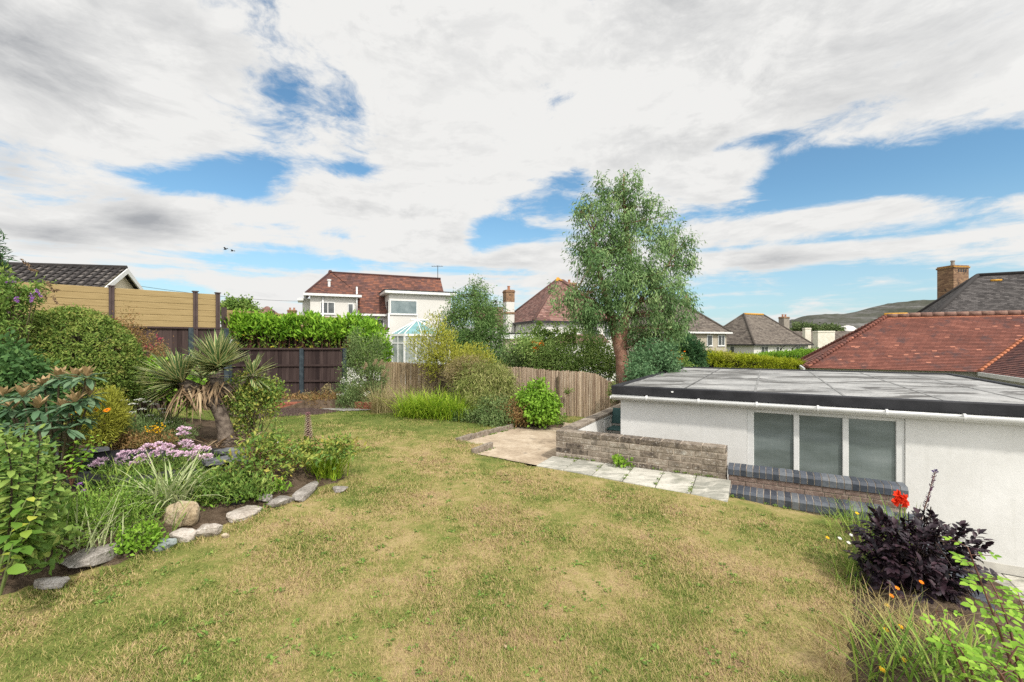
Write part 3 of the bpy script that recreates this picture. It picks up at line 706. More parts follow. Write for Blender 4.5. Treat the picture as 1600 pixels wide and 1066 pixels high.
# sunken path along the garage, and the raised passage behind the garden wall
mb = MB()
for i in range(17):
    for b0, b1 in ((.32, .85), (.86, 1.37)):
        a0 = .1+i*.56
        if i > 8 or True: ab.box(mb, a0, a0+.55, b0, b1, -1.33, -1.25+random.uniform(-.004, .004), random.random())
for i in range(9):
    for k in range(10):
        a0 = 4.72+i*.56; b1 = .31-k*.56; ab.box(mb, a0, a0+.55, b1-.55, b1, -1.33, -1.25+random.uniform(-.004, .004), random.random())
mb.build('sunken_path', SLAB, None, bevel=.008)['kind'] = 'structure'
mb = MB(); ab.box(mb, .02, .70, 1.30, 6.2, -1.33, -.40); mb.build('passage_slab', PATIO)['kind'] = 'structure'

def courses(mb, fr, a0, a1, b0, b1, z0, z1, bl, bh, gap=.010, jit=.004, seed=1):
    rng = random.Random(seed); n = max(1, round((z1-z0)/bh)); h = (z1-z0)/n
    for k in range(n):
        a = a0 - (bl*.5 if k % 2 else 0)
        while a < a1-.01:
            e = a+bl*rng.uniform(.9, 1.1); l, r = max(a, a0), min(e, a1)
            if r-l > .02:
                j = rng.uniform(-jit, jit); fr.box(mb, l+gap/2, r-gap/2, b0+j, b1, z0+k*h+gap/2, z0+(k+1)*h-gap/2, rng.random())
            a = e
# ------------------------------------------------------------------ the block wall
WT = 1.75-1.445
w = empty('garden_wall', ab.p(1.3, .1, -.2), 'low wall of weathered grey brown blocks behind the pale paving slabs', 'wall')
mb = MB(); courses(mb, ab, 0, 2.56, 0, .215, -.42, WT, .30, .088, .012, .006, 5); mb.build('block_face', BLOCK, w, bevel=.007)
mb = MB(); ab.box(mb, .006, 2.55, .010, .205, -1.3, WT-.012); mb.build('mortar_bed', MORTAR, w)
w = empty('boundary_wall', ab.p(.1, 3, -.2), 'white rendered wall with brick coping running back from the block wall', 'wall')
mb = MB(); ab.box(mb, .0, .20, .222, 5.6, -1.3, WT-.06); mb.build('render', WHITE, w)
mb = MB(); courses(mb, Fr(R0, math.degrees(math.atan2(GV[1], GV[0]))), .222, 5.6, -.212, .012, WT-.058, WT+.005, .225, .063, .010, .004, 9); mb.build('coping', BLOCK, w, bevel=.006)

# ------------------------------------------------------------------ stepped retaining wall with blue brick copings
w = empty('retaining_wall', ab.p(3.5, -.1, -.4), 'stepped brown brick retaining wall with two blue brick copings below garage window', 'wall')
def blue_coping(name, a0, a1, b0, b1, top, h, parent, fr=ab, seed=1):
    mb = MB(); rng = random.Random(seed); n = round((a1-a0)/.0765); s = (a1-a0)/n
    for i in range(n):
        l, r = a0+i*s+.005, a0+(i+1)*s-.005; j = rng.uniform(-.003, .003); c = .035
        z1 = top+j; k = len(mb.v); v = rng.random()
        prof = [(b0, top-h), (b0, z1-c), (b0+c*.8, z1), (b1, z1), (b1, top-h)]
        pl = [fr.p(l, q[0], q[1]) for q in prof]; pr = [fr.p(r, q[0], q[1]) for q in prof]
        mb.quad(pl, None, v); mb.quad(pr[::-1], None, v)
        for q in range(5): mb.quad([pl[q], pr[q], pr[(q+1) % 5], pl[(q+1) % 5]], None, v)
    mb.build(name, BLUEBRICK, parent)
    mb = MB()
    prof = [(b0+.006, top-h), (b0+.006, top-.040), (b0+.034, top-.006), (b1-.006, top-.006), (b1-.006, top-h)]
    pl = [fr.p(a0+.002, q[0], q[1]) for q in prof]; pr = [fr.p(a1-.002, q[0], q[1]) for q in prof]
    mb.quad(pl); mb.quad(pr[::-1])
    for q in range(5): mb.quad([pl[q], pr[q], pr[(q+1) % 5], pl[(q+1) % 5]])
    mb.build('mortar_bed', MORTAR, parent)
UT, LT = .055, -.185
blue_coping('coping', 2.57, 4.48, -.02, .22, UT, .11, w, ab, 3)
mb = MB(); courses(mb, ab, 2.575, 4.47, -.006, .19, LT-.02, UT-.112, .225, .065, .009, .004, 4); mb.build('brick_face', BROWNBRICK, w, bevel=.005)
mb = MB(); ab.box(mb, 2.58, 4.46, .004, .185, -1.3, UT-.113); mb.build('core', MORTAR, w)
blue_coping('coping', 2.47, 4.30, -.29, -.008, LT, .125, w, ab, 8)
mb = MB(); ab.box(mb, 2.44, 4.29, -.282, -.012, LT-.5, LT-.127); ab.box(mb, 2.38, 2.465, -.29, -.02, LT-.4, LT-.03); mb.build('footing', BLOCK, w, bevel=.008)
# lower return wall holding the flower bed
FB = Fr(R0, math.degrees(math.atan2(GU[1], GU[0])))
w = empty('bed_wall', ab.p(4.5, -2, -.4), 'low retaining wall with blue brick coping between flower bed and sunken path', 'wall')
class TR:   # the same axes turned a quarter: runs towards the camera along the path
    def p(s, a, b, z): return ab.p(4.50+b, -a, z)
    def box(s, mb, a0, a1, b0, b1, z0, z1, var=.5):
        mb.hexa([s.p(a0, b0, z0), s.p(a1, b0, z0), s.p(a1, b1, z0), s.p(a0, b1, z0), s.p(a0, b0, z1), s.p(a1, b0, z1), s.p(a1, b1, z1), s.p(a0, b1, z1)], var)
tr_ = TR()
blue_coping('coping', -.02, 5.5, -.20, .05, -.25, .11, w, tr_, 12)
mb = MB(); courses(mb, tr_, -.02, 5.5, -.18, .03, -1.25, -.362, .225, .075, .01, .003, 6); mb.build('brick_face', BROWNBRICK, w)

# ------------------------------------------------------------------ the garage
g = empty('garage', ab.p(3.8, 5, -1.25), 'long white rendered flat roofed garage with grey felt roof and three pane window', 'garage')
A0, A1, B0, B1 = .69, 6.98, 1.39, 8.42
WA0, WA1, WB, WTOP = 2.755, 4.735, -.80, .675       # window opening
WZ = .79
mb = MB()
ab.box(mb, A0, WA0, B0, B0+.2, -1.25, WZ); ab.box(mb, WA1, A1, B0, B0+.2, -1.25, WZ)
ab.box(mb, WA0, WA1, B0, B0+.2, -1.25, WB); ab.box(mb, WA0, WA1, B0, B0+.2, WTOP, WZ)
ab.box(mb, A0, A0+.2, B0+.2, B1, -1.25, WZ); ab.box(mb, A1-.2, A1, B0+.2, B1, -1.25, WZ); ab.box(mb, A0+.2, A1-.2, B1-.2, B1, -1.25, WZ)
mb.build('wall', WHITE, g)
mb = MB(); ab.box(mb, A0-.0, A1, B0-.012, B0, -1.25, -1.13); mb.build('plinth', mat_plain('pale_plinth', [(.4, .38, .34), (.52, .5, .45)], 5, .9), g)
mb = MB()
fw = .06
ab.box(mb, WA0, WA0+.10, B0+.02, B0+.09, WB, WTOP); ab.box(mb, WA1-.10, WA1, B0+.02, B0+.09, WB, WTOP)
ab.box(mb, WA0+.1, WA1-.1, B0+.02, B0+.09, WTOP-.05, WTOP); ab.box(mb, WA0+.1, WA1-.1, B0+.02, B0+.09, WB, WB+.08)
pw = (WA1-WA0-.2-2*.075)/3
for i in (1, 2):
    x0 = WA0+.1+i*pw+(i-1)*.075; ab.box(mb, x0, x0+.075, B0+.018, B0+.092, WB+.08, WTOP-.05)
wf = mb.build('window', WHITEP, g, bevel=.006)
for i in range(3):
    mb = MB(); x0 = WA0+.1+i*(pw+.075); ab.box(mb, x0, x0+pw, B0+.05, B0+.07, WB+.08, WTOP-.05); mb.build('pane', OBSC, wf)
mb = MB(); ab.box(mb, WA0-.02, WA1+.02, B0-.05, B0+.02, WB-.06, WB-.004); mb.build('sill', WHITEP, wf)
# roof: deck, black upstand, felt in sheets
RA0, RA1, RB0, RB1, RT = .55, 7.10, 1.26, 8.62, .965
mb = MB(); ab.box(mb, RA0+.02, RA1-.02, RB0+.02, RB1-.02, .80, RT-.035)
rf = mb.build('roof', FELT, g)
mb = MB()
for a0, a1, b0, b1 in ((RA0, RA1, RB0, RB0+.10), (RA0, RA1, RB1-.10, RB1), (RA0, RA0+.10, RB0+.10, RB1-.10), (RA1-.10, RA1, RB0+.10, RB1-.10)):
    ab.box(mb, a0, a1, b0, b1, .80, RT)
mb.build('fascia', BLACKT, rf, bevel=.018, seg=2)
SEAM = mat_plain('felt_seam', [(.15, .149, .145), (.24, .238, .23)], 3, .8)
DSEAM = mat_plain('dark_felt_seam', [(.07, .069, .066), (.13, .128, .125)], 3, .8)
for i, a in enumerate((1.75, 2.85, 4.05, 5.2, 6.2)):
    mb = MB(); ab.box(mb, a, a+.035, RB0+.12, RB1-.12, RT-.036, RT-.029); mb.build('seam', DSEAM if i == 0 else SEAM, rf)
mb = MB(); ab.box(mb, RA0+.12, RA1-.12, 4.3, 4.33, RT-.036, RT-.029); mb.build('seam', SEAM, rf)
mb = MB(); ab.box(mb, RA0+.10, RA1-.10, RB0+.10, RB0+.16, RT-.036, RT-.026); mb.build('seam', SEAM, rf)
mb = MB(); ab.box(mb, RA0+.16, RA0+.20, RB0+.10, RB1-.10, RT-.036, RT-.025); mb.build('seam', SEAM, rf)
mb = MB(); p = ab.p(1.62, RB0-.004, .90); mb.box(p, (.035, .02, .022)); mb.build('vent_clip', WHITEP, rf)
# gutter: half round, with brackets
mb = MB(); n = 10
for k in range(n):
    t0, t1 = math.pi*k/n, math.pi*(k+1)/n; R = .045
    for r_, rev in ((R, False), (R-.006, True)):
        c0 = (B0-.165-math.cos(t0)*r_, .775-math.sin(t0)*r_); c1 = (B0-.165-math.cos(t1)*r_, .775-math.sin(t1)*r_)
        q = [ab.p(A0-.13, *c0), ab.p(A1+.1, *c0), ab.p(A1+.1, *c1), ab.p(A0-.13, *c1)]; mb.quad(q[::-1] if rev else q)
ab.box(mb, A0-.136, A0-.128, B0-.217, B0-.113, .722, .778); ab.box(mb, A0-.13, A1+.1, B0-.118, B0-.10, .70, .798)
gt = mb.build('gutter', WHITEP, g, smooth=True)
mb = MB(); ab.box(mb, A0, A1, B0-.10, B0-.002, .765, .798); mb.build('fascia_board', WHITEP, gt)
for a in (1.2, 2.05, 2.9, 3.7, 4.5, 5.3, 6.1):
    mb = MB(); mb.tube([ab.p(a-.015, B0-.165, .768), ab.p(a+.012, B0-.165, .768)], .047, 14); mb.build('bracket', WHITEP, gt)

# teal folding chair in the passage
ch = empty('garden_chair', ab.p(.40, 2.20, -.40), 'teal garden chair with white tube arm between white wall and garage', 'chair')
TEAL = mat_plain('teal_fabric', [(.02, .055, .05), (.035, .08, .075)], 6, .7)
mb = MB(); ab.box(mb, .24, .58, 1.93, 2.35, .0, .035); mb.build('seat', TEAL, ch, bevel=.015)
mb = MB(); mb.hexa([ab.p(.22, 2.35, .07), ab.p(.60, 2.35, .07), ab.p(.60, 2.38, .07), ab.p(.22, 2.38, .07), ab.p(.22, 2.45, .38), ab.p(.60, 2.45, .38), ab.p(.60, 2.48, .38), ab.p(.22, 2.48, .38)]); mb.build('backrest', TEAL, ch, bevel=.012)
for a in (.20, .62):
    mb = MB(); mb.tube([ab.p(a, 1.95, -.40), ab.p(a, 1.93, .16), ab.p(a, 1.97, .21), ab.p(a, 2.35, .22), ab.p(a, 2.43, .16)], .011, 8); mb.build('arm', WHITEP, ch, smooth=True)
    mb = MB(); mb.tube([ab.p(a, 2.41, -.40), ab.p(a, 2.35, .05)], .011, 8); mb.build('leg', WHITEP, ch, smooth=True)

# ------------------------------------------------------------------ helpers for houses
def win(fr, parent, u0, u1, v, w0, w1, bars=(), fmat=None, gmat=None, fw=.07, sill=True):
    mb = MB(); y0, y1 = v-.05, v+.01
    fr.box(mb, u0, u0+fw, y0, y1, w0, w1); fr.box(mb, u1-fw, u1, y0, y1, w0, w1)
    fr.box(mb, u0+fw, u1-fw, y0, y1, w1-fw, w1); fr.box(mb, u0+fw, u1-fw, y0, y1, w0, w0+fw)
    for b in bars: fr.box(mb, b-fw*.45, b+fw*.45, y0-.005, y1, w0+fw, w1-fw)
    f = mb.build('window', fmat or WHITEP, parent)
    mb = MB(); fr.box(mb, u0+fw, u1-fw, v-.022, v-.004, w0+fw, w1-fw); mb.build('pane', gmat or GLASS, f)
    if sill:
        mb = MB(); fr.box(mb, u0-.06, u1+.06, v-.10, v-.052, w0-.06, w0-.002); mb.build('sill', WHITEP, f)
    return f
def chimney(fr, parent, u0, u1, v0, v1, w0, w1, mat, cap=None, pots=1, name='chimney', potmat=None, ph=.4):
    mb = MB(); fr.box(mb, u0, u1, v0, v1, w0, w1-.22); o = mb.build(name, mat, parent)
    uvbox(o)
    mb = MB(); fr.box(mb, u0-.06, u1+.06, v0-.06, v1+.06, w1-.22, w1-.10); fr.box(mb, u0-.02, u1+.02, v0-.02, v1+.02, w1-.099, w1); mb.build('chimney_cap', cap or mat, o, bevel=.02); uvbox(o.children[-1] if o.children else o)
    for i in range(pots):
        mb = MB(); c = fr.p(u0+(u1-u0)*(i+.5)/pots, (v0+v1)/2, 0)
        mb.tube([(c.x, c.y, w1), (c.x, c.y, w1+ph*.75), (c.x, c.y, w1+ph*.8), (c.x, c.y, w1+ph)], [.13, .105, .135, .13], 10); mb.build('chimney_pot', potmat or TERRACOTTA, o, smooth=False)
    return o
def uvbox(o):
    me = o.data; ul = me.uv_layers.get('UVMap') or me.uv_layers.new(name='UVMap')
    for p in me.polygons:
        n = p.normal
        for li in p.loop_indices:
            c = me.vertices[me.loops[li].vertex_index].co
            ul.data[li].uv = (c.x+c.y, c.z) if abs(n.z) < .7 else (c.x, c.y)
def hip_roof(fr, u0, u1, v0, v1, we, wr, h, course, step, inset=None):
    """hip roof over a rectangle, ridge along u"""
    mb = MB(); i = inset if inset is not None else h; vm = (v0+v1)/2
    a, b, c, d = fr.p(u0, v0, we), fr.p(u1, v0, we), fr.p(u1, v1, we), fr.p(u0, v1, we); r0, r1 = fr.p(u0+i, vm, wr), fr.p(u1-i, vm, wr)
    for poly in ([a, b, r1, r0], [b, c, r1], [c, d, r0, r1], [d, a, r0]): roof_plane(mb, poly, course, step)
    return mb, (a, b, c, d, r0, r1)
def ridge_line(name, pts, r, mat, parent, n=7):
    mb = MB(); mb.tube([V(p)+V((0, 0, .02)) for p in pts], r, n); return mb.build(name, mat, parent, smooth=True)

# ------------------------------------------------------------------ red roofed bungalow beyond the garage
P0 = (.647*20, 20.0); fr = Fr(P0, -29.33)
D, EW, RW = 3.36, E-1.13, E+1.20
h = empty('bungalow', (P0[0]+6, P0[1]+1, -1.3), 'bungalow with bright red clay tile hip roof and orange lichened ridge', 'house')
U1 = 17.0; Q = 5.55
mb = MB()
a, b = fr.p(0, 0, EW), fr.p(U1, 0, EW); r0, r1 = fr.p(D, D, RW), fr.p(U1, D, RW); c, d = fr.p(U1, 2*D, EW), fr.p(0, 2*D, EW)
vq, vt = fr.p(Q, 0, EW), fr.p(Q+D, D, RW)
roof_plane(mb, [a, vq, vt, r0], .1, .016); roof_plane(mb, [d, a, r0], .1, .016); roof_plane(mb, [c, d, r0, r1], .1, .016)
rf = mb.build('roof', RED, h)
mb = MB(); L = 9.0
roof_plane(mb, [fr.p(Q, -L, EW), vq, vt, fr.p(Q+D, -L, RW)][::1], .1, .016)
roof_plane(mb, [fr.p(Q+2*D, -L, EW), fr.p(Q+2*D, D, EW), vt, fr.p(Q+D, -L, RW)], .1, .016)
mb.build('wing_roof', REDDARK, h)
mb = MB(); nn_ = 26
for i in range(nn_):                                         # stepped orange valley tiles
    f0 = i/nn_; q0 = vq.lerp(vt, f0)+V((0, 0, .045)); q1 = vq.lerp(vt, (i+.85)/nn_)+V((0, 0, .02))
    mb.tube([q0, q1], [.085, .06], 7)
mb.build('valley_tile', ORANGE, rf, smooth=True)
for s0, s1 in ((r0, a), (r0, d)):                            # bonnet hips
    mb = MB(); k = 30
    for i in range(k): mb.tube([s1.lerp(s0, i/k)+V((0, 0, .05)), s1.lerp(s0, (i+.97)/k)+V((0, 0, .03))], [.10, .075], 8)
    mb.build('hip_tile', RED, rf, smooth=True); uvbox(C.objects[-1])
mb = MB(); k = 34
for i in range(k): mb.tube([r0.lerp(r1, i/k)+V((0, 0, .04)), r0.lerp(r1, (i+.985)/k)+V((0, 0, .04))], .115, 9)
mb.build('ridge_tile', RIDGE, rf, smooth=True)
mb = MB(); o_ = V((0, 0, -.11))-V((*fr.v, 0))*.11; mb.tube([r0+o_, r1+o_], .05, 6); mb.build('ridge_bedding', ORANGE, rf)
mb = MB(); mb.tube([r0.lerp(r1, -.006)+V((0, 0, .075)), r0.lerp(r1, .055)+V((0, 0, .075))], [.10, .09], 8); mb.build('lichen_patch', LICHEN, rf, smooth=True)
mb = MB(); ca, cb = fr.p(.18, .16, EW-.06), fr.p(U1, 2*D-.2, 0)
fr.box(mb, .3, U1, .35, 2*D-.3, -1.36, EW+.02); fr.box(mb, Q+.35, Q+2*D-.35, -L, .35, -1.36, EW+.02); mb.build('wall', WHITEF, h)
mb = MB(); fr.box(mb, -.12, -.05, -.1, 2*D, EW-.14, EW+.0); fr.box(mb, Q-.10, Q-.03, -L, -.10, EW-.14, EW); mb.build('gutter', WHITEP, h)

# dark grey roof behind it
P1 = (24.6, 28.3); fr = Fr(P1, -29.33); hh = 4.5
h = empty('grey_roof_house', (P1[0]+5, P1[1]+3, -1.3), 'tall house with dark grey tiled hip roof behind the red bungalow roof', 'house')
mb, (a, b, c, d, r0, r1) = hip_roof(fr, 0, 22, 0, 9, E+.2, E+4.40, hh, .14, .02); rf = mb.build('roof', SLATE, h)
for s0, s1 in ((r0, a), (r0, d)): ridge_line('hip_tile', [s1, s0], .13, SLATE, rf)
ridge_line('ridge_tile', [r0, r1], .13, SLATE, rf)
for f0, f1 in ((.035, .075), (.19, .23), (.30, .32)):
    mb = MB(); mb.tube([r0.lerp(r1, f0)-V((*fr.v, 0))*.5+V((0, 0, -.42)), r0.lerp(r1, f1)-V((*fr.v, 0))*.5+V((0, 0, -.42))], .075, 6); mb.build('lichen_patch', LICHEN, rf, smooth=True)
mb = MB(); fr.box(mb, .4, 21.6, .4, 8.6, -1.36, E+.25); mb.build('wall', WHITEF, h)
c_ = (690/F*32.6, 32.6); fc = Fr(c_, -29.33+38)
o = chimney(fc, h, 0, 1.3, 0, 1.1, E+1.5, E+5.55, CHIMBRICK, CHIMBRICK, 1, potmat=CHIMREND, ph=.42)
mb = MB()
for i in range(4): fc.box(mb, .38+i*.2, .50+i*.2, -.012, .02, E+5.05, E+5.27)
mb.build('vent_opening', DARKMETAL, o)
mb = MB(); fc.box(mb, -.06, 1.36, -.066, 1.16, E+5.40, E+5.452); mb.build('lichen_patch', LICHEN, o)

# ------------------------------------------------------------------ white house with the brown roof (centre)
O = (-318/F*36, 36.0); fr = Fr(O, 24); e = E
h = empty('white_house', (O[0]+5, O[1]+5, -1.36), 'large white rendered house with brown red tiled roof and flat topped bay', 'house')
mb = MB()
fr.box(mb, .12, 3.66, 0, 6, -1.36, e+3.75); fr.box(mb, 3.66, 11.4, .35, 6.1, -1.36, e+2.42); fr.box(mb, 6.05, 11.3, -1.2, 3.0, -1.36, e+4.0)
fr.box(mb, -.45, .12, 1.0, 6, -1.36, e+3.55)
v0 = len(mb.v); pts = [fr.p(11.38, .35, e+2.4), fr.p(11.38, 6.1, e+2.4), fr.p(11.38, 3.05, e+6.0)]; mb.quad(pts)
mb.build('wall', WHITEF, h)
mb = MB()
rl, rr = fr.p(1.72, 3.06, e+6.05), fr.p(11.5, 3.03, e+6.05)
roof_plane(mb, [fr.p(3.62, .0, e+2.37), fr.p(11.5, .0, e+2.37), rr, rl, fr.p(3.62, .8, e+3.3)], .2, .02)
roof_plane(mb, [fr.p(-.2, -.25, e+3.88), fr.p(3.85, -.25, e+3.88), fr.p(1.78, 3.06, e+6.05)], .2, .02)
roof_plane(mb, [fr.p(-.2, 6.2, e+3.88), fr.p(-.2, -.25, e+3.88), rl, fr.p(1.72, 4, e+6.05)], .2, .02)
roof_plane(mb, [fr.p(3.85, -.25, e+3.88), fr.p(3.85, 1.2, e+3.88), fr.p(1.85, 3.06, e+6.07)], .2, .02)
roof_plane(mb, [fr.p(11.5, 6.1, e+2.37), fr.p(-.2, 6.1, e+2.37), rl, rr], .2, .02)
rf = mb.build('roof', BROWNROOF, h)
ridge_line('ridge_tile', [rl, rr], .10, BROWNROOF, rf); ridge_line('hip_tile', [fr.p(-.2, -.25, e+3.88), rl], .09, BROWNROOF, rf)
mb = MB(); q = rl; mb.tube([q, q+V((0, 0, .2))], [.2, .12], 8); mb.build('ridge_cap', BROWNROOF, rf)
mb = MB(); q = fr.p(1.55, .85, e+4.55); mb.tube([q, q+V((0, 0, .55))], .11, 10); mb.tube([q+V((0, 0, .5)), q+V((0, 0, .62))], .17, 10); mb.build('roof_vent', WHITEP, rf, smooth=False)
mb = MB(); fr.box(mb, -.35, 3.98, -.42, -.24, e+3.68, e+3.87); fr.box(mb, -.35, -.18, -.24, 4, e+3.68, e+3.87); fr.box(mb, 3.80, 3.98, -.24, 1.2, e+3.68, e+3.87); fr.box(mb, -.8, -.35, .7, 3, e+3.35, e+3.56)
mb.build('gutter', WHITEP, h)
mb = MB(); fr.box(mb, 3.5, 6.04, -.20, -.02, e+2.20, e+2.36); mb.build('gutter', WHITEP, h)
mb = MB(); fr.box(mb, 5.65, 11.7, -1.6, 3.3, e+4.0, e+4.26); mb.build('bay_fascia', WHITEP, h, bevel=.03)
mb = MB(); fr.box(mb, 5.62, 11.73, -1.63, 3.33, e+4.262, e+4.33); mb.build('bay_roof', BLACKT, h)
for u, v, w0, w1 in ((1.05, -.09, -1.36, e+3.7), (3.62, -.13, e+2.3, e+4.55), (6.02, -1.26, -1.36, e+2.4)):
    mb = MB(); p = fr.p(u, v, w0); mb.tube([p, (p.x, p.y, w1)], .07, 8); mb.build('downpipe', WHITEP, h, smooth=True)
win(fr, h, .85, 1.95, 0, e+2.28, e+3.25, (1.42,)); win(fr, h, 2.92, 3.38, 0, e+2.28, e+3.18)
win(fr, h, 4.3, 5.85, .35, e+.9, e+1.98, (4.75,))
win(fr, h, 6.12, 8.35, -1.2, e+2.32, e+3.5, fmat=WHITEP, gmat=glass('blind_glass', (.10, .14, .145), (.19, .235, .24), .15))
mb = MB(); fr.box(mb, 6.0, 6.06, -1.1, -.1, e+2.32, e+3.5); f = mb.build('window', WHITEP, h)
mb = MB(); fr.box(mb, 5.985, 6.0, -1.0, -.2, e+2.42, e+3.4); mb.build('pane', GLASS, f)
mb = MB(); fr.box(mb, .2, 6.0, -1.6, 0, e+1.05, e+1.2); mb.build('lean_to_roof', PINKROOF, h)
mb = MB(); fr.box(mb, 0.3, 6.0, -1.45, 0, -1.36, e+1.05); mb.build('lean_to_wall', WHITEF, h)
mb = MB(); q = fr.p(11.2, 2.9, e+6.0); mb.tube([q, q+V((0, 0, 1.3))], .03, 5)
for k in range(5): mb.tube([q+V((-.5+.22*k, -.25, 1.22)), q+V((-.5+.22*k, .25, 1.22))], .014, 4)
mb.tube([q+V((-.6, 0, 1.22)), q+V((.5, 0, 1.22))], .02, 4); mb.build('aerial', DARKMETAL, h)
# conservatory
fc = Fr(XY(612, 33.2), 14)
cv = empty('conservatory', fc.p(1.8, 1.5, -1.36), 'white framed conservatory with teal glass roof against the white house', 'conservatory')
cw = 4.3; dp = 3.0; ew, aw = e+.62, e+1.72
ring = [(0, dp), (0, .9), (.9, 0), (cw-.9, 0), (cw, .9), (cw, dp)]
ap0, ap1 = fc.p(1.9, 1.9, aw), fc.p(2.5, 2.6, aw)
mb = MB()
for i in range(5):
    p, q = fc.p(*ring[i], ew), fc.p(*ring[i+1], ew); mb.quad([p, q, ap0])
    if i == 4: mb.quad([q, ap1, ap0])
mb.build('roof_glass', TEALGLASS, cv)
mb = MB(); mb.quad([fc.p(.02, dp, ew+.03), fc.p(.02, .9, ew+.03), fc.p(1.88, 1.9, aw+.04), fc.p(1.9, dp, aw+.04)]); mb.build('roof_panel', WHITEP, cv)
for i in range(6):
    mb = MB(); mb.tube([fc.p(*ring[i], ew+.02), ap0+V((0, 0, .03))], .045, 5); mb.build('roof_bar', WHITEP, cv)
for i in (1, 2, 3):
    mb = MB(); p = fc.p(*ring[i], ew).lerp(fc.p(*ring[i+1], ew), .5); mb.tube([p+V((0, 0, .02)), ap0+V((0, 0, .03))], .035, 5); mb.build('roof_bar', WHITEP, cv)
mb = MB(); mb.tube([ap0+V((-.5, 0, .04)), ap1+V((.3, 0, .04))], .08, 6); mb.tube([ap0+V((0, 0, .05)), ap0+V((0, 0, .4))], [.05, .015], 6); mb.build('ridge_cresting', WHITEP, cv)
mb = MB(); gl = MB()
for i in range(5):
    p, q = fc.p(*ring[i], 0), fc.p(*ring[i+1], 0); L_ = (q-p).length; k = max(1, round(L_/.75))
    def bar(s, t_, z0, z1, th=.05):
        x, y = p.lerp(q, s), p.lerp(q, t_); nrm = (q-p).normalized().cross(V((0, 0, 1)))*th
        mb.hexa([(x-nrm*.5)+V((0, 0, z0)), (y-nrm*.5)+V((0, 0, z0)), (y+nrm*.5)+V((0, 0, z0)), (x+nrm*.5)+V((0, 0, z0)), (x-nrm*.5)+V((0, 0, z1)), (y-nrm*.5)+V((0, 0, z1)), (y+nrm*.5)+V((0, 0, z1)), (x+nrm*.5)+V((0, 0, z1))])
    bar(0, 1, ew-.16, ew+.01, .12); bar(0, 1, -1.36, -.7, .1); bar(0, 1, e-.1, e-.02, .07)
    for j in range(k+1):
        s = min(max(j/k, .035/L_), 1-.035/L_); bar(s-.035/L_, s+.035/L_, -.7, ew-.16, .075)
    gl.quad([p+V((0, 0, -.7)), q+V((0, 0, -.7)), q+V((0, 0, ew-.16)), p+V((0, 0, ew-.16))])
mb.build('frame', WHITEP, cv); gl.build('pane', glass('sunroom_glass', (.16, .19, .18), (.34, .36, .34), .15), cv)

# ------------------------------------------------------------------ house with the pointed roof (behind the garden)
O = (35/F*34, 34.0); fr = Fr(O, 20)
h = empty('cream_house', (O[0]+3, O[1]+4, -1.5), 'cream house with steep brown pyramid roof and dark gutter beside the eucalyptus', 'house')
mb = MB(); a, b, c, d = fr.p(-.15, -.15, e+1.62), fr.p(8, -.15, e+1.62), fr.p(8, 8, e+1.62), fr.p(-.15, 8, e+1.62); ap = fr.p(3.75, 3.75, e+5.38); ap2 = fr.p(4.3, 3.75, e+5.38)
for poly in ([a, b, ap2, ap], [b, c, ap2], [c, d, ap, ap2], [d, a, ap]): roof_plane(mb, poly, .2, .02)
rf = mb.build('roof', PINKROOF, h)
for q in (a, b, d): ridge_line('hip_tile', [q, ap], .11, PINKROOF, rf)
mb = MB(); mb.tube([a.lerp(ap, .86)+V((0, 0, .03)), ap+V((0, 0, .04))], [.05, .16], 6); mb.tube([b.lerp(ap, .86)+V((0, 0, .03)), ap+V((0, 0, .04))], [.05, .14], 6); mb.build('lichen_patch', LICHEN, rf)
mb = MB(); fr.box(mb, 0, 7.9, 0, 7.9, -1.5, e+1.60); mb.build('wall', WHITEF, h)
mb = MB(); fr.box(mb, -.26, 8.1, -.28, -.12, e+1.46, e+1.62); fr.box(mb, -.28, -.14, -.12, 8, e+1.46, e+1.62); mb.build('gutter', DARKMETAL, h)
mb = MB(); p = fr.p(4.05, -.10, 0); mb.tube([fr.p(4.4, -.2, e+1.5), fr.p(4.05, -.12, e+.95), fr.p(4.05, -.12, -1)], .06, 7); mb.build('downpipe', DARKMETAL, h, smooth=True)
win(fr, h, 4.2, 5.4, 0, e+.35, e+1.2, (4.8,)); win(fr, h, 5.9, 7.2, 0, e+.35, e+1.2)
frl = Fr(fr.p(0, 7.9, 0)[:2], 20-90)
win(frl, h, 4.9, 5.3, 0, e+.45, e+1.35)
# side wing with chimney
mb = MB(); fl = Fr(fr.p(-2.2, 5.5, 0)[:2], 20)
roof_plane(mb, [fl.p(-.6, -.2, e+1.2), fl.p(3.5, -.2, e+1.2), fl.p(3.5, 3, e+3.25), fl.p(-.6, 3, e+3.25)], .2, .02); mb.build('wing_roof', PINKROOF, h)
mb = MB(); fl.box(mb, -.4, 3.4, 0, 5.6, -1.5, e+1.15); mb.build('wing_wall', WHITEF, h)
fcx = Fr(XY(791, 37.5), 20)
o = chimney(fcx, h, 0, .72, 0, .8, e+.8, e+4.35, WHITEF, CHIMBRICK, 1, ph=.35)
mb = MB(); fcx.box(mb, -.015, .735, -.015, .815, e+3.35, e+4.135); b_ = mb.build('brick_band', CHIMBRICK, o); uvbox(b_)
mb = MB(); fcx.box(mb, -.05, .77, -.05, .85, e+2.35, e+2.5); mb.build('brick_band', CHIMBRICK, o); uvbox(C.objects[-1])
fcx = Fr(XY(884, 42), 20); chimney(fcx, h, 0, 1.1, 0, .8, e+3.5, e+5.55, CHIMBRICK, CHIMBRICK, 1, ph=.3)
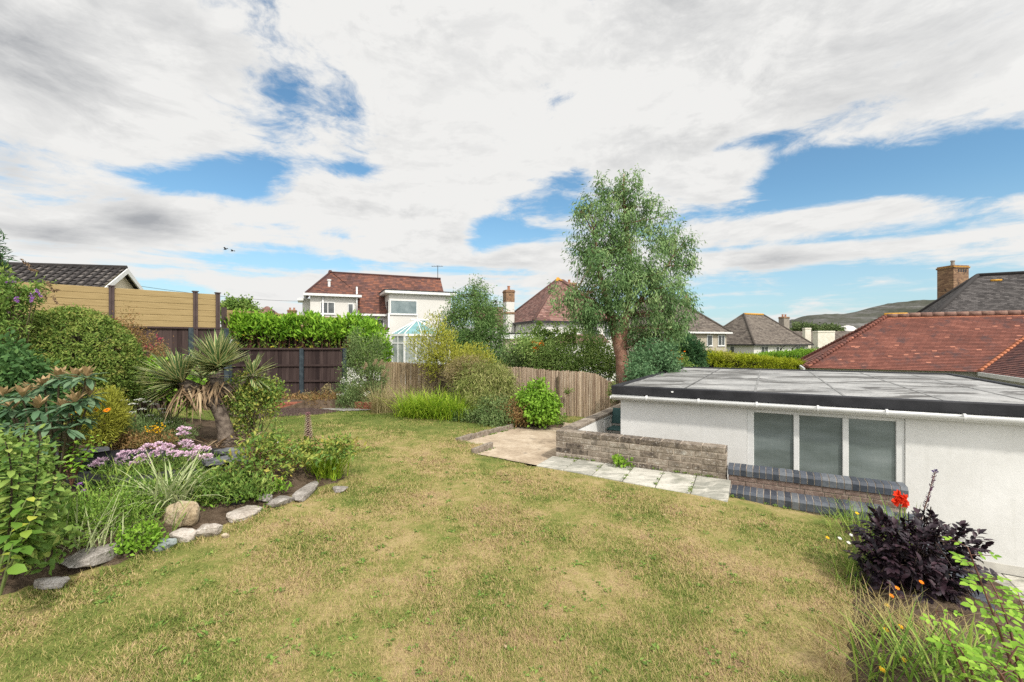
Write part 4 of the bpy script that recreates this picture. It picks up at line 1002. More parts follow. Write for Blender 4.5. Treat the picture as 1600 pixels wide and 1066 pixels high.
# its flat roofed extension
fx = Fr(XY(783, 28.5), 4)
x = empty('flat_roof_extension', fx.p(1.7, 1, -1.5), 'flat roofed beige extension with dark window in front of the cream house', 'extension')
mb = MB(); fx.box(mb, .3, 3.3, 0, 4, -1.5, e+.22); mb.build('wall', CREAM, x)
mb = MB(); fx.box(mb, 0, 3.55, -.25, 4.2, e+.222, e+.52); mb.build('fascia', WHITEP, x)
mb = MB(); fx.box(mb, -.03, 3.58, -.28, 4.23, e+.522, e+.60); mb.build('roof', BLACKT, x)
win(fx, x, .8, 2.6, 0, e-.75, e-.12, (), DARKMETAL)
mb = MB(); fx.box(mb, 3.3, 6.8, .3, 3.5, -1.5, e-.05); mb.build('side_wall', WHITEF, x)
mb = MB(); roof_plane(mb, [fx.p(3.2, .1, e-.05), fx.p(7.0, .1, e-.05), fx.p(7.0, 2, e+.55), fx.p(3.2, 2, e+.55)], .2, .02); mb.build('tiled_roof', PINKROOF, x)

# ------------------------------------------------------------------ houses to the right of the tree
O = (335/F*46, 46.0); fr = Fr(O, 24)
h = empty('pebbledash_house', (O[0]-4, O[1]+3, -2.5), 'grey beige pebbledashed house with brown hip roof half hidden by the tall tree', 'house')
mb, (a, b, c, d, r0, r1) = hip_roof(fr, -10, .3, -.3, 8.3, e+1.0, e+5.0, 4.3, .25, .025); rf = mb.build('roof', GREYROOF, h)
ridge_line('hip_tile', [b, r1], .13, GREYROOF, rf); ridge_line('ridge_tile', [r0, r1], .13, GREYROOF, rf)
mb = MB(); fr.box(mb, -9.8, 0, 0, 8, -3, e+.95); mb.build('wall', BEIGE, h)
mb = MB(); fr.box(mb, -10.1, .4, -.42, -.28, e+.86, e+1.02); mb.build('gutter', WHITEP, h)
win(fr, h, -2.7, -1.95, 0, e-.35, e+.72); win(fr, h, -1.25+.05, -.25, 0, e-.35, e+.75, (-.7,))
fcx = Fr(XY(1072, 52), 24); chimney(fcx, h, 0, .75, 0, .7, e+3, e+5.15, CHIMREND, CHIMREND, 1)
O2 = XY(1089, 40); fo = Fr(O2, 58)
x = empty('outhouse', fo.p(1, 2, -2.5), 'small gabled outhouse with mossy pink tiles below the pebbledashed house', 'outhouse')
# gable faces right-front
mb = MB(); u1 = 3.0; gw = 2.9
fo = Fr(XY(1104, 39), 20)
roof_plane(mb, [fo.p(-1.6, 0, e-1.5), fo.p(.15, -.1, e-1.5), fo.p(.15+.35, 1.6, e+.05), fo.p(-1.2, 1.6, e+.05)], .2, .025)
roof_plane(mb, [fo.p(2.1, 1.4, e-1.7), fo.p(-1.2, 3.4, e-1.7), fo.p(-1.2, 1.6, e+.05), fo.p(.5, 1.6, e+.05)], .2, .025)
mb.build('roof', PINKROOF, x)
mb = MB(); mb.quad([fo.p(.08, -.05, -3), fo.p(1.9, 1.5, -3), fo.p(1.9, 1.5, e-1.55), fo.p(.42, 1.58, e-.02), fo.p(.08, -.05, e-1.5)]); fo.box(mb, -1.4, .02, .1, 1.5, -3, e-1.5); mb.build('wall', BEIGE, x)

O = (378/F*55, 55.0); fr = Fr(O, 24)
h = empty('hipped_house', (O[0]+3, O[1]+5, -3.5), 'white house with lichened grey brown hip roof behind the clipped hedges', 'house')
mb, (a, b, c, d, r0, r1) = hip_roof(fr, -.35, 10.5, -.35, 8.4, e-.25, e+3.72, 4, .25, .025, 3.6); rf = mb.build('roof', GREYROOF, h)
for q, r_ in ((a, r0), (b, r1), (d, r0)): ridge_line('hip_tile', [q, r_], .13, GREYROOF, rf)
ridge_line('ridge_tile', [r0, r1], .15, LICHEN, rf)
mb = MB(); fr.box(mb, 0, 10.1, 0, 8, -3.6, e-.28); mb.build('wall', WHITEF, h)
mb = MB(); fr.box(mb, -.45, 10.6, -.47, -.33, e-.4, e-.24); fr.box(mb, -.47, -.33, -.33, 8.4, e-.4, e-.24); mb.build('gutter', DARKMETAL, h)
win(fr, h, 1.2, 2.5, 0, e-1.45, e-.45, (1.85,), gmat=GLASS); win(fr, h, 3.9, 4.5, 0, e-1.4, e-.5); win(fr, h, 7.6, 9.4, 0, e-1.35, e-.45, (8.2, 8.8)); win(fr, h, 4.9, 6.2, 0, e-2.6, e-1.55, (5.3, 5.8))
for u in (4.75, 6.95):
    mb = MB(); mb.tube([fr.p(u+.5, -.3, e-.35), fr.p(u, -.08, e-.8), fr.p(u, -.08, -3.4)], .07, 7); mb.build('downpipe', DARKMETAL, h, smooth=True)
frl = Fr(fr.p(0, 8, 0)[:2], 24-90); win(frl, h, 4.6, 5.3, 0, e-1.5, e-.45)
fcx = Fr(XY(1225, 63), 24); chimney(fcx, h, 0, 1.15, 0, .8, e+1, e+3.55, CHIMREND, CHIMBRICK, 2, ph=.35)

O = XY(1250, 76); fr = Fr(O, -8)
h = empty('brown_roof_house', (O[0]+5, O[1]+4, -4), 'distant low house with long brown roof and two broad cream chimneys', 'house')
mb = MB(); roof_plane(mb, [fr.p(-1, -.3, e-.75), fr.p(14, -.3, e-.75), fr.p(14, 4, e+1.95), fr.p(-1, 4, e+1.95)], .3, .03); roof_plane(mb, [fr.p(-1, 8.3, e-.75), fr.p(14, 8.3, e-.75), fr.p(14, 4, e+1.95), fr.p(-1, 4, e+1.95)], .3, .03); mb.build('roof', GREYROOF, h)
mb = MB(); fr.box(mb, -.6, 13.6, 0, 8, -4, e-.78); mb.build('wall', CREAM, h)
CHC = mat_plain('cream_chimney', [(.58, .54, .45), (.68, .64, .56)], 2, .9)
chimney(Fr(XY(1258, 74), -8), h, 0, .9, 0, .9, e-1, e+2.35, CHC, CHC, 0); chimney(Fr(XY(1278, 70), -8), h, 0, 2.4, 0, 1.6, e-.9, e+1.75, CHC, CHC, 0)
O = XY(1318, 110); fr = Fr(O, 0)
h = empty('domed_white_house', (O[0]+1, O[1]+1, -5), 'far white rooftop with rounded top below the grey hill', 'house')
mb = MB(); mb.tube([(O[0]+1.6, O[1]+1, -5), (O[0]+1.6, O[1]+1, e+2.3), (O[0]+1.6, O[1]+1, e+3.3), (O[0]+1.6, O[1]+1, e+3.9), (O[0]+1.6, O[1]+1, e+4.1)], [2.2, 2.2, 1.9, 1.2, .3], 10); mb.build('dome', WHITEF, h, smooth=True)
mb = MB(); fr.box(mb, -3, 9, .5, 6, -5, e+1.2); mb.build('wall', CREAM, h)
O = XY(1105, 92); fr = Fr(O, 0)
h = empty('long_roof_house', (O[0]+3, O[1]+3, -4), 'far brown roof showing between the pebbledashed and hipped houses', 'house')
mb = MB(); roof_plane(mb, [fr.p(-3, 0, e), fr.p(8, 0, e), fr.p(8, 4, e+3.5), fr.p(-3, 4, e+3.5)], .3, .03); mb.build('roof', GREYROOF, h)
mb = MB(); fr.box(mb, -2.8, 7.8, .3, 6, -4, e); mb.build('wall', BEIGE, h)

# ------------------------------------------------------------------ left neighbour and far roofs
O = XY(197, 20.0); fr = Fr(O, 12); rw = e+3.26
h = empty('tiled_outbuilding', (O[0]-4, O[1]-1, -1.3), 'outbuilding with dark grey pantile roof and white bargeboards behind the tan fence', 'building')
mb = MB(); roof_plane(mb, [fr.p(-14, -2.6, rw-1.75), fr.p(0, -2.6, rw-1.75), fr.p(0, 0, rw), fr.p(-14, 0, rw)], .30, .045)
roof_plane(mb, [fr.p(-14, 2.6, rw-1.75), fr.p(0, 2.6, rw-1.75), fr.p(0, 0, rw), fr.p(-14, 0, rw)], .30, .045); rf = mb.build('roof', PANTILE, h)
mb = MB()                                     # rolls of the pantiles
for i in range(46):
    u = -.15-i*.3; mb.tube([fr.p(u, -2.6, rw-1.70), fr.p(u, -.05, rw+.02)], .055, 6)
mb.build('tile_roll', PANTILE, rf, smooth=True)
ridge_line('ridge_tile', [fr.p(-14, 0, rw), fr.p(.02, 0, rw)], .10, PANTILE, rf)
mb = MB(); fr.box(mb, -13.8, -.25, -2.3, 2.3, -1.36, rw-1.6); mb.quad([fr.p(-.25, -2.3, rw-1.6), fr.p(-.25, 2.3, rw-1.6), fr.p(-.25, 0, rw-.1)]); mb.build('wall', CREAM, h)
for s in (-1, 1):
    mb = MB(); p, q = fr.p(.03, s*2.75, rw-1.86), fr.p(.03, 0, rw-.02)
    mb.hexa([p+V((0, 0, -.2)), p+V((.05, .01, -.2)), q+V((.05, .01, -.22)), q+V((0, 0, -.22)), p, p+V((.05, .01, 0)), q+V((.05, .01, 0)), q]); mb.build('bargeboard', WHITEP, h)
for px, d, w, top, nm, lb in ((437, 62, 7, 499, 'far_house', 'far house with pale pink roof above the laurel hedge'), (408, 58, 5.5, 479, 'far_house', 'far house with brown hipped roof beyond the laurel hedge')):
    O = XY(px, d); fr = Fr(O, 15); tw = e+(535-top)/F*(d+3)
    if px == 408: top = 479
    h = empty(nm, (O[0], O[1]+3, -1.5), lb, 'house', None)
    mb, k = hip_roof(fr, -w*.5, w*.5, 0, 6, tw-2.3, tw, 3, .3, .03, w*.48); mb.build('roof', PINKROOF if px == 408 else RED, h)
    mb = MB(); fr.box(mb, -w*.5+.3, w*.5-.3, .3, 5.7, -1.5, tw-2.35); mb.build('wall', WHITEF, h)
    if px == 437: chimney(Fr(XY(449, 60), 15), h, 0, 1.0, 0, .8, e+1, e+(535-484)/F*60, CHIMBRICK, CHIMBRICK, 2, ph=.3)

# ------------------------------------------------------------------ fences
f0 = (-9.05, 13.0); FC = Fr(f0, 45)
fe = empty('composite_fence', FC.p(-1.8, 0, 0), 'tan horizontal board fence with dark brown posts above the dark fence', 'fence')
FT, FBm = e+1.41, e+.42
xs_ = [-5.4, -3.6, -1.8, 0, .55]
for s0, s1 in zip(xs_[:-1], xs_[1:]):
    mb = MB(); n = 6; hgt = (FT-FBm)/n
    for k in range(n): FC.box(mb, s0+.05, s1-.05, -.015+.002*(k % 2), .015, FBm+k*hgt+.005, FBm+(k+1)*hgt-.005, random.random())
    FC.box(mb, s0+.05, s1-.05, -.004, .006, FBm+.01, FT-.012); mb.build('panel', TAN, fe, bevel=.006)
for s in xs_:
    mb = MB(); FC.box(mb, s-.055, s-.012, -.05, .05, -.3, FT+.03); FC.box(mb, s+.012, s+.055, -.05, .05, -.3, FT+.03); FC.box(mb, s-.012, s+.012, -.03, .03, -.3, FT+.02)
    p = mb.build('post', BROWNPOST, fe); mb = MB(); FC.box(mb, s-.075, s+.075, -.07, .07, FT+.031, FT+.055); mb.build('post_cap', BROWNPOST, p)
fe = empty('composite_fence', XY(362, 17)+(0,), 'short far stretch of tan fence with brown posts left of the laurel hedge', 'fence')
f2 = Fr(XY(350, 14.6), 68)
for i in range(3):
    mb = MB(); s0 = i*1.8
    for k in range(5): f2.box(mb, s0+.05, s0+1.75, -.015, .015, e+.1+k*.19, e+.285+k*.19, random.random())
    mb.build('panel', TAN, fe); mb = MB(); f2.box(mb, s0-.05, s0+.05, -.06, .06, -1, e+1.12); mb.build('post', BROWNPOST, fe)
def board_fence(fr, u0, u1, z0, z1, posts, rails, label, gravel=True):
    fe = empty('board_fence', fr.p((u0+u1)/2, 0, z0), label, 'fence'); mb = MB(); u = u0; r_ = random.Random(3)
    while u < u1:
        w_ = min(.115, u1-u); mb.hexa([fr.p(u, 0, z0), fr.p(u+w_, -.012, z0), fr.p(u+w_, .012, z0), fr.p(u, .02, z0), fr.p(u, 0, z1), fr.p(u+w_, -.012, z1), fr.p(u+w_, .012, z1), fr.p(u, .02, z1)], r_.random()); u += .113
    mb.build('panel', DARKFENCE, fe)
    for z in rails:
        mb = MB(); fr.box(mb, u0, u1, -.05, -.014, z-.03, z+.03, .6); mb.build('rail', DARKFENCE, fe)
    mb = MB(); fr.box(mb, u0-.02, u1+.02, -.06, .05, z1+.001, z1+.05, .7); mb.build('capping_rail', DARKFENCE, fe)
    for s in posts:
        mb = MB(); fr.box(mb, s-.06, s+.06, -.09, -.0155, z0-.4, z1+.03); mb.build('post', BLUEPOST, fe, bevel=.008)
    if gravel:
        mb = MB(); fr.box(mb, u0, u1, -.04, -.016, z0-.25, z0+.08); mb.build('gravel_board', BLUEPOST, fe)
board_fence(Fr((f0[0]-.10, f0[1]+.10-.2), 45), -6.5, .95, -.3, e+.38, [-1.75, .03, .9], [e-.5, e-1.2], 'tall dark brown board fence below the tan fence', False)
fd = Fr(XY(345, 13.75), 2)
board_fence(fd, 0, 3.72, .08, e-.22, [.30, 2.43, 3.72], [e-.70, e-1.17], 'dark brown vertical board fence with blue post below laurel hedge')
def brush_fence():
    A_, B_ = V((*XY(596, 13.9), 0)), V((2.95, 12.25, 0)); n = 1050; r_ = random.Random(4)
    fe = empty('brushwood_fence', ((A_.x+B_.x)/2, (A_.y+B_.y)/2, -.3), 'pale split bamboo screen fence with wavy top along the back of garden', 'fence')
    nrm = (B_-A_).normalized().cross(V((0, 0, 1))); pan = [MB() for _ in range(4)]
    prof = [(0, -.60), (.25, -.66), (.5, -.70), (.62, -.72), (.74, -.80), (.86, -.82), (.90, -.86), (.95, -1.04), (1.0, -1.14)]
    for i in range(n):
        f = (i+r_.uniform(-.3, .3))/n; f = min(max(f, 0), 1); p = A_.lerp(B_, f)+nrm*r_.uniform(-.02, .02)
        for (x0, y0), (x1, y1) in zip(prof[:-1], prof[1:]):
            if x0 <= f <= x1: top = y0+(y1-y0)*(f-x0)/(x1-x0)
        top = e+top+r_.gauss(0, .014); z0 = gzf(p.x, p.y)-.1; w_ = r_.uniform(.007, .0125); lean = r_.gauss(0, .008)
        mb = pan[min(3, int(f*4))]; q = p+V((lean, 0, 0))
        mb.tube([(p.x, p.y, z0), (p.x*.5+q.x*.5+r_.gauss(0, .004), p.y, (z0+top)/2), (q.x, q.y, top)], w_, 4, True, r_.random())
    for k, mb in enumerate(pan): mb.build('panel', BRUSH if k else BRUSHOLD, fe)
    for z in (.35, .95):
        mb = MB(); pp = [A_.lerp(B_, k/14)-nrm*.03+V((0, 0, z-.4+.05*math.sin(k))) for k in range(15)]; mb.tube(pp, .006, 4); mb.build('binding_wire', STEM, fe)
    for f in (.02, .28, .52, .76, .985):
        mb = MB(); p = A_.lerp(B_, f)+nrm*.07; mb.tube([(p.x, p.y, -.6), (p.x, p.y, e-.95)], .035, 7); mb.build('post', STEM, fe)
brush_fence()

# weeds and moss in the joints of the paving and along the foot of the walls
def joint_weeds():
    rng = np.random.default_rng(77); P = []
    for i in range(1, 6):
        for b in rng.uniform(-.60, -.02, 7): P.append(ab.p(-.05+i*.445-.004, b, -.20+.075*(b+.61)/.6+.012)[:])
    for a in rng.uniform(0, 2.5, 34): P.append(ab.p(a, -.012-abs(rng.normal())*.01, -.118)[:])
    for a in rng.uniform(2.5, 4.2, 22): p = ab.p(a, -.32, 0); P.append((p.x, p.y, gzf(p.x, p.y)+.01))
    for b in rng.uniform(-.4, 2.3, 26): p = ab.p(-2.05 if b > .2 else -1.30, b, 0); P.append((p.x, p.y, gzf(p.x, p.y)-.05))
    P = np.array(P); per = 9; n = len(P)*per; th = rng.uniform(0, 6.28, n); D = np.stack([np.cos(th), np.sin(th), rng.uniform(.3, 1.6, n)], 1); s = np.repeat(rng.uniform(.4, 1.3, len(P)), per)
    v, t_, k = leaf_geo(np.repeat(P, per, 0)+rng.normal(size=(n, 3))*np.array([.012, .012, .002]), D, unit_rand(rng, n), .032*s, .011*s)
    o = npmesh('joint_weeds', v, t_, L_MID, None, np.repeat(rng.uniform(0, 1, n), k)); tag(o, 'tiny weeds in the paving joints and at the foot of the walls', 'weeds', kind='stuff')
joint_weeds()
# brick edging at the back
for (p, q, lb) in ((P2(418, 641), P2(500, 637), 'low red brick edging along bark mulch below the dark fence'), (P2(502, 636.5), P2(548, 636), 'low red brick edging behind the pale garden path'), (P2(556, 638.5), P2(604, 641), 'red brick edging at foot of the tall feathery grass')):
    p, q = V((*p, gzf(*p))), V((*q, gzf(*q))); p.y -= .12; q.y -= .12; L_ = (q-p).length; fr = Fr(p[:2], math.degrees(math.atan2(q.y-p.y, q.x-p.x))); mb = MB()
    courses(mb, fr, 0, L_, 0, .10, p.z-.1, p.z+.20, .215, .068, .008, .004, int(L_*10)); tag(mb.build('brick_edging', REDBRICK, None, bevel=.005), lb, 'edging', 'red brick edging at the back of the lawn')

# overhead cable and two birds
mb = MB(); a, b = W(-60, 398, 26), W(520, 470, 60); mb.tube([a.lerp(b, k/24)+V((0, 0, -.9*4*(k/24)*(1-k/24))) for k in range(25)], .016, 5)
tag(mb.build('overhead_cable', DARKMETAL, None, smooth=True), 'thin sagging overhead cable crossing the sky above the tan fence', 'cable')
def bird(px, py, d, roll, label):
    c = W(px, py, d); mb = MB(); s = .26
    mb.tube([c+V((-s*.9, 0, 0)), c+V((-s*.5, 0, .02)), c+V((0, 0, .03)), c+V((s*.5, 0, .02)), c+V((s*.75, 0, .03))], [.015, .06, .075, .045, .012], 7)
    for k in (-1, 1):
        a = c+V((.05, 0, .05)); m_ = a+V((.02, k*.34, .16+roll)); tip = a+V((-.12, k*.72, .05+roll))
        mb.quad([a+V((.13, 0, 0)), m_+V((.1, 0, 0)), m_+V((-.11, 0, 0)), a+V((-.16, 0, 0))]); mb.quad([m_+V((.1, 0, 0)), tip, m_+V((-.11, 0, 0))])
    tag(mb.build('bird', DARKMETAL), label, 'bird', 'birds in the sky')
bird(352, 390, 62, .05, 'small dark bird flying, the slightly higher of the pair'); bird(363, 392.5, 64, -.05, 'small dark bird flying, the slightly lower of the pair')

# the limestone headland far away
def hill():
    prof = [(1150, 522), (1228, 507), (1243, 499), (1258, 493), (1275, 491), (1300, 490), (1330, 489), (1352, 485), (1375, 478), (1395, 473), (1420, 470), (1450, 469), (1480, 467), (1530, 461), (1600, 455), (1750, 450), (2000, 470), (2300, 510)]
    D0 = 1500.0; px = np.linspace(1150, 2300, 260); top = np.interp(px, [p[0] for p in prof], [p[1] for p in prof]); H = (535-top)/F*D0+11
    T = np.linspace(-1, 1, 46); rng = np.random.default_rng(8); X = np.zeros((46, 260)); Y = X.copy(); Z = X.copy()
    for i, t_ in enumerate(T):
        X[i] = (px-800)/F*D0; Y[i] = D0+t_*520+30*np.sin(px*.02)
        q = 1-abs(t_); s = .62*ssn(np.array(q/.75))+.38*ssn(np.array((q-.55)/.45)); terr = .028*np.sin(q*40+px*.05)*(q < .97)
        Z[i] = -11+H*np.clip(s+terr, 0, 1)+rng.normal(size=260)*.7*(q < .95)
    m, t = newmat('limestone_hill'); g_ = ocoord(t)
    st = t.n('ShaderNodeMapping', {0: g_, 3: (.4, .4, 3.2)}).outputs[0]
    f = t.m('ADD', t.m('MULTIPLY', noise(t, st, .018, 8, .62, .6), .7), t.m('MULTIPLY', noise(t, g_, .05, 6), .3))
    finish(t, t.ramp(f, [(.36, (.045, .05, .036)), (.46, (.066, .067, .053)), (.54, (.095, .093, .085)), (.63, (.15, .146, .138))]), .95, noise(t, g_, .08, 6), .8, 6.0, .1)
    sheet('hill', m, X, Y, Z, np.ones((45, 259), bool))
hill()
# ------------------------------------------------------------------ planting
SEED = [100]
def rngn(): SEED[0] += 1; return np.random.default_rng(SEED[0])
def plant(name, label, cat, blobs, mat, base, ncl, per, rc, L, Wd, group=None, stem=STEM, ntw=40, r0=.015, shape=0, part='foliage', inner=.5, extra=(), **k):
    """a shrub: foliage clumps through a few ellipsoids (photo pixels at a depth) on stems from base"""
    rng = rngn(); e_ = empty(name, base, label, cat, group)
    cc, oo = clumps(rng, blobs, ncl, inner, k.pop('box', False))
    bz = base[2]; kp = cc[:, 2] > bz+.02; cc, oo = cc[kp], oo[kp]
    foliage(part, mat, e_, rng, cc, oo, per, rc, L, Wd, shape, zmin=bz-.02, **k)
    if ntw: twigs('stem', stem, e_, rng, base, cc, 1, r0, r0*.25, maxn=ntw, bend=k.get('bend', .12), spread=.06)
    for nm, mt, blb, nc, pr, rcc, ll, ww, kk in extra:
        c2, o2 = clumps(rng, blb, nc, .6); foliage(nm, mt, e_, rng, c2, o2, pr, rcc, ll, ww, zmin=bz-.02, **kk)
    return e_
def tuft(name, label, cat, spots, mat, n, L, Wd, lean=(.1, .7), curve=(.4, 1.4), group=None, part='foliage', across=2, nseg=4, belly=.3, spread=.06, parent=None):
    """grass-like clump(s) of arching straps standing at world spots"""
    rng = rngn(); spots = [V(s) for s in spots]; base = spots[0]
    e_ = parent or empty(name, base, label, cat, group)
    S = np.array([[*s] for s in spots]); P = S[rng.integers(0, len(S), n)]+np.stack([rng.normal(size=n)*spread, rng.normal(size=n)*spread, np.zeros(n)-.02], 1)
    th = rng.uniform(0, 6.283, n); H = np.stack([np.cos(th), np.sin(th)], 1)
    v, t_, k, ed = blade_geo(P, H, L*rng.uniform(.6, 1.1, n), Wd*rng.uniform(.7, 1.2, n), rng.uniform(*lean, n), rng.uniform(*curve, n), nseg, across, rng, belly)
    npmesh(part, v, t_, mat, e_, np.repeat(rng.uniform(0, 1, n), k), ed); return e_
def petals(rng, c, n, r, L, Wd, up=.6, flat=.6):
    u = unit_rand(rng, n); u[:, 2] = np.abs(u[:, 2])*flat+.05; P = np.array(c)+u*r*rng.uniform(.5, 1, (n, 1)); D = nrmz(u+.5*unit_rand(rng, n)+np.array([0, 0, up*.2]))
    return leaf_geo(P, D, nrmz(unit_rand(rng, n)*.6+np.array([0, -.3, 1.])), np.full(n, L)*rng.uniform(.7, 1.2, n), np.full(n, Wd), 0, .05, .1)
def flower_disc(mat, parent, c, r, npet=10, facing=(0, -.5, 1), name='flower', center=None):
    """a daisy-like bloom: a ring of petals about a raised centre"""
    f = V(facing).normalized(); a = f.cross(V((1, .2, 0))).normalized(); b = f.cross(a); rng = rngn()
    th = np.linspace(0, 6.283, npet, endpoint=False)+rng.uniform(0, 1); D = np.cos(th)[:, None]*np.array(a)+np.sin(th)[:, None]*np.array(b)+np.array(f)*.18
    P = np.repeat(np.array(c)[None], npet, 0); v, t_, k = leaf_geo(P, D, np.repeat(np.array(f)[None], npet, 0)+0*D, np.full(npet, r)*rng.uniform(.85, 1.1, npet), np.full(npet, r*1.9/npet*2.2), 1, .06, .15)
    o = npmesh(name, v, t_, mat, parent, np.repeat(rng.uniform(.2, 1, npet), k))
    if center:
        mb = MB(); mb.tube([V(c)-f*.004, V(c)+f*r*.12, V(c)+f*r*.2], [r*.3, r*.27, r*.1], 8); mb.build('flower_centre', center, o, smooth=True)
    return o
def stalk(mb, a, b, r=.004, sag=.03):
    a, b = V(a), V(b); mb.tube([a, a.lerp(b, .5)+V((random.uniform(-sag, sag), random.uniform(-sag, sag), sag)), b], [r, r*.85, r*.6], 5, False)

# ---- the tall eucalyptus
def tree(name, label, base, trunks, blobs, mat, bark, ncl, per, rc, L, Wd, group=None, bmaxn=90, br=.035, **k):
    rng = rngn(); e_ = empty(name, base, label, 'tree', group); mb = MB()
    for path, rad in trunks: mb.tube(path, rad, 10)
    tk = mb.build('trunk', bark, e_, smooth=True); cc, oo = clumps(rng, blobs, ncl, k.pop('inner', .35))
    nodes = [V(p) for path, _ in trunks for p in path[1:]]+[V(a).lerp(V(b), .5) for path, _ in trunks for a, b in zip(path[1:-1], path[2:])]
    mb = MB()
    for i in rng.permutation(len(cc))[:bmaxn]:
        c = V(cc[i]); lows = [q for q in nodes if q.z < c.z+.2] or nodes; q = min(lows, key=lambda p: (p-c).length)
        m_ = q.lerp(c, .5)+V((0, 0, -.06+.12*rng.random())); r_ = br*(.5+.6*rng.random()); mb.tube([q, m_, c], [r_, r_*.6, r_*.2], 5, False)
    mb.build('branch', bark, tk, smooth=True)
    foliage('crown', mat, e_, rng, cc, oo, per, rc, L, Wd, **k); return e_
T0 = V((*XY(972, 13.6), -.6)); d = 13.6
tr1 = [T0, W(974, 592, d), W(972, 560, d), W(965, 530, d), W(956, 500, d), W(946, 465, d), W(935, 420, 13.5), W(930, 370, 13.4)]
tr2 = [W(970, 548, d), W(974, 515, 13.7), W(982, 470, 13.8), W(985, 410, 13.8), W(978, 350, 13.7), W(974, 300, 13.7), W(975, 272, 13.7)]
tr3 = [W(978, 500, 13.7), W(1000, 470, 13.9), W(1030, 435, 14), W(1055, 395, 14)]
tr4 = [W(950, 490, 13.6), W(925, 470, 13.2), W(900, 455, 13)]
eb = [(964, 332, 44, 42, 13.6), (930, 372, 42, 54, 13.4), (978, 292, 24, 28, 13.6), (918, 326, 20, 22, 13.5), (1006, 322, 13, 20, 13.6), (944, 296, 13, 16, 13.6), (1000, 385, 55, 75, 13.5), (950, 420, 58, 55, 13.2), (1060, 402, 30, 46, 13.9), (1046, 372, 20, 26, 13.8),
      (1000, 455, 70, 48, 13.3), (920, 475, 36, 38, 13.2), (882, 462, 22, 26, 13.1), (1050, 470, 36, 40, 13.6), (1015, 510, 52, 30, 13.5), (945, 492, 34, 30, 13.2), (1060, 505, 26, 18, 13.4), (1012, 535, 26, 16, 13.6)]
tree('eucalyptus_tree', 'tall eucalyptus tree with drooping grey green leaves and peeling red brown trunk', T0,
     [(tr1, [.26, .21, .19, .17, .13, .09, .06, .03]), (tr2, [.17, .13, .10, .075, .055, .035, .012]), (tr3, [.09, .06, .04, .02]), (tr4, [.07, .05, .02])],
     eb, L_EUC, EUCBARK, 600, 62, .105, .125, .034, bmaxn=260, br=.022, out=.45, up=-.85, rnd=.75, sq=1.35, inner=.30, fold=.05, curl=.08, no=1.0)

# ---- small weeping tree before the white house
B0_ = V((*XY(748, 18), -1.3))
tree('small_tree', 'small round leafy tree with fine weeping foliage beside the conservatory', B0_,
     [([B0_, W(748, 560, 18), W(745, 520, 18), W(742, 480, 18), W(740, 445, 18)], [.13, .11, .08, .05, .012]), ([W(746, 540, 18), W(765, 505, 18), W(775, 470, 18)], [.06, .04, .012]), ([W(746, 545, 18), W(722, 510, 17.8), W(708, 490, 17.8)], [.06, .04, .012])],
     [(742, 478, 36, 30, 18), (735, 510, 44, 38, 17.7), (768, 508, 26, 36, 18), (712, 520, 28, 28, 17.6), (750, 455, 20, 14, 18), (748, 540, 42, 18, 17.6), (780, 530, 14, 24, 17.8), (700, 500, 14, 14, 17.8)],
     L_BIRCH, STEM, 330, 60, .15, .10, .034, bmaxn=80, out=.6, up=-.35, rnd=.8, inner=.4)

# ---- hedges
rng = rngn()
def hedge(label, fr, u1, dv, z0, z1f, mat, ncl, per, rc, L, Wd, shape=0, matlow=None, group=None, jag=.06, up=.6, lowfrac=.45, stems=0, name='hedge', part='foliage', out=.5):
    rng = rngn(); e_ = empty(name, fr.p(u1/2, dv/2, z0), label, 'hedge', group)
    u = rng.uniform(0, u1, ncl); f = rng.uniform(0, 1, ncl); face = rng.choice(4, ncl, p=[.5, .3, .12, .08])
    v = np.where(face == 0, rng.uniform(0, .14, ncl)*dv, rng.uniform(0, dv, ncl)); u = np.where(face == 2, rng.choice([0, 1], ncl)*u1, u)
    zt = np.array([z1f(a) for a in u]); z = np.where(face == 1, zt-rng.uniform(0, .08, ncl), z0+(zt-z0)*f)+rng.normal(size=ncl)*jag
    cc = np.array([fr.p(a, b, c)[:] for a, b, c in zip(u, v, z)])
    n0 = np.array([-fr.v[0], -fr.v[1], .25]); oo = np.where((face == 1)[:, None], np.array([0, -.25, 1.]), n0)
    low = (z < z0+(zt-z0)*lowfrac) if matlow else np.zeros(ncl, bool)
    foliage(part, mat, e_, rng, cc[~low], oo[~low], per, rc, L, Wd, shape, out=out, up=up)
    if matlow:
        k = np.where(low)[0]; k = k[rng.uniform(size=len(k)) < .5]
        foliage('lower_foliage', matlow, e_, rng, cc[k], oo[k], max(3, per//2), rc*1.4, L*.9, Wd*.9, shape, out=.4, up=.1)
    if stems:
        mb = MB()
        for i in range(stems):
            a = rng.uniform(0, u1); p = fr.p(a, dv*rng.uniform(.12, .5), z0-.1); q = fr.p(a+rng.normal()*.25, dv*rng.uniform(.05, .4), z1f(a)-.2); mb.tube([p, p.lerp(q, .5)+V((rng.normal()*.08, 0, 0)), q], [.016, .013, .006], 5, False)
        mb.build('stem', RSTEM, e_, smooth=True)
    # dark twiggy heart of the hedge
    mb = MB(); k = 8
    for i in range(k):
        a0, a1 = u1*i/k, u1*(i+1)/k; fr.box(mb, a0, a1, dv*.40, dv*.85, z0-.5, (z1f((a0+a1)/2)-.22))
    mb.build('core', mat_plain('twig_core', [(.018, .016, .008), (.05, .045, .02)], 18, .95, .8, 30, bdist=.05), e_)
    return e_
fh = Fr(XY(352, 14.7), 3)
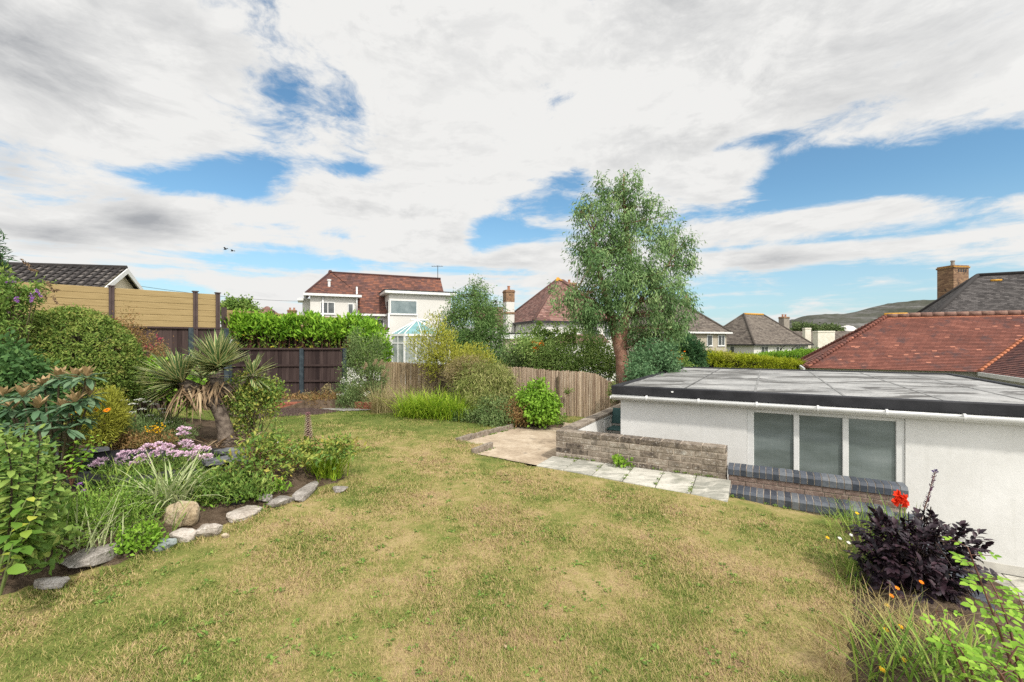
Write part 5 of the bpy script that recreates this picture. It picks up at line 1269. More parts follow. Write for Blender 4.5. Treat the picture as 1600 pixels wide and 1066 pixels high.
hedge('long bright green laurel hedge with bare stems above the dark brown fence', fh, 4.6, 1.0, e-.35, lambda u: e+.74+.06*math.sin(u*3.3)+.04*math.sin(u*8.1)-.02*u, L_LAUREL, 640, 13, .085, .17, .062, 1, L_LAURELOLD, jag=.05, up=.75, lowfrac=.48, stems=110)
plant('laurel_bush', 'rounded bright laurel at the end of hedge beside white house', 'bush', [(582, 545, 26, 34, 14.3), (566, 522, 16, 18, 14.2), (594, 560, 14, 24, 14.3)], L_LAUREL, (*XY(582, 14.3), -.3), 190, 14, .08, .16, .058, shape=1, up=.7, out=.6, ntw=30)
fy = Fr(XY(1106, 23), -6)
hedge('clipped golden yellow conifer hedge behind the flat roof', fy, 4.6, 1.0, -1.4, lambda u: e-.66-.05*u-(0.0 if u < 1.9 else .05*(u-1.9)), L_GOLD, 900, 30, .07, .10, .035, up=.9, jag=.03, group=None)
plant('golden_bush', 'golden yellow bush with green shoots at the end of golden hedge', 'bush', [(1130, 558, 22, 6, 23.5), (1112, 557, 10, 6, 23.4)], L_YELG, (*XY(1126, 23.5), -1.3), 90, 26, .09, .12, .04, up=.7, ntw=0)
fy = Fr(XY(1152, 27), 3)
hedge('clipped bright green hedge before the white hipped roof house', fy, 5.0, 1.1, -1.5, lambda u: e-.98+.085*u, L_BRIGHT, 900, 28, .08, .11, .04, up=.8, jag=.03)
plant('dark_hedge', 'dark green hedge end under the red roof eaves', 'hedge', [(1272, 563, 16, 12, 28)], L_DEEP, (*XY(1272, 28), -1.4), 120, 28, .12, .13, .05, ntw=0)

# ---- shrubs behind the fence
plant('round_conifer', 'rounded dark green conifer bush beyond the garage roof', 'bush', [(1068, 552, 27, 24, 19), (1050, 560, 20, 18, 19), (1082, 560, 15, 16, 19)], L_CONIF, (*XY(1068, 19), -1.35), 260, 60, .12, .16, .035, up=.25, out=.9, ntw=0)
plant('eucalyptus_bush', 'blue green eucalyptus shrub leaning over the corner of flat roof', 'bush', [(1022, 562, 32, 26, 12.6), (1000, 588, 14, 14, 11.2), (1003, 572, 14, 18, 12), (1006, 590, 20, 10, 11.8), (1038, 575, 22, 12, 13)], L_JUV, (*XY(1012, 12.6), -1.3), 300, 26, .11, .085, .045, up=.1, ntw=40)
plant('red_berry_shrub', 'yellow green shrub with orange red berries beyond garage roof', 'bush', [(1052, 570, 20, 12, 16.5), (1035, 575, 18, 12, 16), (1068, 578, 12, 8, 16.5)], L_MID, (*XY(1050, 16.5), -1.3), 130, 26, .12, .10, .05, ntw=0,
      extra=[('berry', P_ORANGE, [(1050, 562, 13, 8, 16.3), (1062, 558, 6, 4, 16.3), (1046, 568, 8, 6, 16.2)], 14, 9, .06, .07, .05, {})])
for px, py, rx, ry, d, mt, lb in ((835, 545, 34, 34, 16, L_BUSH, 'leafy fruit bush behind the bamboo fence below the cream house'), (900, 545, 36, 36, 15.5, L_BUSH, 'tall leafy bush behind bamboo fence near the eucalyptus trunk'), (945, 560, 26, 30, 15, L_BUSH, 'green bush behind bamboo fence beside the eucalyptus trunk'),
                          (805, 568, 22, 18, 15.5, L_GREYG, 'low grey green bush behind the bamboo fence by weeping bush'), (870, 572, 38, 16, 15, L_BUSH, 'low pale leafed bush at the middle of bamboo fence'), (760, 575, 30, 20, 15.5, L_DEEP, 'dark green bush under the small weeping tree')):
    b = [(px, py, rx, ry, d), (px-rx*.5, py+ry*.3, rx*.6, ry*.6, d-.3), (px+rx*.5, py+ry*.2, rx*.6, ry*.7, d)]
    if py > 560: b = b[:1]
    plant('garden_bush', lb, 'bush', b, mt, (*XY(px, d), -1.3), 150 if py < 560 else 130, 26, .16, .095, .05, ntw=26, r0=.02)
for i, (px, y0, y1, d) in enumerate(((842, 500, 540, 16), (866, 503, 545, 15.8), (895, 508, 550, 15.6), (853, 515, 540, 15.9), (880, 520, 550, 15.7))):
    lb = ['upright leafy shoot rising highest in front of cream house wall', 'upright leafy shoot beneath the dark downpipe', 'upright leafy shoot nearest the eucalyptus', 'short leafy shoot between the two tall shoots', 'short leafy shoot below the cream house window'][i]
    plant('leafy_shoot', lb, 'shoot', [(px, (y0+y1)/2, 5, (y1-y0)/2, d)], L_MID, (*XY(px, d), W(0, y1+14, d).z), 26, 9, .05, .10, .055, ntw=3, r0=.012, group='shoots above the bamboo fence', rnd=.6, up=.4)
plant('rose_bush', 'bush with orange yellow roses behind the bamboo fence', 'bush', [(843, 552, 24, 20, 14.8), (826, 545, 12, 12, 14.8)], L_BUSH, (*XY(843, 14.8), -1.2), 90, 24, .13, .08, .045, ntw=14,
      extra=[('flower', P_ORANGE, [(840, 540, 12, 4, 14.5)], 8, 8, .04, .06, .05, {})])

# ---- back border
plant('tall_yellow_shrub', 'tall feathery yellow green shrub by the conservatory', 'bush', [(676, 535, 16, 40, 13.0), (657, 545, 13, 26, 13), (695, 540, 16, 26, 13), (703, 558, 22, 16, 12.9), (678, 570, 14, 22, 12.9), (690, 505, 6, 18, 13)], L_YELG, (*XY(684, 13), -.25), 150, 28, .10, .09, .022, up=.9, rnd=.6, ntw=46, r0=.012)
plant('yellow_shrub', 'spreading yellow green shrub in front of the small weeping tree', 'bush', [(735, 560, 30, 16, 13), (752, 572, 22, 14, 12.9), (722, 575, 20, 12, 13)], L_YELG, (*XY(737, 13), -.3), 130, 30, .11, .09, .024, up=.7, rnd=.7, ntw=26)
plant('weeping_bush', 'large weeping bamboo bush with fine drooping brownish green leaves', 'bush', [(758, 598, 42, 30, 11.9), (788, 608, 20, 28, 11.6), (735, 614, 22, 26, 11.6), (762, 626, 38, 24, 11.5), (772, 586, 26, 16, 12)], L_WILLOW, (*XY(755, 11.9), -.3), 330, 42, .11, .13, .016, up=-.75, out=.5, rnd=.7, ntw=60, r0=.008, fold=.05)
plant('fine_bush', 'feathery pale bush with dry seed heads before reed fence', 'bush', [(718, 580, 20, 16, 12.4), (735, 575, 22, 10, 12.3)], G_STRAW, (*XY(722, 12.4), -.25), 90, 40, .10, .12, .012, up=-.1, rnd=.8, ntw=20, r0=.006)
for i, (px, py, n, L_, lb) in enumerate(((640, 655, 420, .92, 'bright green arching daylily clump nearest the feathery grass'), (672, 657, 460, .98, 'bright green arching daylily clump at the middle of border'), (703, 660, 380, .88, 'bright green arching daylily clump beside the weeping bush'))):
    p = ong(px, py); sp = [(p.x+dx, p.y+.25+dy, mound_z(p.x+dx, p.y+.25+dy)) for dx, dy in ((0, 0), (.2, .1), (-.2, .05), (.1, .3), (-.1, .3))]
    tuft('daylily', lb, 'plant', sp, G_DAY, n, L_*1.02, .020, (.03, .6), (.7, 1.9), 'daylilies in the back border', spread=.11)
p = ong(590, 648); tuft('feathery_grass', 'tall arching straw coloured ornamental grass with pale plumes', 'grass', [(p.x+dx, p.y+.3+dy, p.z) for dx, dy in ((0, 0), (.12, .1), (-.12, 0))], G_STRAW, 380, .95, .010, (.05, .55), (.5, 1.5), spread=.08)
ge = C.objects.get('feathery_grass'); rng = rngn()
for px, py in ((573, 577), (588, 571), (597, 572), (602, 588)):
    c = np.array(W(px, py, p.y+.2)); mb = MB(); stalk(mb, (p.x, p.y+.3, p.z), c, .004, .05); o = mb.build('plume_stem', GSTEM, ge, smooth=True)
    n = 130; tt = rng.uniform(0, 1, n); P = c+np.stack([-.02*tt-.05*tt**2, 0*tt, .02+.14*(1-tt)], 1)+rng.normal(size=(n, 3))*.014
    v, t_, k = leaf_geo(P, nrmz(rng.normal(size=(n, 3))*.6+np.array([-.2, 0, -.5])), unit_rand(rng, n), np.full(n, .05), np.full(n, .007)); npmesh('plume', v, t_, DEADLEAF, ge, np.repeat(rng.uniform(.6, 1, n), k))
p = ong(625, 652); tuft('dry_grass', 'thin dry grass stalks standing against the reed fence', 'grass', [(p.x+dx, p.y+.5, p.z) for dx in (-.5, -.25, 0, .3, .6, .9)], G_STRAW, 200, .9, .007, (.0, .25), (.05, .5), spread=.14)
plant('hebe_bush', 'upright grey green shrub in front of the laurel', 'bush', [(568, 560, 24, 36, 12.9), (548, 590, 14, 26, 12.9), (585, 590, 22, 30, 12.7), (556, 535, 10, 20, 12.9), (590, 545, 12, 22, 12.9)], L_GREYG, (*XY(570, 12.9), 0), 260, 30, .09, .06, .02, up=.6, ntw=60, r0=.01)
plant('white_daisy_bush', 'bush of small white daisies below the hebe', 'flowering plant', [(552, 608, 24, 16, 12.5), (556, 628, 24, 14, 12.3), (545, 622, 14, 12, 12.3)], L_GREYG, (*XY(552, 12.5), 0), 110, 26, .08, .07, .016, up=.6, ntw=16, r0=.006,
      extra=[('flower', P_WHITE, [(536, 602, 8, 10, 12.2), (548, 595, 10, 8, 12.2), (562, 594, 9, 6, 12.2), (571, 612, 5, 5, 12.2), (534, 617, 6, 4, 12.2)], 20, 9, .035, .04, .03, {})])
plant('seed_head_plant', 'dry brown seed heads standing by the dark fence', 'plant', [(512, 612, 9, 8, 13.2), (478, 622, 8, 8, 13.2)], G_STRAW, (*XY(510, 13.2), .1), 30, 14, .04, .06, .02, ntw=10, r0=.004)
for px, py, rx, lb in ((505, 628, 34, 'low pale green plants behind red brick edging'), (455, 630, 26, 'low trailing plants beside the dark fence foot'), (575, 634, 24, 'low green fern at the corner of red brick edging')):
    plant('low_plant', lb, 'plant', [(px, py, rx, 8, 12.9)], L_RUST if px != 575 else L_MID, (*XY(px, 12.9), 0), 150, 24, .07, .07, .026, up=.5, ntw=0, group=None)
plant('bright_shrub', 'vivid green leafy shrub in front of the bamboo fence by patio', 'bush', [(838, 615, 20, 18, 10.9), (832, 632, 24, 14, 10.8), (848, 645, 22, 16, 10.6), (855, 630, 16, 14, 10.8), (825, 622, 14, 12, 10.8)], L_BRIGHT, (*XY(842, 10.9), -.3), 230, 18, .065, .085, .055, shape=1, up=.0, ntw=16, normup=.9)
plant('low_grey_shrub', 'low grey green shrub in front of the weeping bush', 'bush', [(770, 642, 30, 18, 10.9), (745, 652, 20, 12, 10.9), (775, 656, 26, 9, 10.6), (722, 655, 18, 9, 10.9)], L_GREYG, (*XY(765, 10.9), -.25), 240, 24, .07, .055, .026, up=.4, ntw=20)
plant('low_brown_shrub', 'low shrub with brown faded leaves between grey shrub and vivid green shrub', 'bush', [(803, 645, 20, 16, 10.8), (815, 655, 14, 8, 10.7)], L_RUST, (*XY(805, 10.8), -.28), 110, 24, .07, .05, .026, up=.4, ntw=24)
plant('low_green_plant', 'small green plant at the back corner of patio by white wall', 'plant', [(872, 655, 10, 8, 11.3), (858, 658, 8, 6, 11.2)], L_MID, (*XY(868, 11.3), -.35), 40, 14, .05, .07, .03, ntw=6)
plant('wall_weed', 'small green weed growing at the foot of the block wall', 'weed', [(968, 718, 7, 4, 6.86), (975, 721, 5, 3, 6.84)], L_BRIGHT, (*XY(969, 6.86), -.19), 12, 9, .025, .055, .04, shape=1, ntw=4, r0=.003)
plant('fence_ivy', 'small green sprig on the bamboo fence above the white wall', 'climber', [(890, 610, 6, 4, 12.35)], L_OLIVE, (*XY(890, 12.4), -.3), 8, 8, .03, .07, .05, ntw=2, r0=.004)
plant('climber', 'dark green climber at the right end of bamboo fence by garage gutter', 'climber', [(958, 612, 5, 16, 11.9)], L_OLIVE, (*XY(958, 11.9), -.3), 26, 16, .05, .06, .03, ntw=3, r0=.006)

# ---- left side
plant('dome_shrub', 'large clipped dome shaped evergreen shrub with small bronze tipped leaves', 'bush', [(113, 586, 83, 101, 7.6, .95)], L_DOME, (*XY(118, 7.6), -.05), 2900, 24, .034, .046, .026, inner=.955, up=.35, out=.5, ntw=60, r0=.02, no=1.5)
o_ = bpy.data.objects['dome_shrub']
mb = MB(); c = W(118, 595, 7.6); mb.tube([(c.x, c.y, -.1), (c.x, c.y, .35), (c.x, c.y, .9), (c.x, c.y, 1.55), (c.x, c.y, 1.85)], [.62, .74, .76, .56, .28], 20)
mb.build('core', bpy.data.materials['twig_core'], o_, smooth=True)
plant('buddleia', 'buddleia bush with drooping purple and brown flower spikes beside the tan fence', 'bush', [(14, 468, 28, 24, 6.6), (42, 450, 16, 16, 6.6), (0, 490, 26, 24, 6.5), (-8, 450, 28, 22, 6.6), (2, 515, 22, 18, 6.4)], L_MID, (*XY(10, 6.6), 0), 120, 22, .065, .085, .024, up=-.1, ntw=40)
bd = bpy.data.objects['buddleia']; rng = rngn()
for px, py, dx, dy, col in ((48, 418, -16, -14, 0), (72, 440, 12, 14, 0), (82, 462, 8, 14, 0), (60, 425, -14, -4, 0), (56, 452, 8, 12, 1), (50, 462, -2, 10, 1), (22, 440, -12, 2, 1), (78, 455, 14, -2, 0), (26, 466, 2, 6, 1), (68, 452, 4, 16, 0)):
    a, b = np.array(W(px, py, 6.45)), np.array(W(px+dx, py+dy, 6.4)); n = 60; tt = rng.uniform(0, 1, n)[:, None]; P = a+(b-a)*tt+rng.normal(size=(n, 3))*.012*(1.1-tt)
    v, t_, k = leaf_geo(P, unit_rand(rng, n), unit_rand(rng, n), np.full(n, .022), np.full(n, .018)); npmesh('flower_spike', v, t_, P_PURPLE if col else DEADLEAF, bd, np.repeat(rng.uniform(0, .4 if not col else 1, n), k))
plant('dark_leafed_shrub', 'broad leafed dark green shrub below the buddleia', 'bush', [(10, 598, 42, 44, 5.4), (46, 630, 36, 30, 5.4), (46, 590, 22, 20, 5.6), (0, 556, 22, 20, 5.6), (74, 616, 18, 14, 5.6)], L_DEEP, (*XY(30, 5.4), 0), 260, 20, .07, .075, .036, shape=1, up=.0, ntw=40)
plant('berberis', 'dusky shrub with dark red flowers against the dark fence', 'bush', [(225, 550, 28, 26, 9.6), (205, 530, 16, 20, 9.4), (245, 575, 16, 22, 9.6), (200, 505, 8, 20, 9.4)], L_RUST, (*XY(225, 9.6), .05), 170, 22, .08, .05, .022, up=.3, ntw=50, r0=.008,
      extra=[('flower', LM('dark_red_petal', (.22, .03, .05), (.36, .06, .09)), [(246, 532, 5, 4, 9.2), (232, 544, 4, 3, 9.2), (178, 502, 8, 3, 9.0)], 12, 8, .03, .04, .03, {})])
plant('lime_shrub', 'lime green leafy shrub between dome shrub and yucca', 'bush', [(265, 590, 38, 18, 9.2), (235, 600, 22, 24, 9), (290, 610, 30, 20, 9.2), (240, 580, 12, 14, 9)], L_BRIGHT, (*XY(262, 9.2), .05), 130, 20, .09, .12, .05, ntw=20)
plant('golden_cypress', 'small golden green feathery conifer beneath the dome shrub', 'bush', [(158, 655, 28, 36, 6.3), (165, 630, 16, 16, 6.4)], L_YELG, (*XY(158, 6.3), .05), 230, 34, .045, .07, .010, up=.5, rnd=.6, ntw=20)
# rhododendron with felted leaves
def rhodo():
    e_ = empty('rhododendron', (*XY(85, 4.7), .05), 'rhododendron with whorls of tan felted young leaves over large grey green leaves', 'bush'); rng = rngn()
    heads = [(35, 622, 4.6), (70, 605, 4.8), (92, 592, 4.8), (118, 592, 4.7), (135, 590, 4.6), (60, 640, 4.5), (100, 640, 4.5), (20, 640, 4.7), (118, 630, 4.5), (80, 660, 4.4), (45, 665, 4.5), (140, 620, 4.7), (105, 670, 4.4), (15, 665, 4.5), (70, 690, 4.4), (125, 655, 4.6), (30, 695, 4.4), (50, 612, 4.9), (5, 620, 4.8)]
    base = V((*XY(85, 4.7), .1)); mb = MB(); PT = [[], []]
    for i, (px, py, d) in enumerate(heads):
        c = W(px, py, d); mb.tube([base+V((rng.normal()*.05, rng.normal()*.05, -.1)), base.lerp(c, .5)+V((0, 0, -.05)), c], [.018, .012, .008], 6, False)
        for kind, n, ang0, ang1, L_, Wd_ in ((0, 11, .15, .9, .14, .042), (1, 14, 1.15, 2.3, .18, .062)):
            if kind == 0 and i in (9, 10, 12, 13, 14, 15, 16): continue
            th = rng.uniform(0, 6.28)+np.arange(n)*2.4; an = rng.uniform(ang0, ang1, n)
            D = np.stack([np.cos(th)*np.sin(an), np.sin(th)*np.sin(an), np.cos(an)], 1); N = np.stack([-np.cos(th)*np.cos(an), -np.sin(th)*np.cos(an), np.sin(an)], 1)
            PT[kind].append((np.repeat(np.array(c)[None], n, 0)+D*.012, D, N, np.full(n, L_)*rng.uniform(.8, 1.15, n), np.full(n, Wd_)))
    mb.build('stem', STEM, e_, smooth=True)
    for kind, nm, mt in ((0, 'young_leaves', L_RHOTAN), (1, 'foliage', L_RHOTOP)):
        a = [np.concatenate(q) for q in zip(*PT[kind])]; v, t_, k = leaf_geo(*a, 1, .12, .18); npmesh(nm, v, t_, mt, e_, np.repeat(rng.uniform(0, 1, len(a[0])), k))
rhodo()
# tall leafy plant at the near left
def leafy(name, label, stems, mat, stemmat, L_, Wd_, per_m, start=.15, droop=.2, seed=0, cat='plant', shape=1, rr=.008):
    e_ = empty(name, stems[0][0], label, cat); rng = rngn(); mb = MB(); A = []
    for a, m_, b in stems:
        a, m_, b = V(a), V(m_), V(b); path = [a.lerp(m_, t).lerp(m_.lerp(b, t), t) for t in np.linspace(0, 1, 9)]; mb = MB(); mb.tube(path, list(np.linspace(rr, rr*.4, 9)), 6, False); mb.build('stem', stemmat, e_, smooth=True)
        ln = sum((q-p).length for p, q in zip(path, path[1:])); n = max(4, int(ln*per_m))
        for i in range(n):
            t = start+(1-start)*(i+rng.uniform(0, .6))/n; p = a.lerp(m_, t).lerp(m_.lerp(b, t), t); th = i*2.4+rng.uniform(-.3, .3)
            D = np.array([math.cos(th), math.sin(th), rng.uniform(-.1, .5)-droop]); s = (1-.45*t**3)*rng.uniform(.75, 1.1); A.append((np.array(p), D, np.array([rng.normal()*.2, rng.normal()*.2, 1.]), L_*s, Wd_*s))
    a = [np.array(q) for q in zip(*A)]
    v, t_, k = leaf_geo(*a, shape, .12, .22); npmesh('foliage', v, t_, mat, e_, np.repeat(rng.uniform(0, 1, len(A)), k)); return e_
d = 3.05; g0 = V((*XY(20, d), .05))
leafy('tall_leafy_plant', 'tall dark stemmed leafy shrub at the near edge of the pond bed', [(W(15, 905, 3), W(25, 780, 3), W(40, 660, 3.1)), (W(10, 900, 2.95), W(-20, 760, 3), W(-12, 655, 3)), (W(25, 905, 3.1), W(55, 790, 3.1), W(62, 690, 3.2)), (W(5, 900, 3), W(30, 740, 2.9), W(8, 690, 2.9)), (W(25, 905, 3.1), W(75, 800, 3.1), W(88, 740, 3.1)), (W(20, 905, 3.1), W(5, 820, 3), W(-25, 780, 2.9)), (W(20, 905, 3.1), W(45, 830, 3), W(60, 780, 2.95))], L_MID, mat_plain('dark_stem', [(.03, .018, .016), (.06, .04, .03)], 20, .7), .115, .050, 90, .15)
tb = [W(-10, 920, 2.8), W(10, 905, 2.8)]
e_ = plant('leafy_underplanting', 'dense mid green leafy growth under the tall near shrub', 'plant', [(30, 800, 46, 60, 3.5), (20, 725, 36, 44, 3.6), (60, 845, 30, 34, 3.4)], L_MID, (*XY(25, 3.5), .05), 150, 14, .06, .075, .036, shape=1, up=.1, ntw=24, r0=.006)
leafy('broad_leaf_plant', 'broad yellowing leaves low at the near bed edge', [(W(0, 930, 2.7), W(10, 890, 2.7), W(20, 850, 2.72)), (W(-10, 930, 2.75), W(10, 830, 2.8), W(45, 775, 2.9)), (W(0, 930, 2.75), W(30, 840, 2.8), W(60, 795, 2.9))], LM('broad_leaf', (.06, .13, .02), (.11, .20, .03), (.30, .32, .05)), GSTEM, .115, .085, 26, .45, .3)
leafy('green_rose', 'green leafy stems behind the tall near shrub by the pond', [(W(112, 760, 4.6), W(110, 700, 4.6), W(125, 645, 4.6)), (W(112, 760, 4.6), W(130, 710, 4.6), W(150, 680, 4.6)), (W(112, 760, 4.6), W(95, 710, 4.6), W(92, 675, 4.6)), (W(112, 760, 4.6), W(120, 720, 4.5), W(160, 690, 4.5)), (W(112, 760, 4.6), W(100, 720, 4.5), W(130, 700, 4.5))], L_BRIGHT, RSTEM, .075, .05, 40, .3)
lg = leafy('ligularia', 'yellow flowered ligularia with faded orange heads behind the pond', [(W(110, 720, 4.8), W(115, 680, 4.8), W(125, 640, 4.8)), (W(112, 720, 4.8), W(130, 670, 4.8), W(150, 648, 4.8)), (W(112, 720, 4.8), W(135, 665, 4.8), W(165, 640, 4.8))], L_MID, GSTEM, .09, .05, 16, .1)
for px, py, mt in ((124, 642, P_YELLOW), (150, 641, P_YELLOW), (133, 627, P_ORANGE), (152, 632, P_ORANGE), (167, 641, P_ORANGE), (117, 646, P_YELLOW)): flower_disc(mt, lg, W(px, py, 4.72), .036, 12, (.1, -.6, .8), 'flower', STEM)
# achillea
e_ = empty('achillea', (*XY(225, 7.2), .1), 'tall thin achillea with flat dull white flower heads behind the pond', 'flowering plant'); rng = rngn(); mb = MB(); hv = []
for px, py in ((196, 626), (207, 632), (218, 625), (230, 628), (222, 640), (204, 645), (240, 632), (252, 640), (258, 645), (248, 655), (172, 650), (235, 650), (262, 660)):
    c = W(px, py, 7.2); stalk(mb, (c.x+rng.normal()*.06, 7.2, .1), c, .004); v, t_, k = petals(rng, c, 40, .055, .022, .018, .3, .15); hv.append((v, t_, k))
    npmesh('flower_head', v, t_, P_WHITE, e_, np.repeat(rng.uniform(0, .5, 40), k))
mb.build('stem', GSTEM, e_, smooth=True)
plant('achillea_leaves', 'feathery grey green leaves under the achillea stems', 'plant', [(225, 668, 50, 14, 7.2), (260, 676, 40, 12, 7), (200, 676, 30, 12, 7)], L_GREYG, (*XY(225, 7.2), .1), 170, 26, .06, .06, .012, up=.8, ntw=0)
plant('rusty_perennials', 'low rusty orange and green perennials at the back of the pond', 'plant', [(195, 690, 36, 12, 6.7), (240, 690, 30, 10, 6.6), (170, 695, 22, 10, 6.5)], L_RUST, (*XY(200, 6.7), .1), 130, 24, .05, .045, .018, up=.5, ntw=0,
      extra=[('flower', P_YELLOW, [(240, 671, 7, 3, 6.6)], 8, 8, .03, .03, .02, {})])
# yucca
def yucca():
    base = ong(352, 694); base.z -= .05; d = base.y; e_ = empty('yucca', base, 'variegated yucca with cream edged sword leaves on a thick bent trunk', 'yucca'); rng = rngn()
    mb = MB(); Wd_ = lambda x, y, dd=0: W(x, y, d+dd)
    mb.tube([Wd_(357, 700), Wd_(355, 690), Wd_(352, 672), Wd_(346, 650), Wd_(338, 632), Wd_(334, 615), Wd_(338, 592)], [.19, .14, .11, .10, .10, .10, .10], 14)
    mb.tube([Wd_(336, 628), Wd_(315, 615), Wd_(295, 605), Wd_(283, 600)], [.12, .12, .11, .10], 10); mb.tube([Wd_(338, 615), Wd_(365, 606, .2), Wd_(385, 596, .3), Wd_(398, 590, .3)], [.10, .09, .08, .07], 10)
    mb.build('trunk', YUCBARK, e_, smooth=True)
    for (px, py, dd), ax, n, L_, wd_ in (((341, 580, 0), (.05, -.3, 1), 180, .62, .098), ((285, 601, -.1), (-.7, -.35, .62), 140, .62, .094), ((390, 590, .3), (.85, -.1, .5), 44, .42, .075), ((318, 594, .35), (-.3, .5, .9), 34, .60, .09)):
        c = np.array(Wd_(px, py, dd)); ax = nrmz(np.array([ax], float))[0]; pol = np.sqrt(rng.uniform(.0, 1, n))*1.38; az_ = np.arange(n)*2.39996
        t1 = nrmz(np.cross(ax, [[.3, .9, .1]])); t2 = np.cross(ax, t1[0])
        D = np.cos(pol)[:, None]*ax+np.sin(pol)[:, None]*(np.cos(az_)[:, None]*t1+np.sin(az_)[:, None]*t2[None])
        H = nrmz(np.stack([D[:, 0], D[:, 1]], 1)+1e-4); lean = np.arccos(np.clip(D[:, 2], -1, 1)); P = c+D*.05+ax*.10*(1-pol[:, None]/1.75)
        v, t_, k, ed = blade_geo(P, H, L_*rng.uniform(.8, 1.08, n)*(1-.12*pol), wd_*rng.uniform(.85, 1.1, n), lean-.04, np.full(n, .16)+.06*rng.normal(size=n), 5, 3, rng, .35)
        npmesh('leaf_rosette', v, t_, YUCCA, e_, np.repeat(rng.uniform(0, 1, n), k), ed)
    n = 170; seg = rng.uniform(0, 1, n); a, b = np.array(Wd_(282, 608, -.08)), np.array(Wd_(345, 600, 0)); P = a+(b-a)*seg[:, None]+rng.normal(size=(n, 3))*np.array([.05, .07, .045])
    th = rng.uniform(0, 6.28, n); v, t_, k, ed = blade_geo(P, np.stack([np.cos(th), np.sin(th)], 1), rng.uniform(.35, .72, n)*(1.1-.5*seg), rng.uniform(.025, .05, n), rng.uniform(1.7, 2.5, n), rng.uniform(.2, .9, n), 5, 2, rng, .2)
    npmesh('dead_leaf_skirt', v, t_, DEADLEAF, e_, np.repeat(rng.uniform(0, 1, n), k), ed)
    n = 60; P = np.repeat(np.array(base)[None], n, 0)+rng.normal(size=(n, 3))*np.array([.2, .15, .02])+np.array([0.05, 0, .08]); th = rng.uniform(0, 6.28, n)
    v, t_, k, ed = blade_geo(P, np.stack([np.cos(th), np.sin(th)], 1), rng.uniform(.2, .45, n), rng.uniform(.02, .04, n), rng.uniform(.9, 1.5, n), rng.uniform(.1, .5, n), 4, 2, rng, .2); npmesh('fallen_dead_leaf', v, t_, DEADLEAF, e_, np.repeat(rng.uniform(0, 1, n), k), ed)
yucca()
plant('autumn_rose_bush', 'rose bush with yellow and russet leaves growing beside the yucca trunk', 'bush', [(385, 612, 34, 26, 7.6), (405, 625, 32, 28, 7.7), (370, 640, 18, 24, 7.5), (420, 615, 22, 20, 7.9), (382, 665, 14, 14, 7.5)], L_ROSE, (*XY(390, 7.6), 0), 250, 18, .06, .055, .030, up=.2, ntw=34, r0=.008)
leafy('thin_rose', 'thin rose stems with round green leaves in front of the bark mulch', [(W(425, 740, 6), W(428, 690, 6), W(432, 640, 6)), (W(425, 740, 6), W(418, 700, 6), W(412, 670, 6)), (W(425, 740, 6), W(445, 690, 6), W(440, 655, 6)), (W(425, 740, 6), W(438, 700, 6), W(452, 680, 6))], L_MID, GSTEM, .065, .045, 28, .35)
# phlox
def phlox():
    base = on(230, 770); d = 5.6; e_ = empty('phlox', V((*XY(235, 5.5), .12)), 'phlox clump with pale pink flower heads along the pond', 'flowering plant'); rng = rngn(); mb = MB()
    H = [(150, 728), (158, 722), (190, 718), (186, 728), (196, 710), (217, 707), (222, 716), (232, 700), (240, 712), (248, 697), (252, 706), (262, 700), (272, 710), (290, 694), (296, 700), (300, 712), (306, 718), (285, 712), (318, 704), (322, 716), (288, 672), (287, 680), (213, 726), (226, 724), (268, 720), (310, 703)]
    for px, py in H:
        dd = 5.55+rng.normal()*.18; c = W(px, py, dd) if py > 690 else W(px, py, 5.9); stalk(mb, (c.x+rng.normal()*.05, c.y+.02, .15), c-V((0, 0, .02)), .004)
        n = 90; v, t_, k = petals(rng, c, n, .072, .024, .023, .4, .6); npmesh('flower_head', v, t_, P_PINK, e_, np.repeat(rng.uniform(0, 1, n), k))
    mb.build('stem', GSTEM, e_, smooth=True)
    cc, oo = clumps(rng, [(250, 755, 80, 24, 5.35), (200, 750, 50, 18, 5.5), (310, 755, 36, 24, 5.3), (270, 735, 60, 14, 5.6)], 260, .3); foliage('foliage', L_MID, e_, rng, cc, oo, 22, .06, .085, .020, 0, out=.4, up=.5, zmin=.02)
phlox()
plant('fern_patch', 'fresh green ferny herbs filling the near pond bed', 'plant', [(150, 812, 66, 36, 4.1), (215, 815, 44, 26, 4.3), (95, 832, 46, 22, 4.0), (185, 832, 40, 16, 4.15)], LM('herb_leaf', (.07, .15, .025), (.15, .25, .04), (.26, .36, .07)), (*XY(150, 4.1), .05), 300, 30, .055, .042, .015, up=.5, ntw=40, r0=.004, stem=GSTEM)
plant('bed_herbs', 'mixed green herbs between the striped grass and the phlox', 'plant', [(290, 775, 40, 18, 4.9), (335, 772, 34, 22, 4.9), (240, 780, 34, 22, 4.6), (365, 765, 34, 22, 5.0), (400, 770, 26, 14, 5.0)], L_MID, (*XY(290, 4.9), .08), 320, 24, .05, .055, .020, up=.5, ntw=14, r0=.004, stem=GSTEM)
plant('edge_herb', 'light green leafy herb spilling over the edging stones', 'plant', [(218, 845, 26, 22, 3.9), (205, 860, 16, 14, 3.8)], L_BRIGHT, (*XY(215, 3.9), 0), 70, 20, .035, .04, .022, up=.3, ntw=14, r0=.004, stem=GSTEM)
plant('red_stemmed_shrub', 'thin red stemmed shrub with sparse green leaves near the edging stones', 'bush', [(385, 735, 26, 42, 5.2), (410, 712, 30, 32, 5.4), (365, 745, 24, 28, 5.1), (432, 728, 26, 30, 5.5), (400, 760, 24, 22, 5.1), (420, 690, 20, 24, 5.5)], L_ROSE, (*XY(398, 5.15), .08), 170, 12, .06, .062, .028, up=.2, ntw=60, r0=.008, stem=RSTEM)
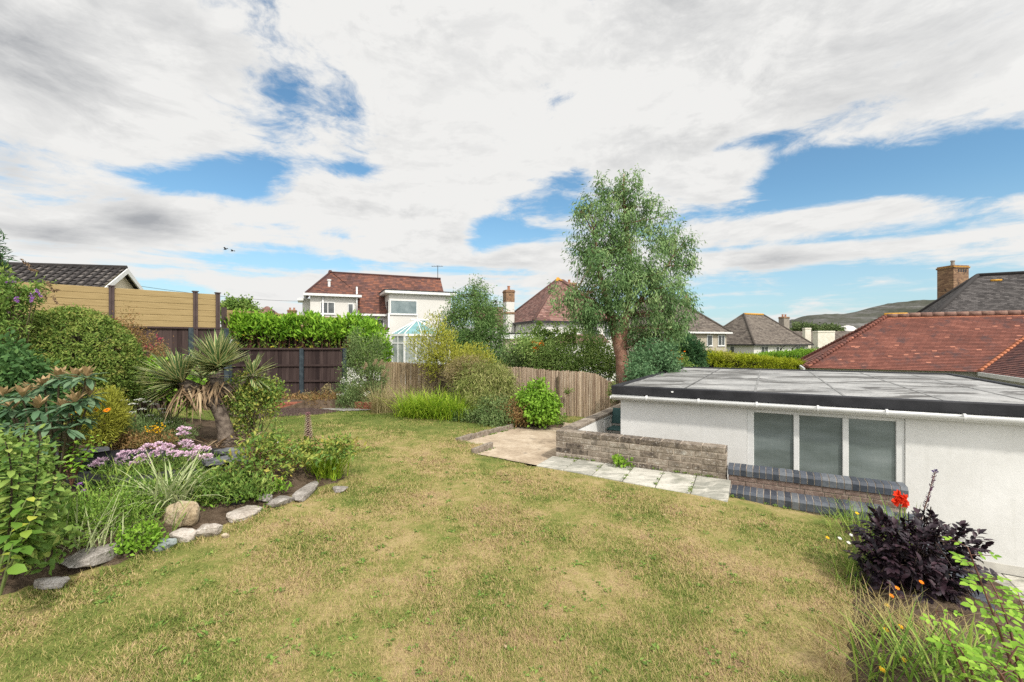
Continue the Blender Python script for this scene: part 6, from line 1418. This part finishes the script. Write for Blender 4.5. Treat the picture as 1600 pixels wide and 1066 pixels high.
plant('edge_weeds', 'scattered little green weeds between the edging stones', 'weeds', [(320, 826, 12, 5, 4.45), (415, 800, 12, 5, 4.75), (340, 818, 10, 6, 4.55), (212, 874, 12, 5, 3.7), (505, 775, 10, 5, 5.3)], L_MID, (*XY(330, 4.5), -.02), 60, 10, .03, .035, .016, up=.5, ntw=0)
plant('bed_edge_herb', 'low green leafy herbs growing behind the flat pale wedge stone', 'plant', [(385, 782, 26, 10, 5.0), (330, 792, 18, 10, 4.8), (430, 768, 20, 10, 5.3)], L_BRIGHT, (*XY(385, 5.0), .02), 110, 16, .045, .05, .02, up=.5, ntw=0)
plant('blue_green_weed', 'small blue green feathery weed by the black pot', 'plant', [(340, 800, 6, 9, 4.8)], L_JUV, (*XY(340, 4.8), .03), 16, 14, .02, .03, .010, ntw=4, r0=.003)
plant('pale_flower_plant', 'low plants with faded white flowers beyond the red stemmed shrub', 'plant', [(450, 716, 36, 12, 6.2), (425, 706, 26, 9, 6.4)], L_RUST, (*XY(445, 6.2), .1), 90, 16, .05, .05, .022, up=.4, ntw=10, r0=.004,
      extra=[('flower', P_WHITE, [(455, 706, 8, 4, 6.0), (425, 692, 6, 3, 6.2), (470, 703, 6, 3, 6.0)], 14, 8, .025, .03, .022, {})])
p = ong(502, 752); p.y += .12
tuft('lily_clump', 'crocosmia clump with yellowing leaves at end of the stone edging', 'plant', [(p.x+dx, p.y+dy, p.z) for dx, dy in ((0, 0), (.1, .05), (-.1, .05), (0, .15))], G_DAY, 260, .52, .020, (.05, .5), (.4, 1.3), spread=.06)
rng = rngn(); cc, oo = clumps(rng, [(508, 702, 44, 12, 5.85), (532, 700, 28, 12, 5.85), (480, 703, 26, 10, 5.9)], 74, .4); foliage('flower_foliage', L_ROSE, bpy.data.objects['lily_clump'], rng, cc, oo, 11, .045, .075, .034, 0, up=.1)
cc, oo = clumps(rng, [(495, 694, 12, 5, 5.8), (545, 692, 14, 6, 5.8)], 16, .4); foliage('faded_flower', L_RUST, bpy.data.objects['lily_clump'], rng, cc, oo, 5, .02, .035, .02, 0)
# acanthus spike
e_ = empty('acanthus_spike', W(482, 740, 6.1), 'single upright acanthus flower spike of purple brown bracts', 'flower spike'); rng = rngn(); mb = MB(); mb.tube([W(483, 745, 6.1), W(482, 690, 6.1), W(481, 648, 6.1)], [.012, .009, .004], 7); mb.build('stem', RSTEM, e_, smooth=True)
n = 150; tt = np.arange(n)/n; th = np.arange(n)*2.4; c0, c1 = np.array(W(482, 686, 6.1)), np.array(W(481, 644, 6.1)); P = c0+(c1-c0)*tt[:, None]; D = np.stack([np.cos(th), np.sin(th), np.full(n, .25)], 1)
v, t_, k = leaf_geo(P, D, np.tile([[0, 0, 1.]], (n, 1)), .072*(1-.5*tt), np.full(n, .04)*(1-.4*tt), 1, .1, .3); npmesh('flower_bract', v, t_, P_ACAN, e_, np.repeat(np.clip(1-tt+rng.normal(size=n)*.2, 0, 1), k))
# striped and other grasses in the pond bed
for (px, py, n, L_, lb) in ((245, 803, 60, .72, 'cream striped grass tuft behind the tan boulder'), (262, 797, 40, .58, 'small cream striped grass tuft beside the tan boulder')):
    p = ong(px, py); tuft('striped_grass', lb, 'grass', [p+V((0, .15, 0))], G_STRIPE, n, L_, .027, (.05, .7), (.4, 1.7), 'striped grasses in the pond bed', across=3, spread=.05)
for (px, py, n, L_, lb) in ((90, 880, 50, .62, 'long pale arching grass blades at the near stone'), (200, 850, 40, .5, 'green grass blades between large slab stone and herbs'), (130, 800, 60, .55, 'tall green blades by the pond edge'), (170, 770, 60, .5, 'grassy green blades before the pink phlox')):
    p = ong(px, py); tuft('bed_grass', lb, 'grass', [p+V((0, .12, 0)), p+V((.15, .2, 0)), p+V((-.15, .15, 0))], G_GREEN if px != 90 else G_STRIPE, n, L_, .014, (.1, .8), (.3, 1.4), across=2 if px != 90 else 3, spread=.08)
pt = empty('purple_thistle', W(133, 770, 4.4), 'two small purple thistle flowers beside the pond', 'flowering plant'); rng = rngn(); mb = MB()
for px, py in ((125, 758), (131, 769)):
    c = W(px, py, 4.4); stalk(mb, (c.x, c.y, .1), c, .003); v, t_, k = petals(rng, c, 26, .016, .022, .008, .5, 1); npmesh('flower', v, t_, P_PURPLE, pt, np.repeat(rng.uniform(0, 1, 26), k))
mb.build('stem', GSTEM, pt, smooth=True)

# ---- the pond: black liner over a raised edge, slate pieces, dark water
def pond():
    e_ = empty('garden_pond', (*XY(200, 5.8), .1), 'small raised garden pond with crumpled black liner and slate edge', 'pond'); cx, cy = XY(215, 5.75); rng = rngn()
    LINER = mat_plain('pond_liner', [(.008, .008, .009), (.02, .02, .022)], 5, .45, .5, 14, .4, bdist=.03); mb = MB(); n = 30
    def ring(r, z, k): a = 6.283*k/n; w_ = 1+.06*math.sin(3*a)+.05*math.sin(5*a+1); return V((cx+r*1.35*w_*math.cos(a), cy+r*.72*w_*math.sin(a), z+.015*math.sin(a*7)))
    prof = [(1.02, -.02), (1.0, .30), (.95, .36), (.86, .36), (.82, .25), (.80, .05)]; prof = [(r_, z_*.72) for r_, z_ in prof]
    for (r0, z0), (r1, z1) in zip(prof, prof[1:]):
        for k in range(n): mb.quad([ring(r0, z0, k), ring(r0, z0, k+1), ring(r1, z1, k+1), ring(r1, z1, k)])
    mb.build('liner', LINER, e_, smooth=True); mb = MB(); mb.quad([ring(.83, .16, k) for k in range(n)]); m, t = newmat('pond_water'); finish(t, (.008, .012, .010), .06, noise(t, ocoord(t), 6, 2), .03, .01, .5); mb.build('water', m, e_)
    SL = mat_plain('slate', [(.05, .052, .06), (.11, .113, .12), (.18, .18, .18)], 9, .7, .6, 30)
    for k in (-1, 0, 1, 2, 7, 8):
        a = k*.36+rng.uniform(-.1, .1); c = V((cx+1.24*math.cos(a)*.95, cy+.66*math.sin(a), .275+.02*(k % 2))); mb = MB(); m_ = 6; u = rng.uniform(0, 6); top = [c+V((rng.uniform(.14, .24)*math.cos(u+q*1.047), rng.uniform(.10, .18)*math.sin(u+q*1.047), .025)) for q in range(m_)]
        bot = [q-V((0, 0, .035)) for q in top]; mb.quad(top); mb.quad(bot[::-1])
        for q in range(m_): mb.quad([bot[q], bot[(q+1) % m_], top[(q+1) % m_], top[q]])
        mb.build('slate_piece', SL, e_)
pond()
# ---- edging stones
def stone(px0, px1, py0, py1, mat, label, flat=.6, depth=.6, seed=0, rot=0, lift=.0, block=.55, name='edging_stone', group=None, geo=None):
    """an angular weathered rock filling a pixel box, standing on the bed edge"""
    rng = np.random.default_rng(400+seed)
    if geo: p, w_, dp, h, rot = geo
    else: p = on((px0+px1)/2, py1-2); d = p.y; k = d/F; w_ = (px1-px0)*k*.5; h = max(.05, (py1-py0)*k*flat); dp = w_*depth
    bm_ = 26; th = np.linspace(0, math.pi, 15); ph = np.linspace(0, 2*math.pi, bm_, endpoint=False); vs = []; pl = nrmz(rng.normal(size=(7, 3))); off = rng.uniform(.55, .85, 7)
    for a in th:
        for b in ph:
            u = np.array([math.sin(a)*math.cos(b), math.sin(a)*math.sin(b), math.cos(a)]); q = np.sign(u)*np.abs(u)**block
            for n_, o_ in zip(pl, off):
                s = q@n_-o_
                if s > 0: q = q-n_*s*.85
            q = q+.05*math.sin(9*q[0]+3*q[1]+seed)*u+.03*math.sin(17*q[2]+11*q[1]-seed)*u
            vs.append(q)
    vs = np.array(vs); vs = vs/np.abs(vs).max(0); c_, s_ = math.cos(rot), math.sin(rot); X_ = vs[:, 0]*w_; Y_ = vs[:, 1]*dp
    vs = np.stack([X_*c_-Y_*s_, X_*s_+Y_*c_, vs[:, 2]*h*.5+h*.36+lift], 1)+np.array([p.x, p.y+(0 if geo else dp*.6), p.z]); tr = []
    for i in range(14):
        for j in range(bm_):
            a, b = i*bm_+j, i*bm_+(j+1) % bm_; tr += [(a, a+bm_, b+bm_), (a, b+bm_, b)]
    o = npmesh(name, vs, np.array(tr), mat, None, smooth=True)
    try:
        o.data.set_sharp_from_angle(angle=math.radians(28))
    except Exception: pass
    return tag(o, label, 'stone', group)
def slab(p0, p1, hw, hh, mat, label, seed):
    a, b = on(*p0), on(*p1); L_ = (b-a).length*.5; stone(0, 0, 0, 0, mat, label, seed=seed, geo=((a+b)*.5, L_, hw, hh, math.atan2(b.y-a.y, b.x-a.x)), block=.42)
slab((96, 896), (190, 864), .15, .14, STONE, 'largest long grey slab stone at the near edge of the bed', 1)
stone(40, 96, 903, 924, STONE, 'flat grey stone sunk in soil nearest the camera end of bed', .7, .7, 2)
stone(254, 306, 783, 832, TANSTONE, 'tan upright boulder behind the two white stones', .95, .7, 3, 0, .02, .8)
stone(262, 308, 822, 850, PALESTONE, 'white edging stone in front of the tan boulder', .75, .6, 4, .25)
stone(304, 342, 811, 842, PALESTONE, 'white edging stone joined to its white neighbour, farther from the camera', .75, .6, 5, .3)
stone(237, 268, 841, 864, BLUESTONE, 'small blue grey stone below the white stones', .8, .8, 6)
slab((352, 816), (408, 797), .13, .08, PALESTONE, 'flat pale grey wedge shaped stone alone after the white stones', 7)
stone(398, 424, 773, 790, STONE, 'small grey rounded stone set back under the red stemmed shrub', .8, .8, 8, 0, .02, .9)
slab((424, 797), (455, 780), .085, .09, STONE, 'grey brown edging stone touching the longer block', 9)
slab((458, 789), (498, 761), .08, .11, STONE, 'long straight grey edging block beneath the lily clump', 10)
stone(514, 542, 758, 772, STONE, 'last low grey stone at the far tip of the bed', .7, .8, 11)
stone(308, 322, 800, 812, STONE, 'pebble sized grey stone tucked behind the white stones', .9, .9, 12)
stone(345, 356, 836, 844, TANSTONE, 'tiny tan stone lying at the lawn edge', .9, .9, 13)
p = ong(352, 795); p.y += .12; p.z -= .05; mb = MB(); mb.tube([p+V((0, .05, -.02)), p+V((0, .05, .03)), p+V((0, .05, .14)), p+V((0, .05, .15)), p+V((0, .05, .145)), p+V((0, .05, .05))], [.07, .075, .095, .10, .088, .07], 18)
tag(mb.build('plant_pot', mat_plain('black_plastic', [(.01, .01, .01), (.018, .018, .018)], 3, .4), None), 'black plastic plant pot half hidden behind the edging stones', 'pot')

# ---- right hand bed
def dahlia():
    base = V((*XY(1432, 3.75), mound_z(*XY(1432, 3.75)))); e_ = empty('dark_leaf_dahlia', base, 'bushy dahlia with almost black purple leaves', 'plant'); rng = rngn()
    B = [(1430, 880, 66, 54, 3.7), (1398, 856, 38, 34, 3.75), (1465, 862, 44, 38, 3.7), (1425, 930, 66, 46, 3.6), (1480, 910, 30, 46, 3.65), (1378, 885, 26, 34, 3.7), (1465, 955, 46, 30, 3.6)]
    cc, oo = clumps(rng, B, 760, .35); kp = cc[:, 2] > base.z+.03; cc, oo = cc[kp], oo[kp]
    # compound leaves: a rib with toothed leaflets in pairs
    A = []
    for c, o_ in zip(cc, oo):
        D = nrmz((o_*.8+rng.normal(size=3)*.5+np.array([0, 0, .15]))[None])[0]; N = nrmz((np.array([0, 0, 1.])+o_*.5+rng.normal(size=3)*.2)[None])[0]; S = np.cross(D, N); L_ = rng.uniform(.09, .15)
        for j in range(3):
            q = c+D*L_*(.2+.3*j)
            for s in (-1, 1): A.append((q, D*.75+S*s*.8+rng.normal(size=3)*.08, N, L_*(.58-.08*j), L_*.26))
        A.append((c+D*L_*.75, D, N, L_*.6, L_*.26))
    a = [np.array(q) for q in zip(*A)]; v, t_, k = leaf_geo(*a, 1, .12, .25); npmesh('foliage', v, t_, L_DAHLIA, e_, np.repeat(rng.uniform(0, 1, len(A)), k))
    twigs('stem', bpy.data.materials['dark_stem'], e_, rng, base, cc, 1, .008, .002, maxn=70, spread=.06)
dahlia()
p = V((*XY(1405, 4.45), -.38))
tuft('gladiolus', 'gladiolus leaves with one bright red flower below the garage window', 'flowering plant', [p, p+V((-.12, 0, 0)), p+V((.1, .05, 0)), p+V((-.25, .02, 0))], G_GREEN, 70, .62, .022, (.02, .4), (.05, .5), spread=.05)
gl = bpy.data.objects['gladiolus']; rng = rngn()
for px, py in ((1403, 774), (1411, 779), (1400, 783), (1412, 786), (1407, 779)):
    c = np.array(W(px, py, 4.35)); n = 9; D = unit_rand(rng, n); D[:, 1] = -np.abs(D[:, 1])*.5; v, t_, k = leaf_geo(np.repeat(c[None], n, 0), D, unit_rand(rng, n)+np.array([0, -1, .3]), np.full(n, .055), np.full(n, .045), 1, .1, .3); npmesh('flower', v, t_, P_RED, gl, np.repeat(rng.uniform(0, 1, n), k))
mb = MB(); stalk(mb, p, W(1407, 784, 4.37), .006); mb.build('stem', GSTEM, gl)
e_ = empty('dark_flower_spike', W(1432, 830, 3.95), 'tall thin purple black flower spike rising above the dark dahlia', 'flower spike'); mb = MB(); mb.tube([W(1425, 860, 3.95), W(1443, 800, 3.95), W(1450, 778, 3.95), W(1456, 755, 3.95), W(1462, 736, 3.95)], [.006, .005, .004, .0035, .002], 7); mb.build('stem', RSTEM, e_, smooth=True); rng = rngn()
n = 46; tt = np.arange(n)/n; P = np.array([[*W(1446+16*t*1.0, 795-58*t, 3.95)] for t in tt]); sd = np.where(np.arange(n) % 2 == 0, 1, -1); D = np.stack([sd*.8+rng.normal(size=n)*.2, rng.normal(size=n)*.4, np.full(n, .9)], 1); v, t_, k = leaf_geo(P, D, unit_rand(rng, n), .034*(1-.35*tt), np.full(n, .013), 1); npmesh('flower_bud', v, t_, LM('dark_purple_bud', (.05, .025, .05), (.12, .06, .10)), e_, np.repeat(rng.uniform(0, 1, n), k))
v, t_, k = petals(rng, W(1462, 738, 3.95), 14, .014, .022, .016, .5, 1); npmesh('flower', v, t_, LM('violet_bud', (.06, .04, .12), (.12, .08, .2)), e_, np.repeat(rng.uniform(0, 1, 14), k))
def bedtuft(lb, spots, mat, n, L_, wd_, lean, curve, spread=.08):
    S = [ong(*s)+V((0, .05, 0)) for s in spots]; tuft('grass_clump', lb, 'grass', S, mat, n, L_, wd_, lean, curve, None, spread=spread)
bedtuft('grey green grassy clump left of the dark dahlia', [(1345, 900), (1355, 880), (1335, 920)], G_GREEN, 190, .32, .008, (.05, .7), (.3, 1.2))
bedtuft('fine grass with yellow poppies at the end of blue brick coping', [(1320, 815), (1335, 820), (1350, 830), (1310, 830)], G_GREEN, 190, .36, .007, (.1, .8), (.3, 1.2))
bedtuft('dry straw grass below the dark dahlia', [(1385, 985), (1400, 970), (1370, 1000), (1420, 1000)], G_DRY, 230, .28, .007, (.1, 1.0), (.3, 1.3), .1)
bedtuft('long green strap leaves at the front of the right bed', [(1420, 1060), (1450, 1050), (1395, 1066), (1440, 1066), (1470, 1060)], G_GREEN, 110, .42, .014, (.1, .9), (.2, 1.0), .1)
bedtuft('yellow green straps beside the rose stems', [(1500, 1066), (1520, 1055), (1540, 1066)], G_GREEN, 80, .36, .016, (.1, .7), (.2, 1.0), .1)
bedtuft('dry grass tuft at the lawn edge of right bed', [(1345, 1010), (1335, 1040), (1325, 1060)], G_DRY, 150, .26, .006, (.2, 1.2), (.2, 1.0), .1)
bedtuft('straw grass among the soil at the foot of right bed', [(1480, 1020), (1500, 1000), (1460, 1010)], G_DRY, 130, .30, .006, (.3, 1.2), (.2, 1.0), .1)
def calendula(px, py, d, mat, label, r=.022):
    c = W(px, py, d); z = mound_z(c.x+.02, c.y+.06); e_ = empty('calendula', V((c.x+.02, c.y+.06, z)), label, 'flower', 'small flowers in the right bed'); mb = MB(); stalk(mb, (c.x+.02, c.y+.06, z), c, .0025, .02); mb.build('stem', GSTEM, e_, smooth=True); flower_disc(mat, e_, c, r, 9, (.1, -.45, .8), 'flower')
for px, py, d, mt, lb in ((1440, 910, 3.2, P_ORANGE, 'orange calendula against the black dahlia leaves'), (1402, 919, 3.3, P_ORANGE, 'red orange calendula at the dahlia foot, nearer the lawn'), (1393, 931, 3.25, P_ORANGE, 'deep orange calendula just below the red orange one'), (1386, 946, 3.25, P_YELLOW, 'small yellow calendula in dry grass'),
                          (1384, 984, 2.95, P_YELLOW, 'yellow calendula facing sideways above strap leaves'), (1407, 979, 2.95, P_YELLOW, 'golden calendula beside the yellow sideways one'), (1412, 1031, 2.6, P_YELLOW, 'yellow calendula low among strap leaves'), (1378, 1046, 2.5, P_YELLOW, 'yellow calendula lowest of all in the right bed'),
                          (1339, 802, 4.55, P_YELLOW, 'yellow poppy over the end of blue brick coping'), (1369, 799, 4.5, P_YELLOW, 'yellow poppy below the red flower'), (1293, 840, 4.6, P_YELLOW, 'yellow flower standing alone in the lawn'), (1330, 836, 4.4, P_WHITE, 'larger pale pink daisy at the lawn edge'), (1312, 841, 4.4, P_WHITE, 'small pale pink daisy nearest the lawn'), (1326, 848, 4.3, P_WHITE, 'tiny white daisy below the pale pink one')): calendula(px, py, d, mt, lb, .021 if d > 4 else .019)
def compound(name, label, stems, mat, stemmat, every=.075, L_=.055, seed=0):
    """arching rose canes with five to seven leaflets to a leaf"""
    e_ = empty(name, stems[0][0], label, 'rose'); rng = rngn(); mb = MB(); A = []
    for a, m_, b in stems:
        a, m_, b = V(a), V(m_), V(b); f = lambda t: a.lerp(m_, t).lerp(m_.lerp(b, t), t); mb.tube([f(t) for t in np.linspace(0, 1, 12)], list(np.linspace(.0075, .0025, 12)), 7, False)
        ln = (m_-a).length+(b-m_).length; n = int(ln/every)
        for i in range(n):
            t = .08+.92*i/max(1, n-1); p = f(t); th = i*2.2+rng.uniform(-.4, .4); D = nrmz(np.array([[math.cos(th), math.sin(th)*.7, rng.uniform(.05, .5)]]))[0]; pl = L_*rng.uniform(1.0, 1.5); q = np.array(p)+D*pl*1.5-np.array([0, 0, .006]); mb.tube([p, V(np.array(p)+D*pl*.8), V(q)], [.0022, .0018, .0012], 5, False)
            N = nrmz(np.array([[rng.normal()*.25, -.25+rng.normal()*.2, 1.]]))[0]; S = np.cross(D, N); s = rng.uniform(.8, 1.2)*(1 if t < .85 else .7)
            for j in (0.45, 1.0):
                for g_ in (-1, 1): A.append((np.array(p)+D*pl*1.5*j*.9, D*.45+S*g_+np.array([0, 0, -.05]), N, L_*s, L_*.62*s))
            A.append((q, D, N, L_*1.1*s, L_*.7*s))
    mb.build('cane', stemmat, e_, smooth=True); a = [np.array(q) for q in zip(*A)]; v, t_, k = leaf_geo(*a, 1, .10, .2); npmesh('foliage', v, t_, mat, e_, np.repeat(rng.uniform(0, 1, len(A)), k)); return e_
compound('rose_cane', 'tall arching rose cane with fresh green leaves in front of the white wall', [(W(1600, 1090, 2.05), W(1560, 980, 2.1), W(1512, 855, 2.2)), (W(1598, 1080, 2.05), W(1580, 960, 2.1), W(1545, 905, 2.2)), (W(1605, 1090, 2.1), W(1625, 1000, 2.1), W(1590, 930, 2.2))], L_BRIGHT, RSTEM, .032, .038)
compound('rose_cane', 'lower rose cane with yellow green leaves leaning over the strap leaves', [(W(1525, 1100, 2.0), W(1500, 1030, 2.05), W(1462, 955, 2.15)), (W(1530, 1090, 2.0), W(1520, 1040, 2.0), W(1490, 1000, 2.05)), (W(1560, 1100, 2.0), W(1560, 1050, 1.95), W(1590, 1010, 1.95)), (W(1575, 1100, 1.9), W(1580, 1060, 1.9), W(1540, 1030, 1.9))], L_BRIGHT, RSTEM, .036, .040)

# ---- far trees
for (px, py, rx, ry, d, lb) in ((1258, 517, 17, 7, 95, 'far rounded tree beyond the hipped house, darker of the pair'), (1292, 518, 20, 6, 100, 'far rounded tree beside the broad cream chimney')):
    b0 = V((*XY(px, d), -5)); tree('far_tree', lb, b0, [([b0, W(px, py+6, d), W(px, py, d)], [.35, .25, .1])], [(px, py, rx, ry, d), (px-rx*.5, py+3, rx*.6, ry*.7, d), (px+rx*.5, py+2, rx*.6, ry*.8, d)], L_FOREST, STEM, 150, 40, .45, .5, .3, bmaxn=16, br=.1)
b0 = V((*XY(373, 34), -1.3)); tree('far_tree', 'round green tree behind the tan fence and laurel hedge', b0, [([b0, W(373, 500, 34), W(373, 485, 34)], [.2, .15, .06])], [(373, 482, 20, 10, 34), (362, 488, 14, 10, 34), (386, 488, 12, 9, 34)], L_MID, STEM, 160, 40, .22, .22, .12, bmaxn=14, br=.06)
b0 = V((*XY(-14, 9), 0)); plant('conifer', 'narrow dark conifer tips at the far edge beside the buddleia', 'tree', [(-8, 400, 8, 34, 9)], L_CONIF, b0, 40, 20, .06, .12, .02, ntw=20, r0=.03, up=.2)
# a line of distant trees and roofs along the skyline, too far to count
def skyline():
    rng = rngn(); n = 420; px = rng.uniform(-300, 2100, n); d = rng.uniform(150, 420, n); x = (px-800)/F*d; h = rng.uniform(2, 5.5, n)
    base = -3.9-8*ssn((d-120)/500); cc = np.stack([x, d, base+h*.55], 1); per = 60; idx = np.repeat(np.arange(n), per); u = unit_rand(rng, n*per); P = cc[idx]+u*np.stack([h[idx]*.8, h[idx]*.8, h[idx]*.55], 1)*rng.uniform(.6, 1, (n*per, 1))
    v, t_, k = leaf_geo(P, unit_rand(rng, n*per), u+np.array([0, 0, .5]), np.full(n*per, 1.3), np.full(n*per, .9)); o = npmesh('distant_woods', v, t_, L_FOREST, None, np.repeat(rng.uniform(0, 1, n*per), k)); tag(o, 'distant treetops along the low horizon', 'woods', kind='stuff')
skyline()
